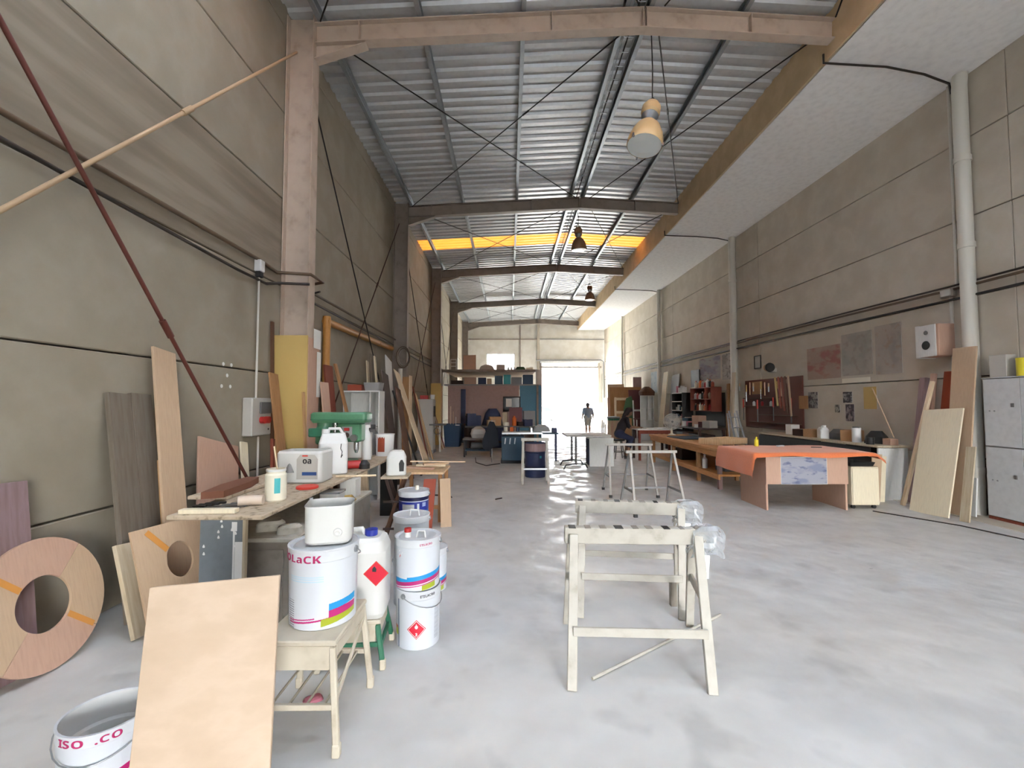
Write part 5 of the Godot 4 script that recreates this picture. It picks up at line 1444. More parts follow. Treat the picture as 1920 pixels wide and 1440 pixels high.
	part("lower_tray", bx(0.8, 0.04, 0.5, 0, 0.2, 0), M("blue_machine"), lb)
	part("motor", tube(st(), [Vector3(-0.2, 0.33, 0.1), Vector3(0.15, 0.33, 0.1)], 0.1, 14), M("grey_dark"), lb)
	lean("brown_board", "dark brown panel standing at the left of the machines", "board", Vector3(-1.42, 0, -16.9), Vector3(-1.45, 0.85, -17.0), Vector3(1, 0, 0.1), 0.5, 0.24, M("brown_dark"))
	single("draped_heap", "dark purple draped heap behind the machine bench", "heap", loft(st(), [[0.0, 0.9, 0.5, 0.15], [0.8, 0.8, 0.42, 0.15], [1.25, 0.55, 0.3, 0.12], [1.42, 0.3, 0.2, 0.08]]), M("navy"), Vector3(-0.62, 0, -16.6))
	var heap := [[-1.3, -15.3, 0.3, 0.42, "navy", "tilted navy suitcase on the machine bench left end"], [-0.62, -15.25, 0.26, 0.2, "mdf", "tan offcut box at the front of the machine bench"], [0.62, -15.25, 0.3, 0.22, "navy", "navy tool case at the front of the machine bench"], [0.36, -15.25, 0.16, 0.14, "brown_dark", "small dark box at the front of the machine bench"]]
	for e in heap:
		crate("machine_box", e[5], "box", Vector3(e[0], py, e[1]), 0.3, e[2], e[3], 0.2, e[4])
	for k in 5:
		single("floor_crate", "%s dark crate on the floor under the machine bench" % ["first", "second", "third", "fourth", "fifth"][k], "crate", open_box(0.38, 0.34, 0.5, 0.02), M(["brown_dark", "walnut", "navy", "grey_dark", "brown_dark"][k]), Vector3(-1.2 + 0.45 * k, 0.317, -15.6), 0.0, "crates under the machine bench")
	crate("machine_box", "grey motor crate on the saw machine side table", "box", Vector3(1.26, 0.803, -12.62), 0.0, 0.14, 0.12, 0.2, "navy")
	for k in 3:
		tin("round_tin", "%s small tin on the saw machine table" % ["left", "middle", "right"][k], "tin", Vector3(-0.1 + 0.17 * k, 0.826, -12.6), 0.05, 0.12, ["cream", "orange", "blue_bin"][k], "", "tins on the saw table")
	line("floor_hose", "thin dark hose curling on the floor by the saw", "hose", [Vector3(-0.25, 0.012, -12.0), Vector3(-0.6, 0.012, -11.6), Vector3(-0.9, 0.012, -12.2), Vector3(-1.0, 0.012, -13.3)], 0.012, "cable")
	single("wood_chip", "small dark wood chip lying on the open floor", "chip", prism(st(), PackedVector2Array([Vector2(-0.08, -0.02), Vector2(0.07, 0.0), Vector2(0.09, 0.03), Vector2(-0.06, 0.01)]), 0.012, Transform3D(Basis(Vector3.RIGHT, -PI * 0.5), Vector3(0, 0.007, 0))), M("brown_dark"), Vector3(-0.18, 0, -7.6), 0.6)
	line("bent_wire", "bent dark rod lying on the floor past the paint cans", "rod", [Vector3(-1.45, 0.012, -7.9), Vector3(-1.05, 0.012, -7.85), Vector3(-0.98, 0.012, -7.7)], 0.012, "rod_dark")
	# folding table with white box in the centre
	var t := thing("folding_table", "grey topped folding table with T legs in the aisle centre", "table", Vector3(1.95, 0, -11.3))
	part("tabletop", bx(1.1, 0.04, 1.0, 0, 0.81, -0.2, 0.008), M("grey_box"), t)
	for z in [0.15, -0.6]:
		part("leg_post", bx(0.05, 0.7, 0.05, -0.3, 0.44, z), M("grey_dark"), t)
		part("leg_foot", tube(st(), [Vector3(-0.62, 0.0, z + 0.15), Vector3(-0.56, 0.1, z + 0.1), Vector3(-0.3, 0.12, z), Vector3(-0.05, 0.1, z - 0.08), Vector3(0.0, 0.0, z - 0.1)], 0.018, 8), M("black"), t)
	var cb := thing("white_cabinet", "white chipboard cabinet standing under the folding table", "cabinet", Vector3(2.3, 0, -11.75))
	part("body", bx(0.62, 0.72, 0.5, 0.06, 0.36, 0), M("lam_white"), cb)
	part("dark_side", bx(0.012, 0.66, 0.46, -0.258, 0.36, 0, 0.001), M("navy"), cb)
	single("paper_heap", "crumpled pale paper on the folding table", "paper", loft(st(), [[0.0, 0.5, 0.4, 0.05], [0.02, 0.4, 0.3, 0.08], [0.04, 0.15, 0.1, 0.04]]), M("paper"), Vector3(2.1, 0.831, -11.4), 0.2)

# ---------------------------------------------------------------- trestles
func sawhorse(label: String, tl: Vector3, tr: Vector3, feet: Array, rail: bool, film: bool) -> Node3D:
	var mid := (tl + tr) * 0.5
	mid.y = 0
	var t := thing("sawhorse", label, "sawhorse", mid, 0.0, "wooden sawhorses in the foreground")
	var a := tl - mid
	var b := tr - mid
	var up := Vector3(0, 0.05, 0)
	part("top_beam", bar(st(), a - up, b - up, 0.1, 0.07, Vector3.UP, 0.004), M("trestle_paint"), t)
	var dir := (b - a).normalized()
	var n := 9
	for k in n:
		var p := a.lerp(b, (k + 0.5) / n)
		part("top_pad", bar(st(), p - dir * rng.randf_range(0.016, 0.03), p + dir * rng.randf_range(0.012, 0.028), 0.075, 0.004, Vector3(0, 0, 1), 0.001), M("black" if k % 3 == 0 else "dust_grey"), t)
	var legs := []
	for i in 4:
		var top := a.lerp(b, 0.06 if i % 2 == 0 else 0.93) + Vector3(0, -0.04, 0.045 if i < 2 else -0.045)
		var foot: Vector3 = feet[i] - mid
		legs.append([foot, top])
		part("leg", bar(st(), foot, top, 0.055, 0.03, dir, 0.003), M("trestle_paint"), t)
	for i in [0, 2]:
		if i == 0 or rail:
			var p0: Vector3 = legs[i][0].lerp(legs[i][1], 0.36)
			var p1: Vector3 = legs[i + 1][0].lerp(legs[i + 1][1], 0.36)
			var off := Vector3(0, 0, 0.022 if i == 0 else -0.022)
			part("rail", bar(st(), p0 + off, p1 + off, 0.05, 0.02, Vector3.UP, 0.003), M("trestle_paint"), t)
	for k in 2:
		var p0: Vector3 = legs[k][0].lerp(legs[k][1], 0.55)
		var p1: Vector3 = legs[k + 2][0].lerp(legs[k + 2][1], 0.55)
		part("side_brace", bar(st(), p0, p1, 0.06, 0.018, Vector3.UP, 0.003), M("trestle_paint"), t)
	if film:
		var e := b - up
		var s := st()
		var nz := FastNoiseLite.new()
		nz.seed = 5
		nz.frequency = 6.0
		var g := []
		for i in 15:
			var row := []
			for j in 19:
				var u := -0.1 + 0.2 * i / 14.0
				var v := -1.0 + 2.0 * j / 18.0
				var av := absf(v)
				var hang := maxf(av - 0.24, 0.0) * 0.22
				var p := e + dir * u + Vector3(0, 0.062 - hang - 0.02 * smoothstep(0.05, 0.1, absf(u)), signf(v) * minf(av, 0.3) * 0.19)
				p += Vector3(nz.get_noise_3d(u, v, 0.0), nz.get_noise_3d(u, v, 3.0), nz.get_noise_3d(u, v, 7.0)) * (0.022 + 0.03 * hang)
				row.append(p)
			g.append(row)
		for i in 14:
			for j in 18:
				quad(s, g[i][j], g[i][j + 1], g[i + 1][j + 1], g[i + 1][j])
		part("plastic_film", s, M("film"), t, "crumpled clear plastic film round the beam end")
		part("film_tail", bar(st(), e + Vector3(-0.02, -0.1, 0.06), e + Vector3(-0.04, -0.24, 0.08), 0.05, 0.006, dir), M("film"), t)
	return t

func steel_trestle(label: String, x0: float, x1: float, z: float, h: float, turn: float) -> void:
	var t := thing("steel_trestle", label, "trestle", Vector3((x0 + x1) * 0.5, 0, z), turn, "steel trestles in the aisle")
	var hw := (x1 - x0) * 0.5
	part("top_bar", bx(hw * 2.0 + 0.12, 0.04, 0.04, 0, h - 0.02, 0, 0.004), M("grey_box"), t)
	for sx in [-1.0, 1.0]:
		for sz in [-1.0, 1.0]:
			var lg := part("leg", bar(st(), Vector3(sx * (hw + 0.04), 0.02, sz * 0.36), Vector3(sx * hw, h - 0.04, sz * 0.03), 0.03, 0.03), M("grey_mid" if sz < 0 else "grey_box"), t)
			part("foot", bar(st(), Vector3(sx * (hw + 0.04), 0.0, sz * 0.36), Vector3(sx * (hw + 0.04), 0.045, sz * 0.355), 0.05, 0.05), M("black"), lg)
		part("side_brace", bar(st(), Vector3(sx * (hw + 0.02), 0.32, 0.25), Vector3(sx * (hw + 0.02), 0.32, -0.25), 0.03, 0.02, Vector3.UP), M("grey_mid"), t)
	part("low_bar", bar(st(), Vector3(-hw, 0.3, -0.255), Vector3(hw, 0.3, -0.255), 0.03, 0.02, Vector3.UP), M("grey_mid"), t)

func build_trestles() -> void:
	sawhorse("nearest dusty white sawhorse with plastic film on its right end", Vector3(0.36, 0.8, -2.96), Vector3(1.26, 0.8, -2.92), [Vector3(0.35, 0, -2.57), Vector3(1.12, 0, -2.53), Vector3(0.42, 0, -3.34), Vector3(1.3, 0, -3.3)], false, true)
	sawhorse("second dusty white sawhorse right behind the nearest one", Vector3(0.55, 0.8, -3.78), Vector3(1.44, 0.8, -3.66), [Vector3(0.53, 0, -3.42), Vector3(1.28, 0, -3.38), Vector3(0.62, 0, -4.15), Vector3(1.5, 0, -4.05)], true, true)
	single("hanging_block", "short grey green block hung below the second sawhorse rail", "block", bx(0.05, 0.2, 0.04, 0, 0.1, 0), M("dust_grey"), Vector3(1.3, 0.0, -3.62))
	line("thin_lath", "thin white lath lying slantwise on the floor at the nearest sawhorse", "lath", [Vector3(0.48, 0.012, -2.66), Vector3(1.59, 0.012, -3.44)], 0.01, "trestle_paint", 6)
	steel_trestle("nearer grey steel trestle behind the sawhorses", 1.8, 2.46, -6.75, 0.9, 0.05)
	steel_trestle("farther grey steel trestle toward the folding table", 1.78, 2.5, -8.05, 0.89, -0.03)
# ---------------------------------------------------------------- right side tables and benches
# blotchy print for posters and notices: soft stains of two inks on paper, no picture
func blotch_print(seed_: int, paper: Color, ink: Color, ink2: Color, cut: float, grain_ := 1.0) -> StandardMaterial3D:
	var w := 96
	var h := 128
	var a := FastNoiseLite.new()
	a.seed = seed_
	a.frequency = 0.014 * grain_
	a.fractal_octaves = 4
	var b := FastNoiseLite.new()
	b.seed = seed_ + 50
	b.frequency = 0.03 * grain_
	var im := Image.create(w, h, false, Image.FORMAT_RGB8)
	for y in h:
		for x in w:
			var c := paper
			c = c.lerp(ink, clampf((a.get_noise_2d(x, y) - cut) * 3.0, 0, 1))
			c = c.lerp(ink2, clampf((b.get_noise_2d(x, y) - cut - 0.12) * 3.0, 0, 1) * 0.8)
			im.set_pixel(x, y, c)
	var m := StandardMaterial3D.new()
	m.resource_name = "blotch_print"
	m.albedo_texture = ImageTexture.create_from_image(im)
	m.roughness = 0.85
	return m

func wall_print(called: String, label: String, cat: String, z: float, y: float, w: float, h: float, m: Material) -> void:
	# sheet stuck on the right wall, its face towards -x
	var t := thing(called, label, cat, Vector3(rw(z) - 0.008, y, z), -PI * 0.5 + 0.022)
	part("sheet", bx(w, h, 0.004, 0, h * 0.5, 0, 0.0), M("paper"), t)
	var q := QuadMesh.new()
	q.size = Vector2(w, h)
	var o := part("print", q, m, t)
	o.position = Vector3(0, h * 0.5, 0.004)

func build_right_tables() -> void:
	# table on panel legs with the orange cloth
	var t := thing("panel_table", "wide table on brown panel legs under the orange cloth", "table", Vector3(4.5, 0, -7.3))
	part("tabletop", bx(1.76, 0.03, 1.1, 0.09, 0.84, -0.06), M("mdf"), t)
	part("leg_panel", bx(0.03, 0.825, 0.75, -0.62, 0.4125, 0.14), M("mdf_pink"), t)
	part("leg_panel", bx(0.03, 0.825, 0.75, 0.58, 0.4125, 0.14), M("mdf_pink"), t)
	part("front_apron", bx(1.24, 0.41, 0.02, -0.02, 0.595, 0.525), M("mdf_pink"), t)
	part("apron_seam", bx(1.22, 0.012, 0.004, -0.02, 0.5, 0.532, 0.0), M("ply_pale"), t)
	var po := thing("stained_poster", "pale blue stained poster hung on the table apron", "poster", Vector3(4.43, 0.39, -6.762))
	part("sheet", bx(0.7, 0.41, 0.003, 0, 0.205, 0, 0.0), M("paper"), po)
	var q := QuadMesh.new()
	q.size = Vector2(0.69, 0.4)
	part("print", q, blotch_print(5, C("9a9aa4"), C("7d8296"), C("565b78"), 0.1), po).position = Vector3(0, 0.205, 0.0025)
	orange_cloth()
	flask("flask", "small yellow bottle at the back edge of the orange cloth", Vector3(4.24, 0.872, -7.7), 0.035, 0.16, "yellow", "yellow")
	single("putty_knife", "small white scraper lying on the orange cloth", "scraper", bx(0.14, 0.02, 0.05, 0, 0.01, 0, 0.004), M("white_plastic"), Vector3(4.62, 0.871, -7.65), 0.3)
	single("dark_pen", "thin dark pencil on the orange cloth", "pencil", tube(st(), [Vector3(-0.08, 0.007, 0), Vector3(0.08, 0.007, 0)], 0.006, 6), M("black"), Vector3(5.1, 0.871, -7.45), -0.2)
	# white cabinet on castors beside it
	var c := thing("rolling_cabinet", "cream white low cabinet on castors right of the orange table", "cabinet", Vector3(5.42, 0, -7.1))
	part("body", bx(0.42, 0.58, 0.5, 0, 0.35, 0, 0.006), M("board_cream"), c)
	part("front_panel", bx(0.4, 0.54, 0.012, 0, 0.35, 0.257, 0.003), M("board_cream"), c)
	for e in [[-0.16, 0.2], [0.16, 0.2], [-0.16, -0.2], [0.16, -0.2]]:
		part("castor", lathe(st(), [Vector2(0, -0.015), Vector2(0.03, -0.015), Vector2(0.03, 0.015), Vector2(0, 0.015)], 14, Transform3D(Basis(Vector3.RIGHT, PI * 0.5), Vector3(e[0], 0.03, e[1]))), M("black"), c)
	single("black_tray", "black tray on top of the cream rolling cabinet", "tray", loft(st(), [[0.0, 0.36, 0.4, 0.02], [0.06, 0.4, 0.44, 0.02]], Transform3D(), false), M("black"), Vector3(5.42, 0.641, -7.1))
	# long wooden bench
	var w := thing("wood_workbench", "long pine workbench with lower shelf left of the orange table", "workbench", Vector3(4.35, 0, -10.4))
	part("worktop", bx(0.95, 0.06, 4.1, 0, 0.73, 0, 0.005), M("pine"), w)
	part("front_rail", bx(0.04, 0.1, 4.0, -0.44, 0.65, 0), M("pine"), w)
	part("lower_shelf", bx(0.85, 0.04, 4.0, 0, 0.26, 0), M("pine"), w)
	part("shelf_rail", bx(0.04, 0.1, 4.0, -0.43, 0.23, 0), M("pine"), w)
	for z in [-1.9, -0.4, 1.0, 1.95]:
		for x in [-0.4, 0.4]:
			part("leg", bx(0.07, 0.7, 0.07, x, 0.35, z), M("oak" if z < 1.5 else "mauve_board"), w)
	part("end_rail", bx(0.8, 0.08, 0.03, 0, 0.66, 2.0), M("pine"), w)
	var wy := 0.7605
	single("long_wood_box", "long shallow wooden box on the pine workbench", "box", open_box(0.9, 0.12, 0.5, 0.015), M("ply"), Vector3(4.5, wy, -9.45), 0.5)
	lean("drawing_board", "flat pale board lying at the back of the pine workbench", "board", Vector3(4.1, wy + 0.012, -8.6), Vector3(4.75, wy + 0.012, -8.6), ZW, 0.4, 0.015, M("ply_pale"))
	for k in 5:
		single("wood_scrap", ["first", "second", "third", "fourth", "fifth"][k] + " dark wood scrap at the near end of the pine workbench", "scrap", bx(0.1 + 0.03 * (k % 3), 0.035, 0.05, 0, 0.0175, 0), M(["walnut", "oak", "brown_dark", "ply_dark", "walnut"][k]), Vector3(4.12 + 0.11 * k, wy + 0.021, -8.55 - 0.04 * (k % 2)), 0.7 * k, "wood scraps on the pine bench")
	single("dark_sheet", "dark blue green flat sheet lying on the pine workbench", "sheet", bx(0.7, 0.02, 0.9, 0, 0.01, 0), M("blue_machine"), Vector3(4.4, wy, -11.0), 0.1)
	crate("carton", "flat dark carton under the pine workbench near its end", "box", Vector3(4.3, 0.281, -8.9), 0.2, 0.3, 0.2, 0.3, "grey_dark")
	crate("carton", "tan carton on the lower shelf of the pine workbench", "box", Vector3(4.3, 0.281, -9.6), -0.1, 0.4, 0.22, 0.4, "card")
	crate("carton", "black case on the lower shelf of the pine workbench", "box", Vector3(4.3, 0.281, -10.8), 0.0, 0.5, 0.25, 0.5, "brown_dark")
	flask("flask", "white bottle on the lower shelf of the pine workbench", Vector3(4.02, 0.281, -9.25), 0.05, 0.28, "white_plastic", "white_plastic")
	# desk fan
	var f := thing("desk_fan", "round desk fan with beige guard on the pine workbench", "fan", Vector3(4.38, 0.7605, -12.1), -0.15)
	part("base", lathe(st(), [Vector2(0, 0), Vector2(0.1, 0), Vector2(0.1, 0.015), Vector2(0.03, 0.04), Vector2(0.02, 0.16), Vector2(0, 0.16)], 18), M("cream"), f)
	part("motor", tube(st(), [Vector3(0, 0.36, -0.12), Vector3(0, 0.36, 0.0)], 0.06, 14), M("grey_box"), f)
	part("neck", tube(st(), [Vector3(0, 0.14, -0.04), Vector3(0, 0.3, -0.06)], 0.02, 8), M("cream"), f)
	for z in [0.0, 0.09]:
		var gd := part("guard", ring_wires(0.21, z), M("grey_box"), f)
	for k in 4:
		var bl := PackedVector2Array([Vector2(0.02, -0.01), Vector2(0.1, -0.05), Vector2(0.18, -0.05), Vector2(0.185, 0.03), Vector2(0.1, 0.04), Vector2(0.02, 0.02)])
		part("blade", prism(st(), bl, 0.004, Transform3D(Basis(Vector3.FORWARD, TAU * k / 4 + 0.3) * Basis(Vector3.RIGHT, 0.25), Vector3(0, 0.36, 0.045))), M("grey_mid"), f)
	part("hub", lathe(st(), [Vector2(0, 0), Vector2(0.035, 0), Vector2(0.03, 0.02), Vector2(0, 0.022)], 14, Transform3D(Basis(Vector3.RIGHT, PI * 0.5), Vector3(0, 0.36, 0.08))), M("grey_dark"), f)
	# reading table of the seated person
	var rt := thing("sorting_table", "white topped table with red brown legs before the seated person", "table", Vector3(4.1, 0, -13.0))
	part("tabletop", bx(0.95, 0.03, 0.7, 0, 0.865, 0), M("lam_white"), rt)
	part("apron", bx(0.85, 0.1, 0.03, 0, 0.8, 0.3), M("red_wood"), rt)
	for e in [[-0.42, -0.3], [0.42, -0.3], [-0.42, 0.3], [0.42, 0.3]]:
		part("leg", bx(0.06, 0.85, 0.06, e[0], 0.425, e[1]), M("red_wood" if e[1] > 0 else "brown_dark"), rt)
	for k in 3:
		single("paper_stack", ["left", "middle", "right"][k] + " heap of loose white papers on the white topped table", "papers", loft(st(), [[0.0, 0.24, 0.2, 0.01], [0.02 + 0.01 * k, 0.22, 0.19, 0.01]]), M("paper"), Vector3(4.04 + 0.27 * k, 0.8805, -12.95 - 0.05 * k), 0.3 * k, "paper heaps")

func open_box(w: float, h: float, d: float, t: float) -> SurfaceTool:
	var s := st()
	box(s, Vector3(w, t, d), at(0, t * 0.5, 0))
	for k in [-1.0, 1.0]:
		box(s, Vector3(w, h, t), at(0, h * 0.5, k * (d * 0.5 - t * 0.5)))
		box(s, Vector3(t, h, d - 2 * t), at(k * (w * 0.5 - t * 0.5), h * 0.5, 0))
	return s

func ring_wires(r: float, z: float) -> SurfaceTool:
	var s := st()
	for rr in [r, r * 0.72, r * 0.44]:
		var pts := []
		for i in 25:
			var a := TAU * i / 24
			pts.append(Vector3(cos(a) * rr, 0.36 + sin(a) * rr, z + 0.02 * (1.0 - rr / r)))
		tube(s, pts, 0.006 if rr == r else 0.003, 5, false)
	for k in 44:
		var a := TAU * k / 44
		tube(s, [Vector3(cos(a) * 0.03, 0.36 + sin(a) * 0.03, z + 0.02), Vector3(cos(a) * r, 0.36 + sin(a) * r, z)], 0.0035, 4, false)
	return s

func orange_cloth() -> void:
	# rectangular cloth: flat on the table, left end hanging deep, front edge short, right end folded down a little
	var s := st()
	var nx := 44
	var nz := 26
	var grid := []
	for i in nx + 1:
		var row := []
		for j in nz + 1:
			var u := -1.17 + 2.36 * i / nx
			var v := -0.62 + 1.28 * j / nz
			var x := u
			var z := v
			var y := 0.866 + 0.004 * sin(u * 7.0) * cos(v * 6.0)
			var wob := 0.02 * sin(v * 11.0 + 1.0) + 0.012 * sin(u * 9.0)
			if u < -0.82:
				var d := -0.82 - u
				x = -0.82 - 0.05 * minf(d * 4.0, 1.0) + wob * d
				y -= d
			elif u > 1.02:
				var d2 := u - 1.02
				x = 1.02 + d2 * 0.75
				y -= d2 * 0.62 * (0.5 + 0.5 * smoothstep(-0.4, 0.6, v))
			if v > 0.55:
				var d3 := v - 0.55
				z = 0.55 + 0.025 * minf(d3 * 8.0, 1.0) + 0.008 * sin(u * 12.0)
				y -= d3 * 0.55 * (1.0 + 0.2 * sin(u * 5.0))
			row.append(Vector3(x, y, z))
		grid.append(row)
	var dn := Vector3(0, -0.004, 0)
	for i in nx:
		for j in nz:
			var a: Vector3 = grid[i][j]
			var b: Vector3 = grid[i + 1][j]
			var c: Vector3 = grid[i + 1][j + 1]
			var d: Vector3 = grid[i][j + 1]
			quad(s, a, b, c, d, 1)
			quad(s, d + dn, c + dn, b + dn, a + dn, 2)
	single("orange_cloth", "orange cloth with dusty top draped over the wide table", "cloth", s, M("orange_cloth"), Vector3(4.5, 0, -7.3))

# ---------------------------------------------------------------- right wall
func build_right_wall() -> void:
	# lockers
	var t := thing("locker_cabinet", "pale grey four door metal locker at the right edge", "locker", Vector3(6.77, 0, -5.8))
	part("carcass", bx(0.17, 1.9, 0.98, 0.005, 1.0, 0.0, 0.005), M("grey_mid"), t)
	part("top_sheet", bx(0.21, 0.012, 0.99, 0.0, 1.957, 0.0, 0.003), M("locker"), t)
	part("plinth", bx(0.17, 0.05, 0.96, 0.0, 0.025, 0.0), M("red_wood"), t)
	for e in [[-0.26, 0.53, 0.94], [-0.26, 1.48, 0.92], [0.2, 0.53, 0.94], [0.2, 1.48, 0.92]]:
		var d := part("door", bx(0.018, e[2], 0.455, -0.092, e[1], e[0] + 0.02, 0.003), M("locker"), t)
		part("handle", bx(0.02, 0.05, 0.03, -0.11, e[1] + 0.1, e[0] + 0.16, 0.003), M("grey_dark"), d)
		for k in 2:
			part("vent_knob", lathe(st(), [Vector2(0, 0), Vector2(0.012, 0), Vector2(0.01, 0.006), Vector2(0, 0.006)], 10, Transform3D(Basis(Vector3.FORWARD, -PI * 0.5), Vector3(-0.101, e[1] + 0.02, e[0] - 0.13 + 0.06 * k))), M("grey_mid"), d)
	crate("carton", "grey white carton on top of the locker", "box", Vector3(6.78, 1.965, -6.1), 0.1, 0.16, 0.3, 0.2, "grey_box")
	tin("yellow_bucket", "yellow plastic bucket on top of the locker", "bucket", Vector3(6.78, 1.965, -5.83), 0.085, 0.24, "yellow")
	single("white_tub", "white tub on top of the locker at the right edge", "tub", loft(st(), [[0.0, 0.16, 0.2, 0.03], [0.2, 0.19, 0.24, 0.03]]), M("white_plastic"), Vector3(6.78, 1.965, -5.55))
	# boards leaning by the locker
	var wv := Vector3(0, 0, 1)
	lean("white_sheet_board", "big off white panel leaning beside the locker", "board", Vector3(6.06, 0, -6.52), Vector3(6.44, 1.52, -6.62), wv, 0.6, 0.022, M("board_cream"))
	lean("tan_sheet_board", "tall tan board leaning behind the off white panel", "board", Vector3(6.42, 0, -6.48), Vector3(6.62, 2.42, -6.44), wv, 0.34, 0.025, M("mdf"))
	lean("dark_sheet_board", "dark sheet leaning between locker and off white panel", "board", Vector3(6.16, 0, -6.1), Vector3(6.42, 1.0, -6.22), wv, 0.13, 0.02, M("wood_dusty"))
	lean("white_offcut", "narrow white strip standing at the locker foot", "board", Vector3(6.56, 0, -6.4), Vector3(6.6, 0.55, -6.4), wv, 0.14, 0.02, M("lam_white"))
	lean("post_timber", "grey brown square post, leftmost of the leaning timbers", "timber", Vector3(6.5, 0, -7.26), Vector3(6.74, 2.02, -7.22), wv, 0.1, 0.08, M("mauve_board"))
	lean("post_timber", "thin reddish post right behind the grey brown one", "timber", Vector3(6.55, 0, -7.12), Vector3(6.78, 2.08, -7.1), wv, 0.06, 0.06, M("mdf_pink"))
	lean("pole", "slim pale pole leaning between timbers and panel", "pole", Vector3(6.2, 0, -7.1), Vector3(6.62, 1.95, -6.96), wv, 0.06, 0.04, M("ply_pale"))
	lean("red_sheet_board", "reddish brown panel leaning behind the slim pole", "board", Vector3(6.6, 0, -6.9), Vector3(6.83, 2.1, -6.84), wv, 0.26, 0.03, M("rust_red"))
	lean("dark_sheet_board", "blackish board in the shadow behind the slim pole", "board", Vector3(6.5, 0, -6.92), Vector3(6.64, 1.3, -6.9), wv, 0.2, 0.02, M("brown_dark"))
	lean("board_strip", "brown board standing right of the cream rolling cabinet", "board", Vector3(5.92, 0, -7.3), Vector3(6.0, 0.78, -7.32), Vector3(1, 0, 0.1), 0.15, 0.02, M("mdf"))
	lean("board_strip", "cream board beside the brown one right of the rolling cabinet", "board", Vector3(6.06, 0, -7.36), Vector3(6.13, 0.74, -7.38), Vector3(1, 0, 0.1), 0.13, 0.02, M("board_cream"))
	# wall box
	var sp := thing("wall_speaker", "white wall box with a round dark hole, brown on one side", "speaker", Vector3(6.74, 2.34, -7.15))
	part("housing", bx(0.26, 0.5, 0.34, 0, 0.25, 0.16, 0.01), M("mdf_pink"), sp)
	part("front_board", bx(0.28, 0.52, 0.06, 0, 0.25, -0.03, 0.006), M("lam_white"), sp)
	part("front_face", bx(0.02, 0.5, 0.3, -0.135, 0.25, 0.14, 0.004), M("lam_white"), sp)
	part("cone", lathe(st(), [Vector2(0, 0), Vector2(0.06, 0.0), Vector2(0.07, 0.012), Vector2(0.05, 0.014), Vector2(0, 0.004)], 18, Transform3D(Basis(Vector3.FORWARD, -PI * 0.5), Vector3(-0.146, 0.18, 0.14))), M("black"), sp)
	part("tweeter", lathe(st(), [Vector2(0, 0), Vector2(0.03, 0.0), Vector2(0.035, 0.008), Vector2(0, 0.008)], 16, Transform3D(Basis(Vector3.FORWARD, -PI * 0.5), Vector3(-0.146, 0.38, 0.14))), M("grey_dark"), sp)
	# faded prints on the wall
	wall_print("faded_poster", "faded red poster on the right wall", "poster", -9.65, 2.14, 1.0, 0.7, blotch_print(11, C("9d8676"), C("8d5a50"), C("a5907e"), -0.1))
	wall_print("faded_poster", "faded grey green poster right of the red one", "poster", -8.74, 2.16, 0.75, 0.84, blotch_print(23, C("a0978a"), C("8f8c80"), C("857d72"), 0.0))
	wall_print("faded_poster", "faded grey poster nearest to the wall box", "poster", -8.02, 2.14, 0.55, 0.9, blotch_print(31, C("a0968a"), C("8c877e"), C("93806f"), 0.05))
	wall_print("paper_strip", "cream paper strip along the joint of the right wall", "paper", -8.78, 2.02, 0.7, 0.09, M("cream"))
	wall_print("photo_print", "dark photo print above the right bench", "photo", -9.0, 1.62, 0.24, 0.22, blotch_print(41, C("8d8a86"), C("3d3538"), C("2a2628"), -0.1))
	wall_print("photo_print", "tall dark photo print below the upper photo", "photo", -8.95, 1.25, 0.22, 0.34, blotch_print(43, C("8d7f7e"), C("4a3c40"), C("2a2628"), -0.1))
	wall_print("photo_print", "small grey photo left of the tall dark photo", "photo", -9.28, 1.42, 0.14, 0.16, blotch_print(47, C("9a978c"), C("5d5a55"), C("3a3835"), 0.0))
	wall_print("yellow_notice", "plain yellowish notice sheet right of the photos", "notice", -8.45, 1.5, 0.3, 0.42, M("yellow_board"))
	wall_print("photo_print", "dark round smudged print beside the tool wall", "photo", -10.0, 1.5, 0.3, 0.36, blotch_print(53, C("908c84"), C("55484a"), C("332d2e"), -0.05))
	line("wall_stick", "thin pale stick leaning on the right wall", "stick", [Vector3(6.55, 1.02, -7.62), Vector3(6.84, 1.9, -8.4)], 0.008, "ply_pale")
	# bench along the right wall
	var b := thing("wall_bench", "narrow greenish topped bench along the right wall", "bench", Vector3(6.4, 0, -9.25))
	part("worktop", bx(0.56, 0.035, 3.6, 0, 0.885, 0), M("wood_dusty"), b)
	part("white_end", bx(0.5, 0.86, 0.03, 0, 0.43, 1.76), M("lam_white"), b)
	part("dark_front", bx(0.02, 0.3, 3.4, -0.24, 0.7, -0.1), M("black"), b)
	part("middle_panel", bx(0.48, 0.86, 0.03, 0, 0.43, 0.4), M("board_cream"), b)
	part("far_panel", bx(0.48, 0.86, 0.03, 0, 0.43, -1.76), M("walnut"), b)
	part("back_panel", bx(0.02, 0.86, 3.5, 0.24, 0.43, 0), M("brown_dark"), b)
	var by := 0.9035
	jerrycan("small white canister on the right wall bench", Vector3(6.32, by, -9.02), 1.3, 0.22, 0.16, 0.26, "white_plastic")
	tin("round_tin", "tall white tin with cap on the right wall bench", "tin", Vector3(6.28, by, -8.1), 0.07, 0.26, "white_plastic", "grey_dark")
	crate("carton", "pinkish open carton on the right wall bench", "box", Vector3(6.4, by, -8.36), 0.3, 0.26, 0.2, 0.26, "card")
	single("toolbox", "dark tool box on the right wall bench", "tool box", loft(st(), [[0.0, 0.24, 0.36, 0.01], [0.12, 0.24, 0.36, 0.01], [0.2, 0.12, 0.3, 0.02]]), M("grey_dark"), Vector3(6.48, by, -8.72), 0.1)
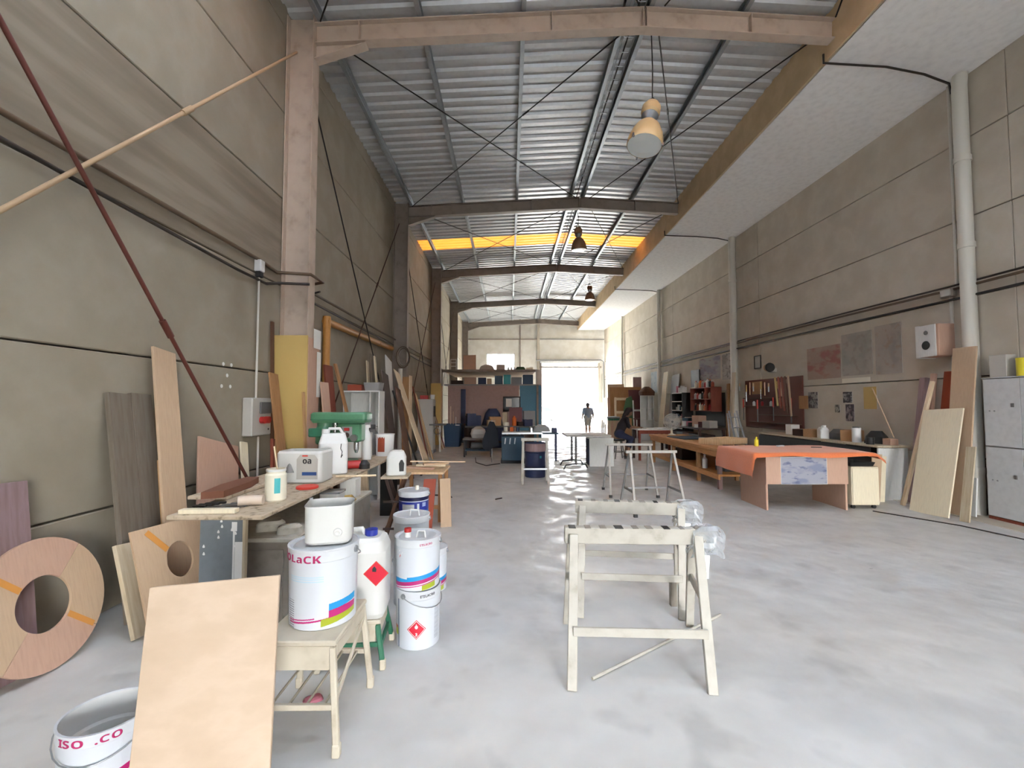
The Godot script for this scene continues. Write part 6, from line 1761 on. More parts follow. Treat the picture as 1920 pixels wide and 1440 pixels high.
	single("black_grinder", "black power tool lying near the bench end", "power tool", loft(st(), [[0.0, 0.2, 0.34, 0.05], [0.12, 0.18, 0.3, 0.06], [0.22, 0.08, 0.16, 0.03]]), M("black"), Vector3(6.45, by, -7.86), 0.5)
	tin("round_tin", "dark squat tin between tool box and white tin", "tin", Vector3(6.2, by, -7.7), 0.06, 0.12, "black")
	crate("carton", "pink small carton at the end of the right wall bench", "box", Vector3(6.45, by, -7.58), 0.0, 0.14, 0.1, 0.16, "mdf_pink")
	crate("carton", "brown carton on the right wall bench beside the canister", "box", Vector3(6.38, by, -9.4), 0.1, 0.26, 0.16, 0.26, "card")
	crate("carton", "small dark carton at the far end of the right wall bench", "box", Vector3(6.4, by, -9.75), 0.2, 0.28, 0.14, 0.3, "brown_dark")
	crate("carton", "white carton on the far end of the right wall bench", "box", Vector3(6.45, by, -10.2), 0.0, 0.2, 0.22, 0.2, "paper")
	line("floor_cable", "thin dark cable running along the floor at the right", "cable", [Vector3(5.4, 0.008, -6.7), Vector3(5.9, 0.008, -5.9), Vector3(6.05, 0.008, -5.3), Vector3(6.2, 0.008, -4.2), Vector3(6.3, 0.008, -3.0)], 0.008, "cable")
	var kb := single("floor_kerb", "low concrete kerb strip along the foot of the right wall", "kerb", bx(0.5, 0.03, 4.4, 0, 0.015, 0, 0.005), M("concrete_pale"), Vector3(6.62, -0.028, -6.2))
	kb.position.y = -0.02
	tool_wall()

func tool_wall() -> void:
	# red brown tool board: cabinets, shelves and hanging tools, facing -x
	var z0 := -12.75
	var t := thing("tool_board", "red brown tool board with shelves on the right wall", "tool board", Vector3(rw(-11.5) - 0.03, 0.95, -11.5))
	part("backboard", bx(0.03, 1.3, 2.5, 0, 0.65, 0), M("tool_red"), t)
	part("upper_panel", bx(0.02, 0.34, 0.5, -0.03, 1.08, -0.6), M("oak"), t)
	part("orange_panel", bx(0.02, 0.3, 0.3, -0.03, 0.68, 1.3), M("oak"), t)
	for e in [[0.8, -0.3, 1.6], [0.58, -0.1, 1.9], [0.36, 0.3, 1.5], [0.16, 0.2, 2.0]]:
		part("shelf", bx(0.16, 0.02, e[2], -0.09, e[0], e[1]), M("walnut"), t)
	var tn := ["first", "second", "third", "fourth", "fifth", "sixth", "seventh", "eighth", "ninth", "tenth", "eleventh", "twelfth", "thirteenth", "fourteenth"]
	for k in 14:
		var z := z0 + 0.12 + 0.17 * k
		var h := 0.22 + 0.12 * ((k * 7) % 4)
		var y := 2.18 - 0.03 * (k % 3) - (0.42 if k % 4 == 1 else 0.0)
		var ht := thing("hanging_tool", "%s hanging hand tool from the left on the red brown tool board" % tn[k], "hand tool", Vector3(rw(z) - 0.235, y - h, z), -PI * 0.5, "hand tools on the tool board")
		part("shaft", bx(0.03 + 0.01 * (k % 3), h * 0.62, 0.012, 0, h * 0.31, 0), M(["alu", "grey_dark", "chrome", "ply"][k % 4]), ht)
		part("handle", tube(st(), [Vector3(0, h * 0.58, 0), Vector3(0, h, 0)], 0.018, 8), M(["ply", "red_bright", "yellow_board", "mdf_pink"][k % 4]), ht)
	for k in 5:
		lean("hanging_rule", ["first", "second", "third", "fourth", "fifth"][k] + " long wooden lath on the right part of the tool board", "lath", Vector3(rw(-10.8) - 0.27, 1.55 - 0.06 * k, -10.95 + 0.13 * k + 0.085), Vector3(rw(-10.8) - 0.27, 2.25, -10.95 + 0.13 * k), ZW, 0.06, 0.015, M(["yellow_board", "rust_red", "red_wood", "walnut", "mdf"][k]), "laths on the tool board")
	for k in 4:
		flask("flask", ["first", "second", "third", "fourth"][k] + " little bottle on the shelves of the tool board", Vector3(rw(-11.5) - 0.1, 1.541, -12.2 + 0.4 * k), 0.035, 0.15, ["white_plastic", "red", "grey_box", "rust_red"][k], "black", "bottles on the tool board")
	# wall reel with a wheel and a small black frame
	var r := thing("wall_grinder", "small bench grinder shaped wheel on the wall above the tool board", "grinder", Vector3(rw(-11.4) - 0.18, 2.4, -11.4))
	part("wheel", lathe(st(), [Vector2(0, -0.03), Vector2(0.11, -0.03), Vector2(0.12, 0.0), Vector2(0.11, 0.03), Vector2(0, 0.03)], 18, Transform3D(Basis(Vector3.RIGHT, PI * 0.5), Vector3(0, 0.12, 0.12))), M("black"), r)
	part("wheel_disc", lathe(st(), [Vector2(0, -0.02), Vector2(0.09, -0.02), Vector2(0.09, 0.02), Vector2(0, 0.02)], 18, Transform3D(Basis(Vector3.RIGHT, PI * 0.5), Vector3(0, 0.12, -0.02))), M("ply"), r)
	part("bracket", bx(0.14, 0.1, 0.2, 0.09, 0.05, 0.04), M("grey_box"), r)
	var fr := thing("wall_picture", "empty thin black frame on the wall left of the wheel", "frame", Vector3(rw(-12.1) - 0.02, 2.55, -12.1), -PI * 0.5)
	part("frame", frame_shape(0.32, 0.36, 0.025, 0.02), M("black"), fr)
	part("backing", bx(0.28, 0.32, 0.004, 0, 0.18, -0.004, 0.0), M("grey_box"), fr)
	# aluminium step ladder leaning folded
	var l := thing("step_ladder", "folded aluminium step ladder before the tool board", "ladder", Vector3(5.75, 0, -11.3), 0.5)
	for sx in [-1.0, 1.0]:
		part("stile", bar(st(), Vector3(sx * 0.24, 0, 0.25), Vector3(sx * 0.15, 1.42, -0.12), 0.05, 0.025), M("alu"), l)
		part("rear_stile", bar(st(), Vector3(sx * 0.22, 0, 0.0), Vector3(sx * 0.14, 1.36, -0.17), 0.04, 0.02), M("alu"), l)
	for k in 5:
		var y := 0.22 + 0.26 * k
		part("tread", bar(st(), Vector3(-0.235 + 0.018 * k, y, 0.25 - 0.26 * y), Vector3(0.235 - 0.018 * k, y, 0.25 - 0.26 * y), 0.09, 0.02, Vector3(0, 0, 1)), M("alu"), l)
	lean("tool_plank", "dusty plank standing against the second right downpipe", "plank", Vector3(6.3, 0, -12.85), Vector3(6.5, 2.5, -12.9), ZW, 0.16, 0.04, M("wood_dusty"))
	lean("tool_plank", "brown post standing beside the dusty plank", "plank", Vector3(6.44, 0, -13.3), Vector3(6.58, 2.2, -13.4), ZW, 0.1, 0.06, M("oak"))

func build_right_far() -> void:
	# dark wall shelves with bottles
	var xw := rw(-15.0)
	var rs := open_shelf("wall_shelf", "red brown open wall shelf crowded with bottles", Vector3(xw - 0.24, 1.35, -14.75), -PI * 0.5, 1.6, 0.78, 0.34, [0.02, 0.4], "red_wood", [[0.35, 0.02, 0.76]])
	var cols := ["white_plastic", "red", "grey_box", "orange", "mdf", "cream", "rust_red", "black"]
	for k in 8:
		flask("flask", "%s bottle on the lower board of the red brown wall shelf" % ["first", "second", "third", "fourth", "fifth", "sixth", "seventh", "eighth"][k], Vector3(xw - 0.3, 1.381, -14.1 - 0.18 * k), 0.045, 0.2 + 0.03 * (k % 3), cols[k], cols[(k + 5) % 8], "bottles low on the wall shelf")
		flask("flask", "%s bottle on the middle board of the red brown wall shelf" % ["first", "second", "third", "fourth", "fifth", "sixth", "seventh", "eighth"][k], Vector3(xw - 0.3, 1.761, -14.1 - 0.18 * k), 0.045, 0.18 + 0.03 * ((k + 1) % 3), cols[(k + 3) % 8], cols[k], "bottles midway on the wall shelf")
		flask("flask", "%s bottle on top of the red brown wall shelf" % ["first", "second", "third", "fourth", "fifth", "sixth", "seventh", "eighth"][k], Vector3(xw - 0.28, 2.131, -14.1 - 0.18 * k), 0.05, 0.2 + 0.05 * (k % 3), cols[(k + 6) % 8], cols[(k + 2) % 8], "bottles on top of the wall shelf")
	var ws := open_shelf("white_rack", "white edged tall rack with jars beside the red brown shelf", Vector3(rw(-16.6) - 0.25, 0, -16.6), -PI * 0.5, 1.0, 2.0, 0.4, [0.7, 1.02, 1.35, 1.68], "black")
	for y in [0.7, 1.02, 1.35, 1.68, 1.99]:
		part("edge_strip", bx(0.98, 0.03, 0.012, 0, y, 0.206), M("lam_white"), ws)
	for k in 5:
		for j in 3:
			tin("jar", "%s small jar on the %s board of the white edged rack" % [["first", "second", "third", "fourth", "fifth"][k], ["lower", "middle", "upper"][j]], "jar", Vector3(rw(-16.6) - 0.32, [0.711, 1.031, 1.361][j], -16.2 - 0.18 * k), 0.05, 0.12 + 0.04 * ((k + j) % 3), ["white_plastic", "grey_box", "pink", "cream", "blue_machine"][(k + j) % 5], "black" if k % 2 else "", "jars on the white edged rack")
	for k in 4:
		tin("jar", "%s big white jar on top of the white edged rack" % ["first", "second", "third", "fourth"][k], "jar", Vector3(rw(-16.6) - 0.28, 2.001, -16.25 - 0.22 * k), 0.07, 0.2 + 0.06 * (k % 2), ["white_plastic", "milky", "white_plastic", "pink"][k], "", "jars on top of the white edged rack")
	lean("metal_sheet", "bluish perforated metal sheet leaning on the right wall", "sheet", Vector3(6.3, 0.0, -17.6), Vector3(rw(-17.6) - 0.06, 2.75, -17.65), ZW, 0.8, 0.02, M("grey_mid"))
	single("black_board", "black square board on the wall above the white edged rack", "board", bx(0.04, 0.6, 0.7, 0, 0.3, 0), M("black"), Vector3(rw(-15.9) - 0.05, 2.2, -15.9))
	lean("tall_board", "tall white board standing before the third downpipe", "board", Vector3(6.1, 0, -18.3), Vector3(6.45, 2.9, -18.35), ZW, 0.5, 0.03, M("board_cream"))
	wall_print("pale_sheet", "pale blue sheet pinned below the cables left of the tall board", "paper", -20.3, 2.1, 0.8, 0.95, blotch_print(61, C("b9c2c4"), C("a3b0b8"), C("8e9aa6"), 0.1))
	wall_print("stained_patch", "violet stained print above the wall shelves", "print", -14.9, 2.4, 1.5, 0.75, blotch_print(67, C("96938f"), C("77707c"), C("6e5560"), 0.02))
	wall_print("stained_patch", "torn light print with dark marks right of the violet one", "print", -13.6, 2.35, 0.9, 0.8, blotch_print(71, C("a09a90"), C("756f68"), C("3c3634"), 0.12))
	var wc := open_shelf("white_cupboard", "narrow white shelf cupboard below the brown bundles", Vector3(5.9, 0, -19.2), -0.25, 0.55, 1.95, 0.4, [0.9, 1.4], "lam_white", [[0.05, 0.91, 1.93]])
	single("brown_bundle", "brown paper bundles on top of the narrow white cupboard", "bundle", loft(st(), [[0.0, 0.6, 0.36, 0.08], [0.16, 0.64, 0.4, 0.1], [0.3, 0.4, 0.26, 0.08], [0.38, 0.2, 0.1, 0.04]]), M("walnut"), Vector3(5.9, 1.951, -19.2), 0.3)
	single("dark_backboard", "blackish backboard on the wall behind the dark bench", "board", bx(0.02, 1.05, 2.2, 0, 0.525, 0), M("black"), Vector3(rw(-15.2) - 0.04, 0.9, -14.9))
	# dark workbench under the shelves
	var b := thing("dark_bench", "dark cluttered bench under the right wall shelves", "bench", Vector3(5.95, 0, -14.6))
	part("worktop", bx(0.8, 0.05, 3.0, 0, 0.86, 0), M("brown_dark"), b)
	for e in [[-0.35, -1.4], [0.35, -1.4], [-0.35, 1.4], [0.35, 1.4]]:
		part("leg", bx(0.07, 0.835, 0.07, e[0], 0.4175, e[1]), M("brown_dark"), b)
	part("lower_shelf", bx(0.7, 0.03, 2.8, 0, 0.35, 0), M("walnut"), b)
	var dy := 0.8855
	var it := [[-13.3, 0.3, 0.2, "grey_box", "grey white machine head on the dark bench"], [-13.65, 0.24, 0.16, "wine", "wine coloured case on the dark bench"], [-14.05, 0.3, 0.34, "mdf_pink", "pinkish carton on the dark bench"], [-14.5, 0.36, 0.14, "pink", "magenta flat case on the dark bench"], [-14.95, 0.2, 0.24, "blue_machine", "blue grey case on the dark bench"], [-15.7, 0.3, 0.2, "cream", "cream case at the far end of the dark bench"]]
	for e in it:
		crate("bench_carton", e[4], "case", Vector3(5.95, dy, e[0]), 0.3, e[1], e[2], 0.3, e[3])
	for k in 5:
		tin("round_tin", "%s dusty tin along the front of the dark bench" % ["first", "second", "third", "fourth", "fifth"][k], "tin", Vector3(5.61, dy, -13.47 - 0.45 * k), 0.06, 0.1 + 0.03 * (k % 3), ["grey_box", "black", "white_plastic", "rust_red", "grey_dark"][k], "", "tins along the dark bench")
		crate("stored_carton", "%s dark carton stored under the dark bench" % ["first", "second", "third", "fourth", "fifth"][k], "box", Vector3(5.9, 0.366, -13.5 - 0.52 * k), 0.1, 0.4, 0.3, 0.42, ["brown_dark", "black", "walnut", "grey_dark", "brown_dark"][k], "cartons under the dark bench")
	single("white_sack", "olive and white sack pair on the dark bench", "sack", loft(st(), [[0.0, 0.44, 0.3, 0.1], [0.14, 0.46, 0.34, 0.12], [0.26, 0.24, 0.16, 0.06]]), M("plaster_lump"), Vector3(6.13, dy, -15.3), 0.0)
	# stack of wardrobe panels at the far right
	lean("wardrobe_panel", "largest orange brown panel of the far right stack", "panel", Vector3(5.6, 0, -21.4), Vector3(5.6, 2.4, -21.6), Vector3(1, 0, 0.05), 1.5, 0.05, M("oak"))
	lean("wardrobe_panel", "taller tan panel behind the orange brown one", "panel", Vector3(5.2, 0, -21.65), Vector3(5.2, 2.55, -21.85), Vector3(1, 0, 0.05), 0.8, 0.05, M("mdf"))
	lean("wardrobe_panel", "narrow grey brown panel sticking up highest at the right", "panel", Vector3(6.2, 0, -21.65), Vector3(6.25, 2.9, -21.85), Vector3(1, 0, 0.05), 0.4, 0.05, M("mauve_board"))
	lean("wardrobe_panel", "wine red panel in the middle of the far right stack", "panel", Vector3(5.95, 0, -20.9), Vector3(5.98, 2.25, -21.2), Vector3(1, 0, 0.05), 0.66, 0.04, M("wine"))
	lean("wardrobe_panel", "thin bright panel edge at the left of the stack", "panel", Vector3(4.82, 0, -21.5), Vector3(4.82, 1.9, -21.65), Vector3(1, 0, 0.05), 0.16, 0.05, M("mdf_pink"))
	var df := thing("door_frame", "light wood door frame leaning before the orange brown panel", "frame", Vector3(5.25, 0, -20.9))
	for x in [-0.3, 0.3]:
		part("stile", bx(0.09, 1.9, 0.04, x, 0.95, 0), M("ply_pale"), df)
	for y in [0.1, 1.2, 1.82]:
		part("rail", bx(0.52, 0.12, 0.035, 0, y, 0), M("ply_pale"), df)
	part("infill", bx(0.52, 1.0, 0.015, 0, 0.65, -0.01), M("ply_dark"), df)
	var ch := thing("stacked_chair", "white chair frame hung before the wine red panel", "chair", Vector3(5.85, 0, -20.2))
	for x in [-0.22, 0.22]:
		part("rear_leg", bar(st(), Vector3(x, 0, 0), Vector3(x * 1.1, 1.75, -0.1), 0.05, 0.04), M("lam_white"), ch)
		part("front_leg", bar(st(), Vector3(x, 0, 0.4), Vector3(x, 0.9, 0.38), 0.05, 0.04), M("lam_white"), ch)
	part("seat", bx(0.5, 0.05, 0.5, 0, 0.92, 0.16), M("wine"), ch)
	part("back_rail", bx(0.46, 0.08, 0.04, 0, 1.3, -0.07), M("lam_white"), ch)
	single("green_blanket", "dark green blanket hanging between the stacked panels", "blanket", prism(st(), PackedVector2Array([Vector2(-0.2, -1.0), Vector2(0.2, -1.0), Vector2(0.24, 0.5), Vector2(0.1, 0.95), Vector2(-0.12, 0.85), Vector2(-0.24, 0.4)]), 0.08), M("green_cloth"), Vector3(5.52, 1.0, -20.65))
	crate("carton", "upright tan carton at the foot of the far right stack", "box", Vector3(5.2, 0, -20.1), 0.1, 0.45, 0.95, 0.4, "card")
	# wooden bin
	var bn := thing("slat_bin", "round wood slat bin with dark lid near the far door", "bin", Vector3(4.64, 0, -20.0))
	for k in 14:
		var a := TAU * k / 14
		part("slat", box(st(), Vector3(0.11, 0.95, 0.02), Transform3D(Basis(Vector3.UP, a), Vector3(sin(a) * 0.25, 0.475, cos(a) * 0.25)), 0.003), M("mdf_pink" if k % 2 else "mdf"), bn)
	part("lid", lathe(st(), [Vector2(0, 0.95), Vector2(0.29, 0.95), Vector2(0.3, 0.97), Vector2(0.28, 1.02), Vector2(0, 1.05)], 20), M("grey_dark"), bn)
	part("green_band", lathe(st(), [Vector2(0.265, 0.86), Vector2(0.268, 0.87), Vector2(0.268, 0.94), Vector2(0.265, 0.945)], 20), M("green_leg"), bn)
	for k in 3:
		lean("metal_rail", ["left", "middle", "right"][k] + " white metal rail bundle piece beside the slat bin", "rail", Vector3(4.2 + 0.07 * k, 0, -20.4), Vector3(4.25 + 0.07 * k, 0.85 - 0.1 * k, -20.5), Vector3(1, 0, 0), 0.05, 0.03, M("lam_white"), "white metal rails")
	var mb := thing("door_control_box", "cream door control box on the far right jamb", "control box", Vector3(6.14, 1.0, -29.88))
	part("box", bx(0.4, 0.7, 0.14, 0, 0.35, 0, 0.02), M("cream"), mb)
	part("conduit", tube(st(), [Vector3(0.06, 0.7, 0), Vector3(0.06, 2.6, 0)], 0.03, 8), M("conduit"), mb)
	line("wall_conduit", "grey conduit loop above the far door", "conduit", [Vector3(1.8, 4.5, -29.8), Vector3(6.1, 4.52, -29.8), Vector3(6.3, 4.4, -29.8), Vector3(6.32, 2.0, -29.8)], 0.04, "grey_mid")
# ---------------------------------------------------------------- people
# bodies are one surface: tapered capsules joined by a smooth minimum, meshed as surface nets
func sd_bone(p: Vector3, a: Vector3, b: Vector3, ra: float, rb: float) -> float:
	var ba := b - a
	var t := clampf((p - a).dot(ba) / maxf(ba.length_squared(), 1e-8), 0.0, 1.0)
	return (p - a - ba * t).length() - lerpf(ra, rb, t)

# bones: [a, b, ra, rb, colour]; k is the blend width
func add_body(s: SurfaceTool, bones: Array, cell: float, k: float) -> void:
	var lo := Vector3.INF
	var hi := -Vector3.INF
	for b in bones:
		var r: float = maxf(b[2], b[3]) + cell * 3 + k
		for p in [b[0], b[1]]:
			lo = lo.min(p - Vector3.ONE * r)
			hi = hi.max(p + Vector3.ONE * r)
	var n := Vector3i((hi - lo) / cell) + Vector3i.ONE * 2
	var field := PackedFloat32Array()
	field.resize(n.x * n.y * n.z)
	field.fill(1.0)
	var near := PackedFloat32Array()
	near.resize(field.size())
	near.fill(9.0)
	var owner_ := PackedByteArray()
	owner_.resize(field.size())
	for bi in bones.size():
		var b: Array = bones[bi]
		var r: float = maxf(b[2], b[3]) + cell * 2.5 + k
		var a0 := Vector3i(((b[0].min(b[1]) - Vector3.ONE * r) - lo) / cell)
		var a1 := Vector3i(((b[0].max(b[1]) + Vector3.ONE * r) - lo) / cell) + Vector3i.ONE
		a0 = a0.max(Vector3i.ZERO)
		a1 = a1.min(n - Vector3i.ONE)
		for z in range(a0.z, a1.z + 1):
			for y in range(a0.y, a1.y + 1):
				for x in range(a0.x, a1.x + 1):
					var i := (z * n.y + y) * n.x + x
					var d := sd_bone(lo + Vector3(x, y, z) * cell, b[0], b[1], b[2], b[3])
					if d < near[i]:
						near[i] = d
						owner_[i] = bi
					var f := field[i]
					var h := maxf(k - absf(f - d), 0.0) / k
					field[i] = minf(f, d) - h * h * k * 0.25
	var vid := {}
	var verts := []
	var cols := []
	for z in n.z - 1:
		for y in n.y - 1:
			for x in n.x - 1:
				var i := (z * n.y + y) * n.x + x
				var inside := 0
				var sum := Vector3.ZERO
				var cnt := 0
				var v := []
				for c in 8:
					v.append(field[i + (c & 1) + ((c >> 1) & 1) * n.x + (c >> 2) * n.x * n.y])
					if v[c] < 0:
						inside += 1
				if inside == 0 or inside == 8:
					continue
				for e in [[0, 1], [2, 3], [4, 5], [6, 7], [0, 2], [1, 3], [4, 6], [5, 7], [0, 4], [1, 5], [2, 6], [3, 7]]:
					var p: float = v[e[0]]
					var q: float = v[e[1]]
					if (p < 0) != (q < 0):
						var t := p / (p - q)
						var c0 := Vector3(e[0] & 1, (e[0] >> 1) & 1, e[0] >> 2)
						var c1 := Vector3(e[1] & 1, (e[1] >> 1) & 1, e[1] >> 2)
						sum += c0.lerp(c1, t)
						cnt += 1
				vid[i] = verts.size()
				verts.append(lo + (Vector3(x, y, z) + sum / cnt) * cell)
				cols.append(bones[owner_[i]][4])
	var st_ := [1, n.x, n.x * n.y]
	for i in vid:
		for ax in 3:
			var j: int = i + st_[ax]
			if j >= field.size() or (field[i] < 0) == (field[j] < 0):
				continue
			var u: int = st_[(ax + 1) % 3]
			var w: int = st_[(ax + 2) % 3]
			var q := [i, i - u, i - u - w, i - w]
			var ok := true
			for c in q:
				ok = ok and vid.has(c)
			if not ok:
				continue
			if field[i] > 0:
				q.reverse()
			s.set_smooth_group(1)
			for t in [0, 1, 2, 0, 2, 3]:
				var id: int = vid[q[t]]
				s.set_color(cols[id])
				s.add_vertex(verts[id])

func finger_bones(out: Array, wrist: Vector3, dir: Vector3, palm_n: Vector3, c: Color, curl: float, side: float) -> void:
	# palm along dir, fingers spread sideways, thumb leaving the side of the palm
	var across := dir.cross(palm_n).normalized() * side
	var pc := wrist + dir * 0.045
	for k in 4:
		var o := across * (0.027 - 0.018 * k)
		out.append([wrist + o * 0.6, wrist + dir * 0.085 + o, 0.016, 0.012, c])
		var ln: float = [0.068, 0.076, 0.07, 0.055][k]
		var p0: Vector3 = wrist + dir * 0.088 + o
		var d1 := (dir * cos(curl) + palm_n * sin(curl)).normalized()
		var d2 := (dir * cos(curl * 2.2) + palm_n * sin(curl * 2.2)).normalized()
		out.append([p0, p0 + d1 * ln * 0.5, 0.0095, 0.0088, c])
		out.append([p0 + d1 * ln * 0.5, p0 + d1 * ln * 0.5 + d2 * ln * 0.5, 0.0088, 0.0075, c])
	var t0 := wrist + dir * 0.025 + across * 0.03
	var t1 := t0 + (dir * 0.7 + across * 0.6 + palm_n * 0.3).normalized() * 0.04
	out.append([wrist + dir * 0.02, t0, 0.016, 0.013, c])
	out.append([t0, t1, 0.012, 0.0105, c])
	out.append([t1, t1 + (dir + palm_n * 0.3).normalized() * 0.03, 0.0105, 0.008, c])

func head_bones(c: Vector3, fwd: Vector3, up: Vector3, skin: Color, hair: Color, long_hair: bool) -> Array:
	var r := fwd.cross(up).normalized()
	var b := []
	b.append([c + up * 0.015, c + up * 0.045 - fwd * 0.01, 0.088, 0.09, skin])
	b.append([c - up * 0.05 + fwd * 0.02, c - up * 0.085 + fwd * 0.045, 0.06, 0.03, skin])
	b.append([c + fwd * 0.078 + up * 0.012, c + fwd * 0.1 - up * 0.022, 0.011, 0.014, skin])
	b.append([c + fwd * 0.085 - up * 0.052 + r * 0.018, c + fwd * 0.085 - up * 0.052 - r * 0.018, 0.009, 0.009, skin.darkened(0.35)])
	for sg in [-1.0, 1.0]:
		b.append([c + fwd * 0.078 + up * 0.02 + r * 0.032 * sg, c + fwd * 0.079 + up * 0.02 + r * 0.034 * sg, 0.011, 0.011, Color(0.06, 0.05, 0.05)])
		b.append([c + r * 0.084 * sg + up * 0.01, c + r * 0.088 * sg - up * 0.02, 0.016, 0.012, skin])
	b.append([c + up * 0.062 - fwd * 0.02, c + up * 0.05 - fwd * 0.045, 0.095, 0.092, hair])
	b.append([c + up * 0.03 - fwd * 0.045, c - up * 0.035 - fwd * 0.045, 0.078, 0.062, hair])
	if long_hair:
		b.append([c - fwd * 0.05, c - fwd * 0.08 - up * 0.12, 0.09, 0.06, hair])
		b.append([c - fwd * 0.08 - up * 0.1, c - fwd * 0.1 - up * 0.2, 0.06, 0.03, hair])
		for sg in [-1.0, 1.0]:
			b.append([c + r * 0.07 * sg + up * 0.03 - fwd * 0.02, c + r * 0.075 * sg - up * 0.08 - fwd * 0.03, 0.035, 0.025, hair])
	return b

func person(label: String, at_: Vector3, turn: float, body: Array, extra: Array) -> void:
	var m := StandardMaterial3D.new()
	m.resource_name = "person_surface"
	m.vertex_color_use_as_albedo = true
	m.roughness = 0.85
	var s := st()
	add_body(s, body, 0.016, 0.03)
	for e in extra:
		add_body(s, e, 0.0065, 0.01)
	var t := thing("person", label, "person", at_, turn)
	part("body", s, m, t)

func V(x: float, y: float, z: float) -> Vector3:
	return Vector3(x, y, z)

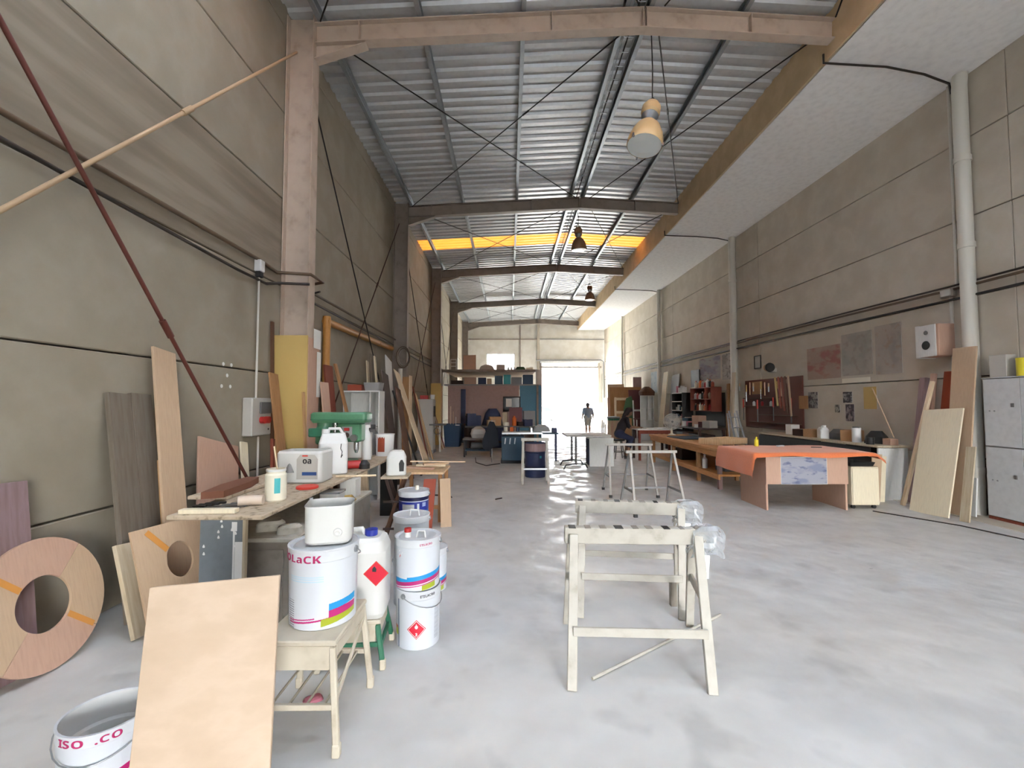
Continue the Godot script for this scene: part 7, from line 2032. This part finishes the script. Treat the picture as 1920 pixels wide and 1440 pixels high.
func build_people() -> void:
	# linear colours of skin and clothing
	var skin := Color(0.24, 0.13, 0.085)
	var shirt := Color(0.16, 0.19, 0.24)
	var shorts := Color(0.24, 0.23, 0.21)
	var shoe := Color(0.05, 0.05, 0.05)
	var hair := Color(0.02, 0.015, 0.012)
	# man walking away, seen from behind: faces -z
	var b := []
	b.append([V(0, 0.94, 0), V(0, 1.12, 0), 0.165, 0.17, shirt])
	b.append([V(-0.07, 1.1, 0), V(-0.08, 1.27, 0), 0.15, 0.125, shirt])
	b.append([V(0.07, 1.1, 0), V(0.08, 1.27, 0), 0.15, 0.125, shirt])
	b.append([V(-0.17, 1.32, 0), V(0.17, 1.32, 0), 0.075, 0.075, shirt])
	b.append([V(0, 1.33, 0), V(0, 1.45, -0.01), 0.085, 0.068, skin])
	b.append([V(-0.08, 0.9, 0.0), V(0.08, 0.9, 0), 0.145, 0.145, shorts])
	for sg in [-1.0, 1.0]:
		var sw: float = 0.07 * sg
		b.append([V(0.1 * sg, 0.88, 0), V(0.105 * sg, 0.5, -0.02 - sw), 0.115, 0.085, shorts])
		b.append([V(0.105 * sg, 0.48, -0.02 - sw), V(0.11 * sg, 0.3, 0.0 - sw), 0.056, 0.06, skin])
		b.append([V(0.11 * sg, 0.3, 0.0 - sw), V(0.11 * sg, 0.09, 0.02 - sw), 0.058, 0.036, skin])
		b.append([V(0.11 * sg, 0.045, 0.045 - sw), V(0.125 * sg, 0.035, -0.14 - sw), 0.04, 0.034, shoe])
		b.append([V(0.21 * sg, 1.31, 0), V(0.255 * sg, 1.1, 0.02 + sw * 0.3), 0.07, 0.062, shirt])
		b.append([V(0.255 * sg, 1.1, 0.02 + sw * 0.3), V(0.272 * sg, 1.03, 0.02 + sw * 0.4), 0.052, 0.047, skin])
		b.append([V(0.272 * sg, 1.03, 0.02), V(0.285 * sg, 0.82, -0.04 + sw * 0.8), 0.046, 0.031, skin])
	var hands := []
	for sg in [-1.0, 1.0]:
		var hb := []
		finger_bones(hb, V(0.285 * sg, 0.81, -0.04 + 0.07 * sg * 0.8), V(0.04 * sg, -1, -0.1).normalized(), V(-sg, 0, -0.2).normalized(), skin, 0.35, 1.0 * sg)
		hands.append(hb)
	person("man in grey blue t-shirt and shorts standing in the bright far doorway", Vector3(4.13, 0, -23.6), 0.12, b, [head_bones(V(0, 1.5, -0.015), V(0, 0, -1), V(0, 1, 0), skin, hair, false)] + hands)
	# person sitting sideways on a stool, bending to the table at +x
	var top := Color(0.012, 0.011, 0.014)
	var jeans := Color(0.02, 0.025, 0.06)
	var w := []
	w.append([V(-0.02, 0.72, -0.09), V(-0.02, 0.72, 0.09), 0.13, 0.13, jeans])
	w.append([V(-0.02, 0.75, 0), V(0.06, 0.95, 0), 0.135, 0.13, top])
	w.append([V(0.06, 0.95, 0), V(0.15, 1.1, 0), 0.135, 0.125, top])
	w.append([V(0.16, 1.15, -0.15), V(0.16, 1.15, 0.15), 0.068, 0.068, top])
	w.append([V(0.17, 1.16, 0), V(0.22, 1.26, 0), 0.055, 0.05, skin])
	for sg in [-1.0, 1.0]:
		w.append([V(0.0, 0.7, 0.09 * sg), V(0.30, 0.58, 0.11 * sg), 0.1, 0.072, jeans])
		w.append([V(0.30, 0.58, 0.11 * sg), V(0.24, 0.36, 0.11 * sg), 0.07, 0.06, jeans])
		w.append([V(0.24, 0.36, 0.11 * sg), V(0.17, 0.1, 0.11 * sg), 0.052, 0.036, skin])
		w.append([V(0.16, 0.045, 0.11 * sg), V(0.30, 0.035, 0.12 * sg), 0.042, 0.032, shoe])
		w.append([V(0.16, 1.13, 0.18 * sg), V(0.2, 0.95, 0.23 * sg), 0.064, 0.056, top])
		w.append([V(0.2, 0.96, 0.23 * sg), V(0.24, 0.91, 0.23 * sg), 0.045, 0.043, skin])
		w.append([V(0.24, 0.92, 0.23 * sg), V(0.50, 0.918, 0.13 * sg), 0.042, 0.028, skin])
	var wh := []
	for sg in [-1.0, 1.0]:
		var hb2 := []
		finger_bones(hb2, V(0.505, 0.916, 0.128 * sg), V(1, 0, -0.35 * sg).normalized(), V(0, -1, 0), skin, 0.12, -sg)
		wh.append(hb2)
	person("person with dark hair in black t-shirt sitting bent over the white topped table", Vector3(3.24, 0, -13.15), 0.0, w, [head_bones(V(0.27, 1.335, 0), V(0.88, -0.47, 0).normalized(), V(0.47, 0.88, 0).normalized(), skin, hair, true)] + wh)
	var so := thing("work_stool", "dark high stool under the sitting person", "stool", Vector3(3.2, 0, -13.15))
	part("seat", lathe(st(), [Vector2(0, 0.52), Vector2(0.17, 0.52), Vector2(0.18, 0.535), Vector2(0.17, 0.56), Vector2(0, 0.565)], 20), M("black"), so)
	for k in 4:
		var a := TAU * k / 4 + 0.78
		part("leg", tube(st(), [Vector3(cos(a) * 0.2, 0, sin(a) * 0.2), Vector3(cos(a) * 0.1, 0.52, sin(a) * 0.1)], 0.016, 8), M("grey_dark"), so)
	part("foot_ring", tube(st(), range(17).map(func(i): return Vector3(cos(TAU * i / 16) * 0.165, 0.2, sin(TAU * i / 16) * 0.165)), 0.01, 6), M("grey_dark"), so)
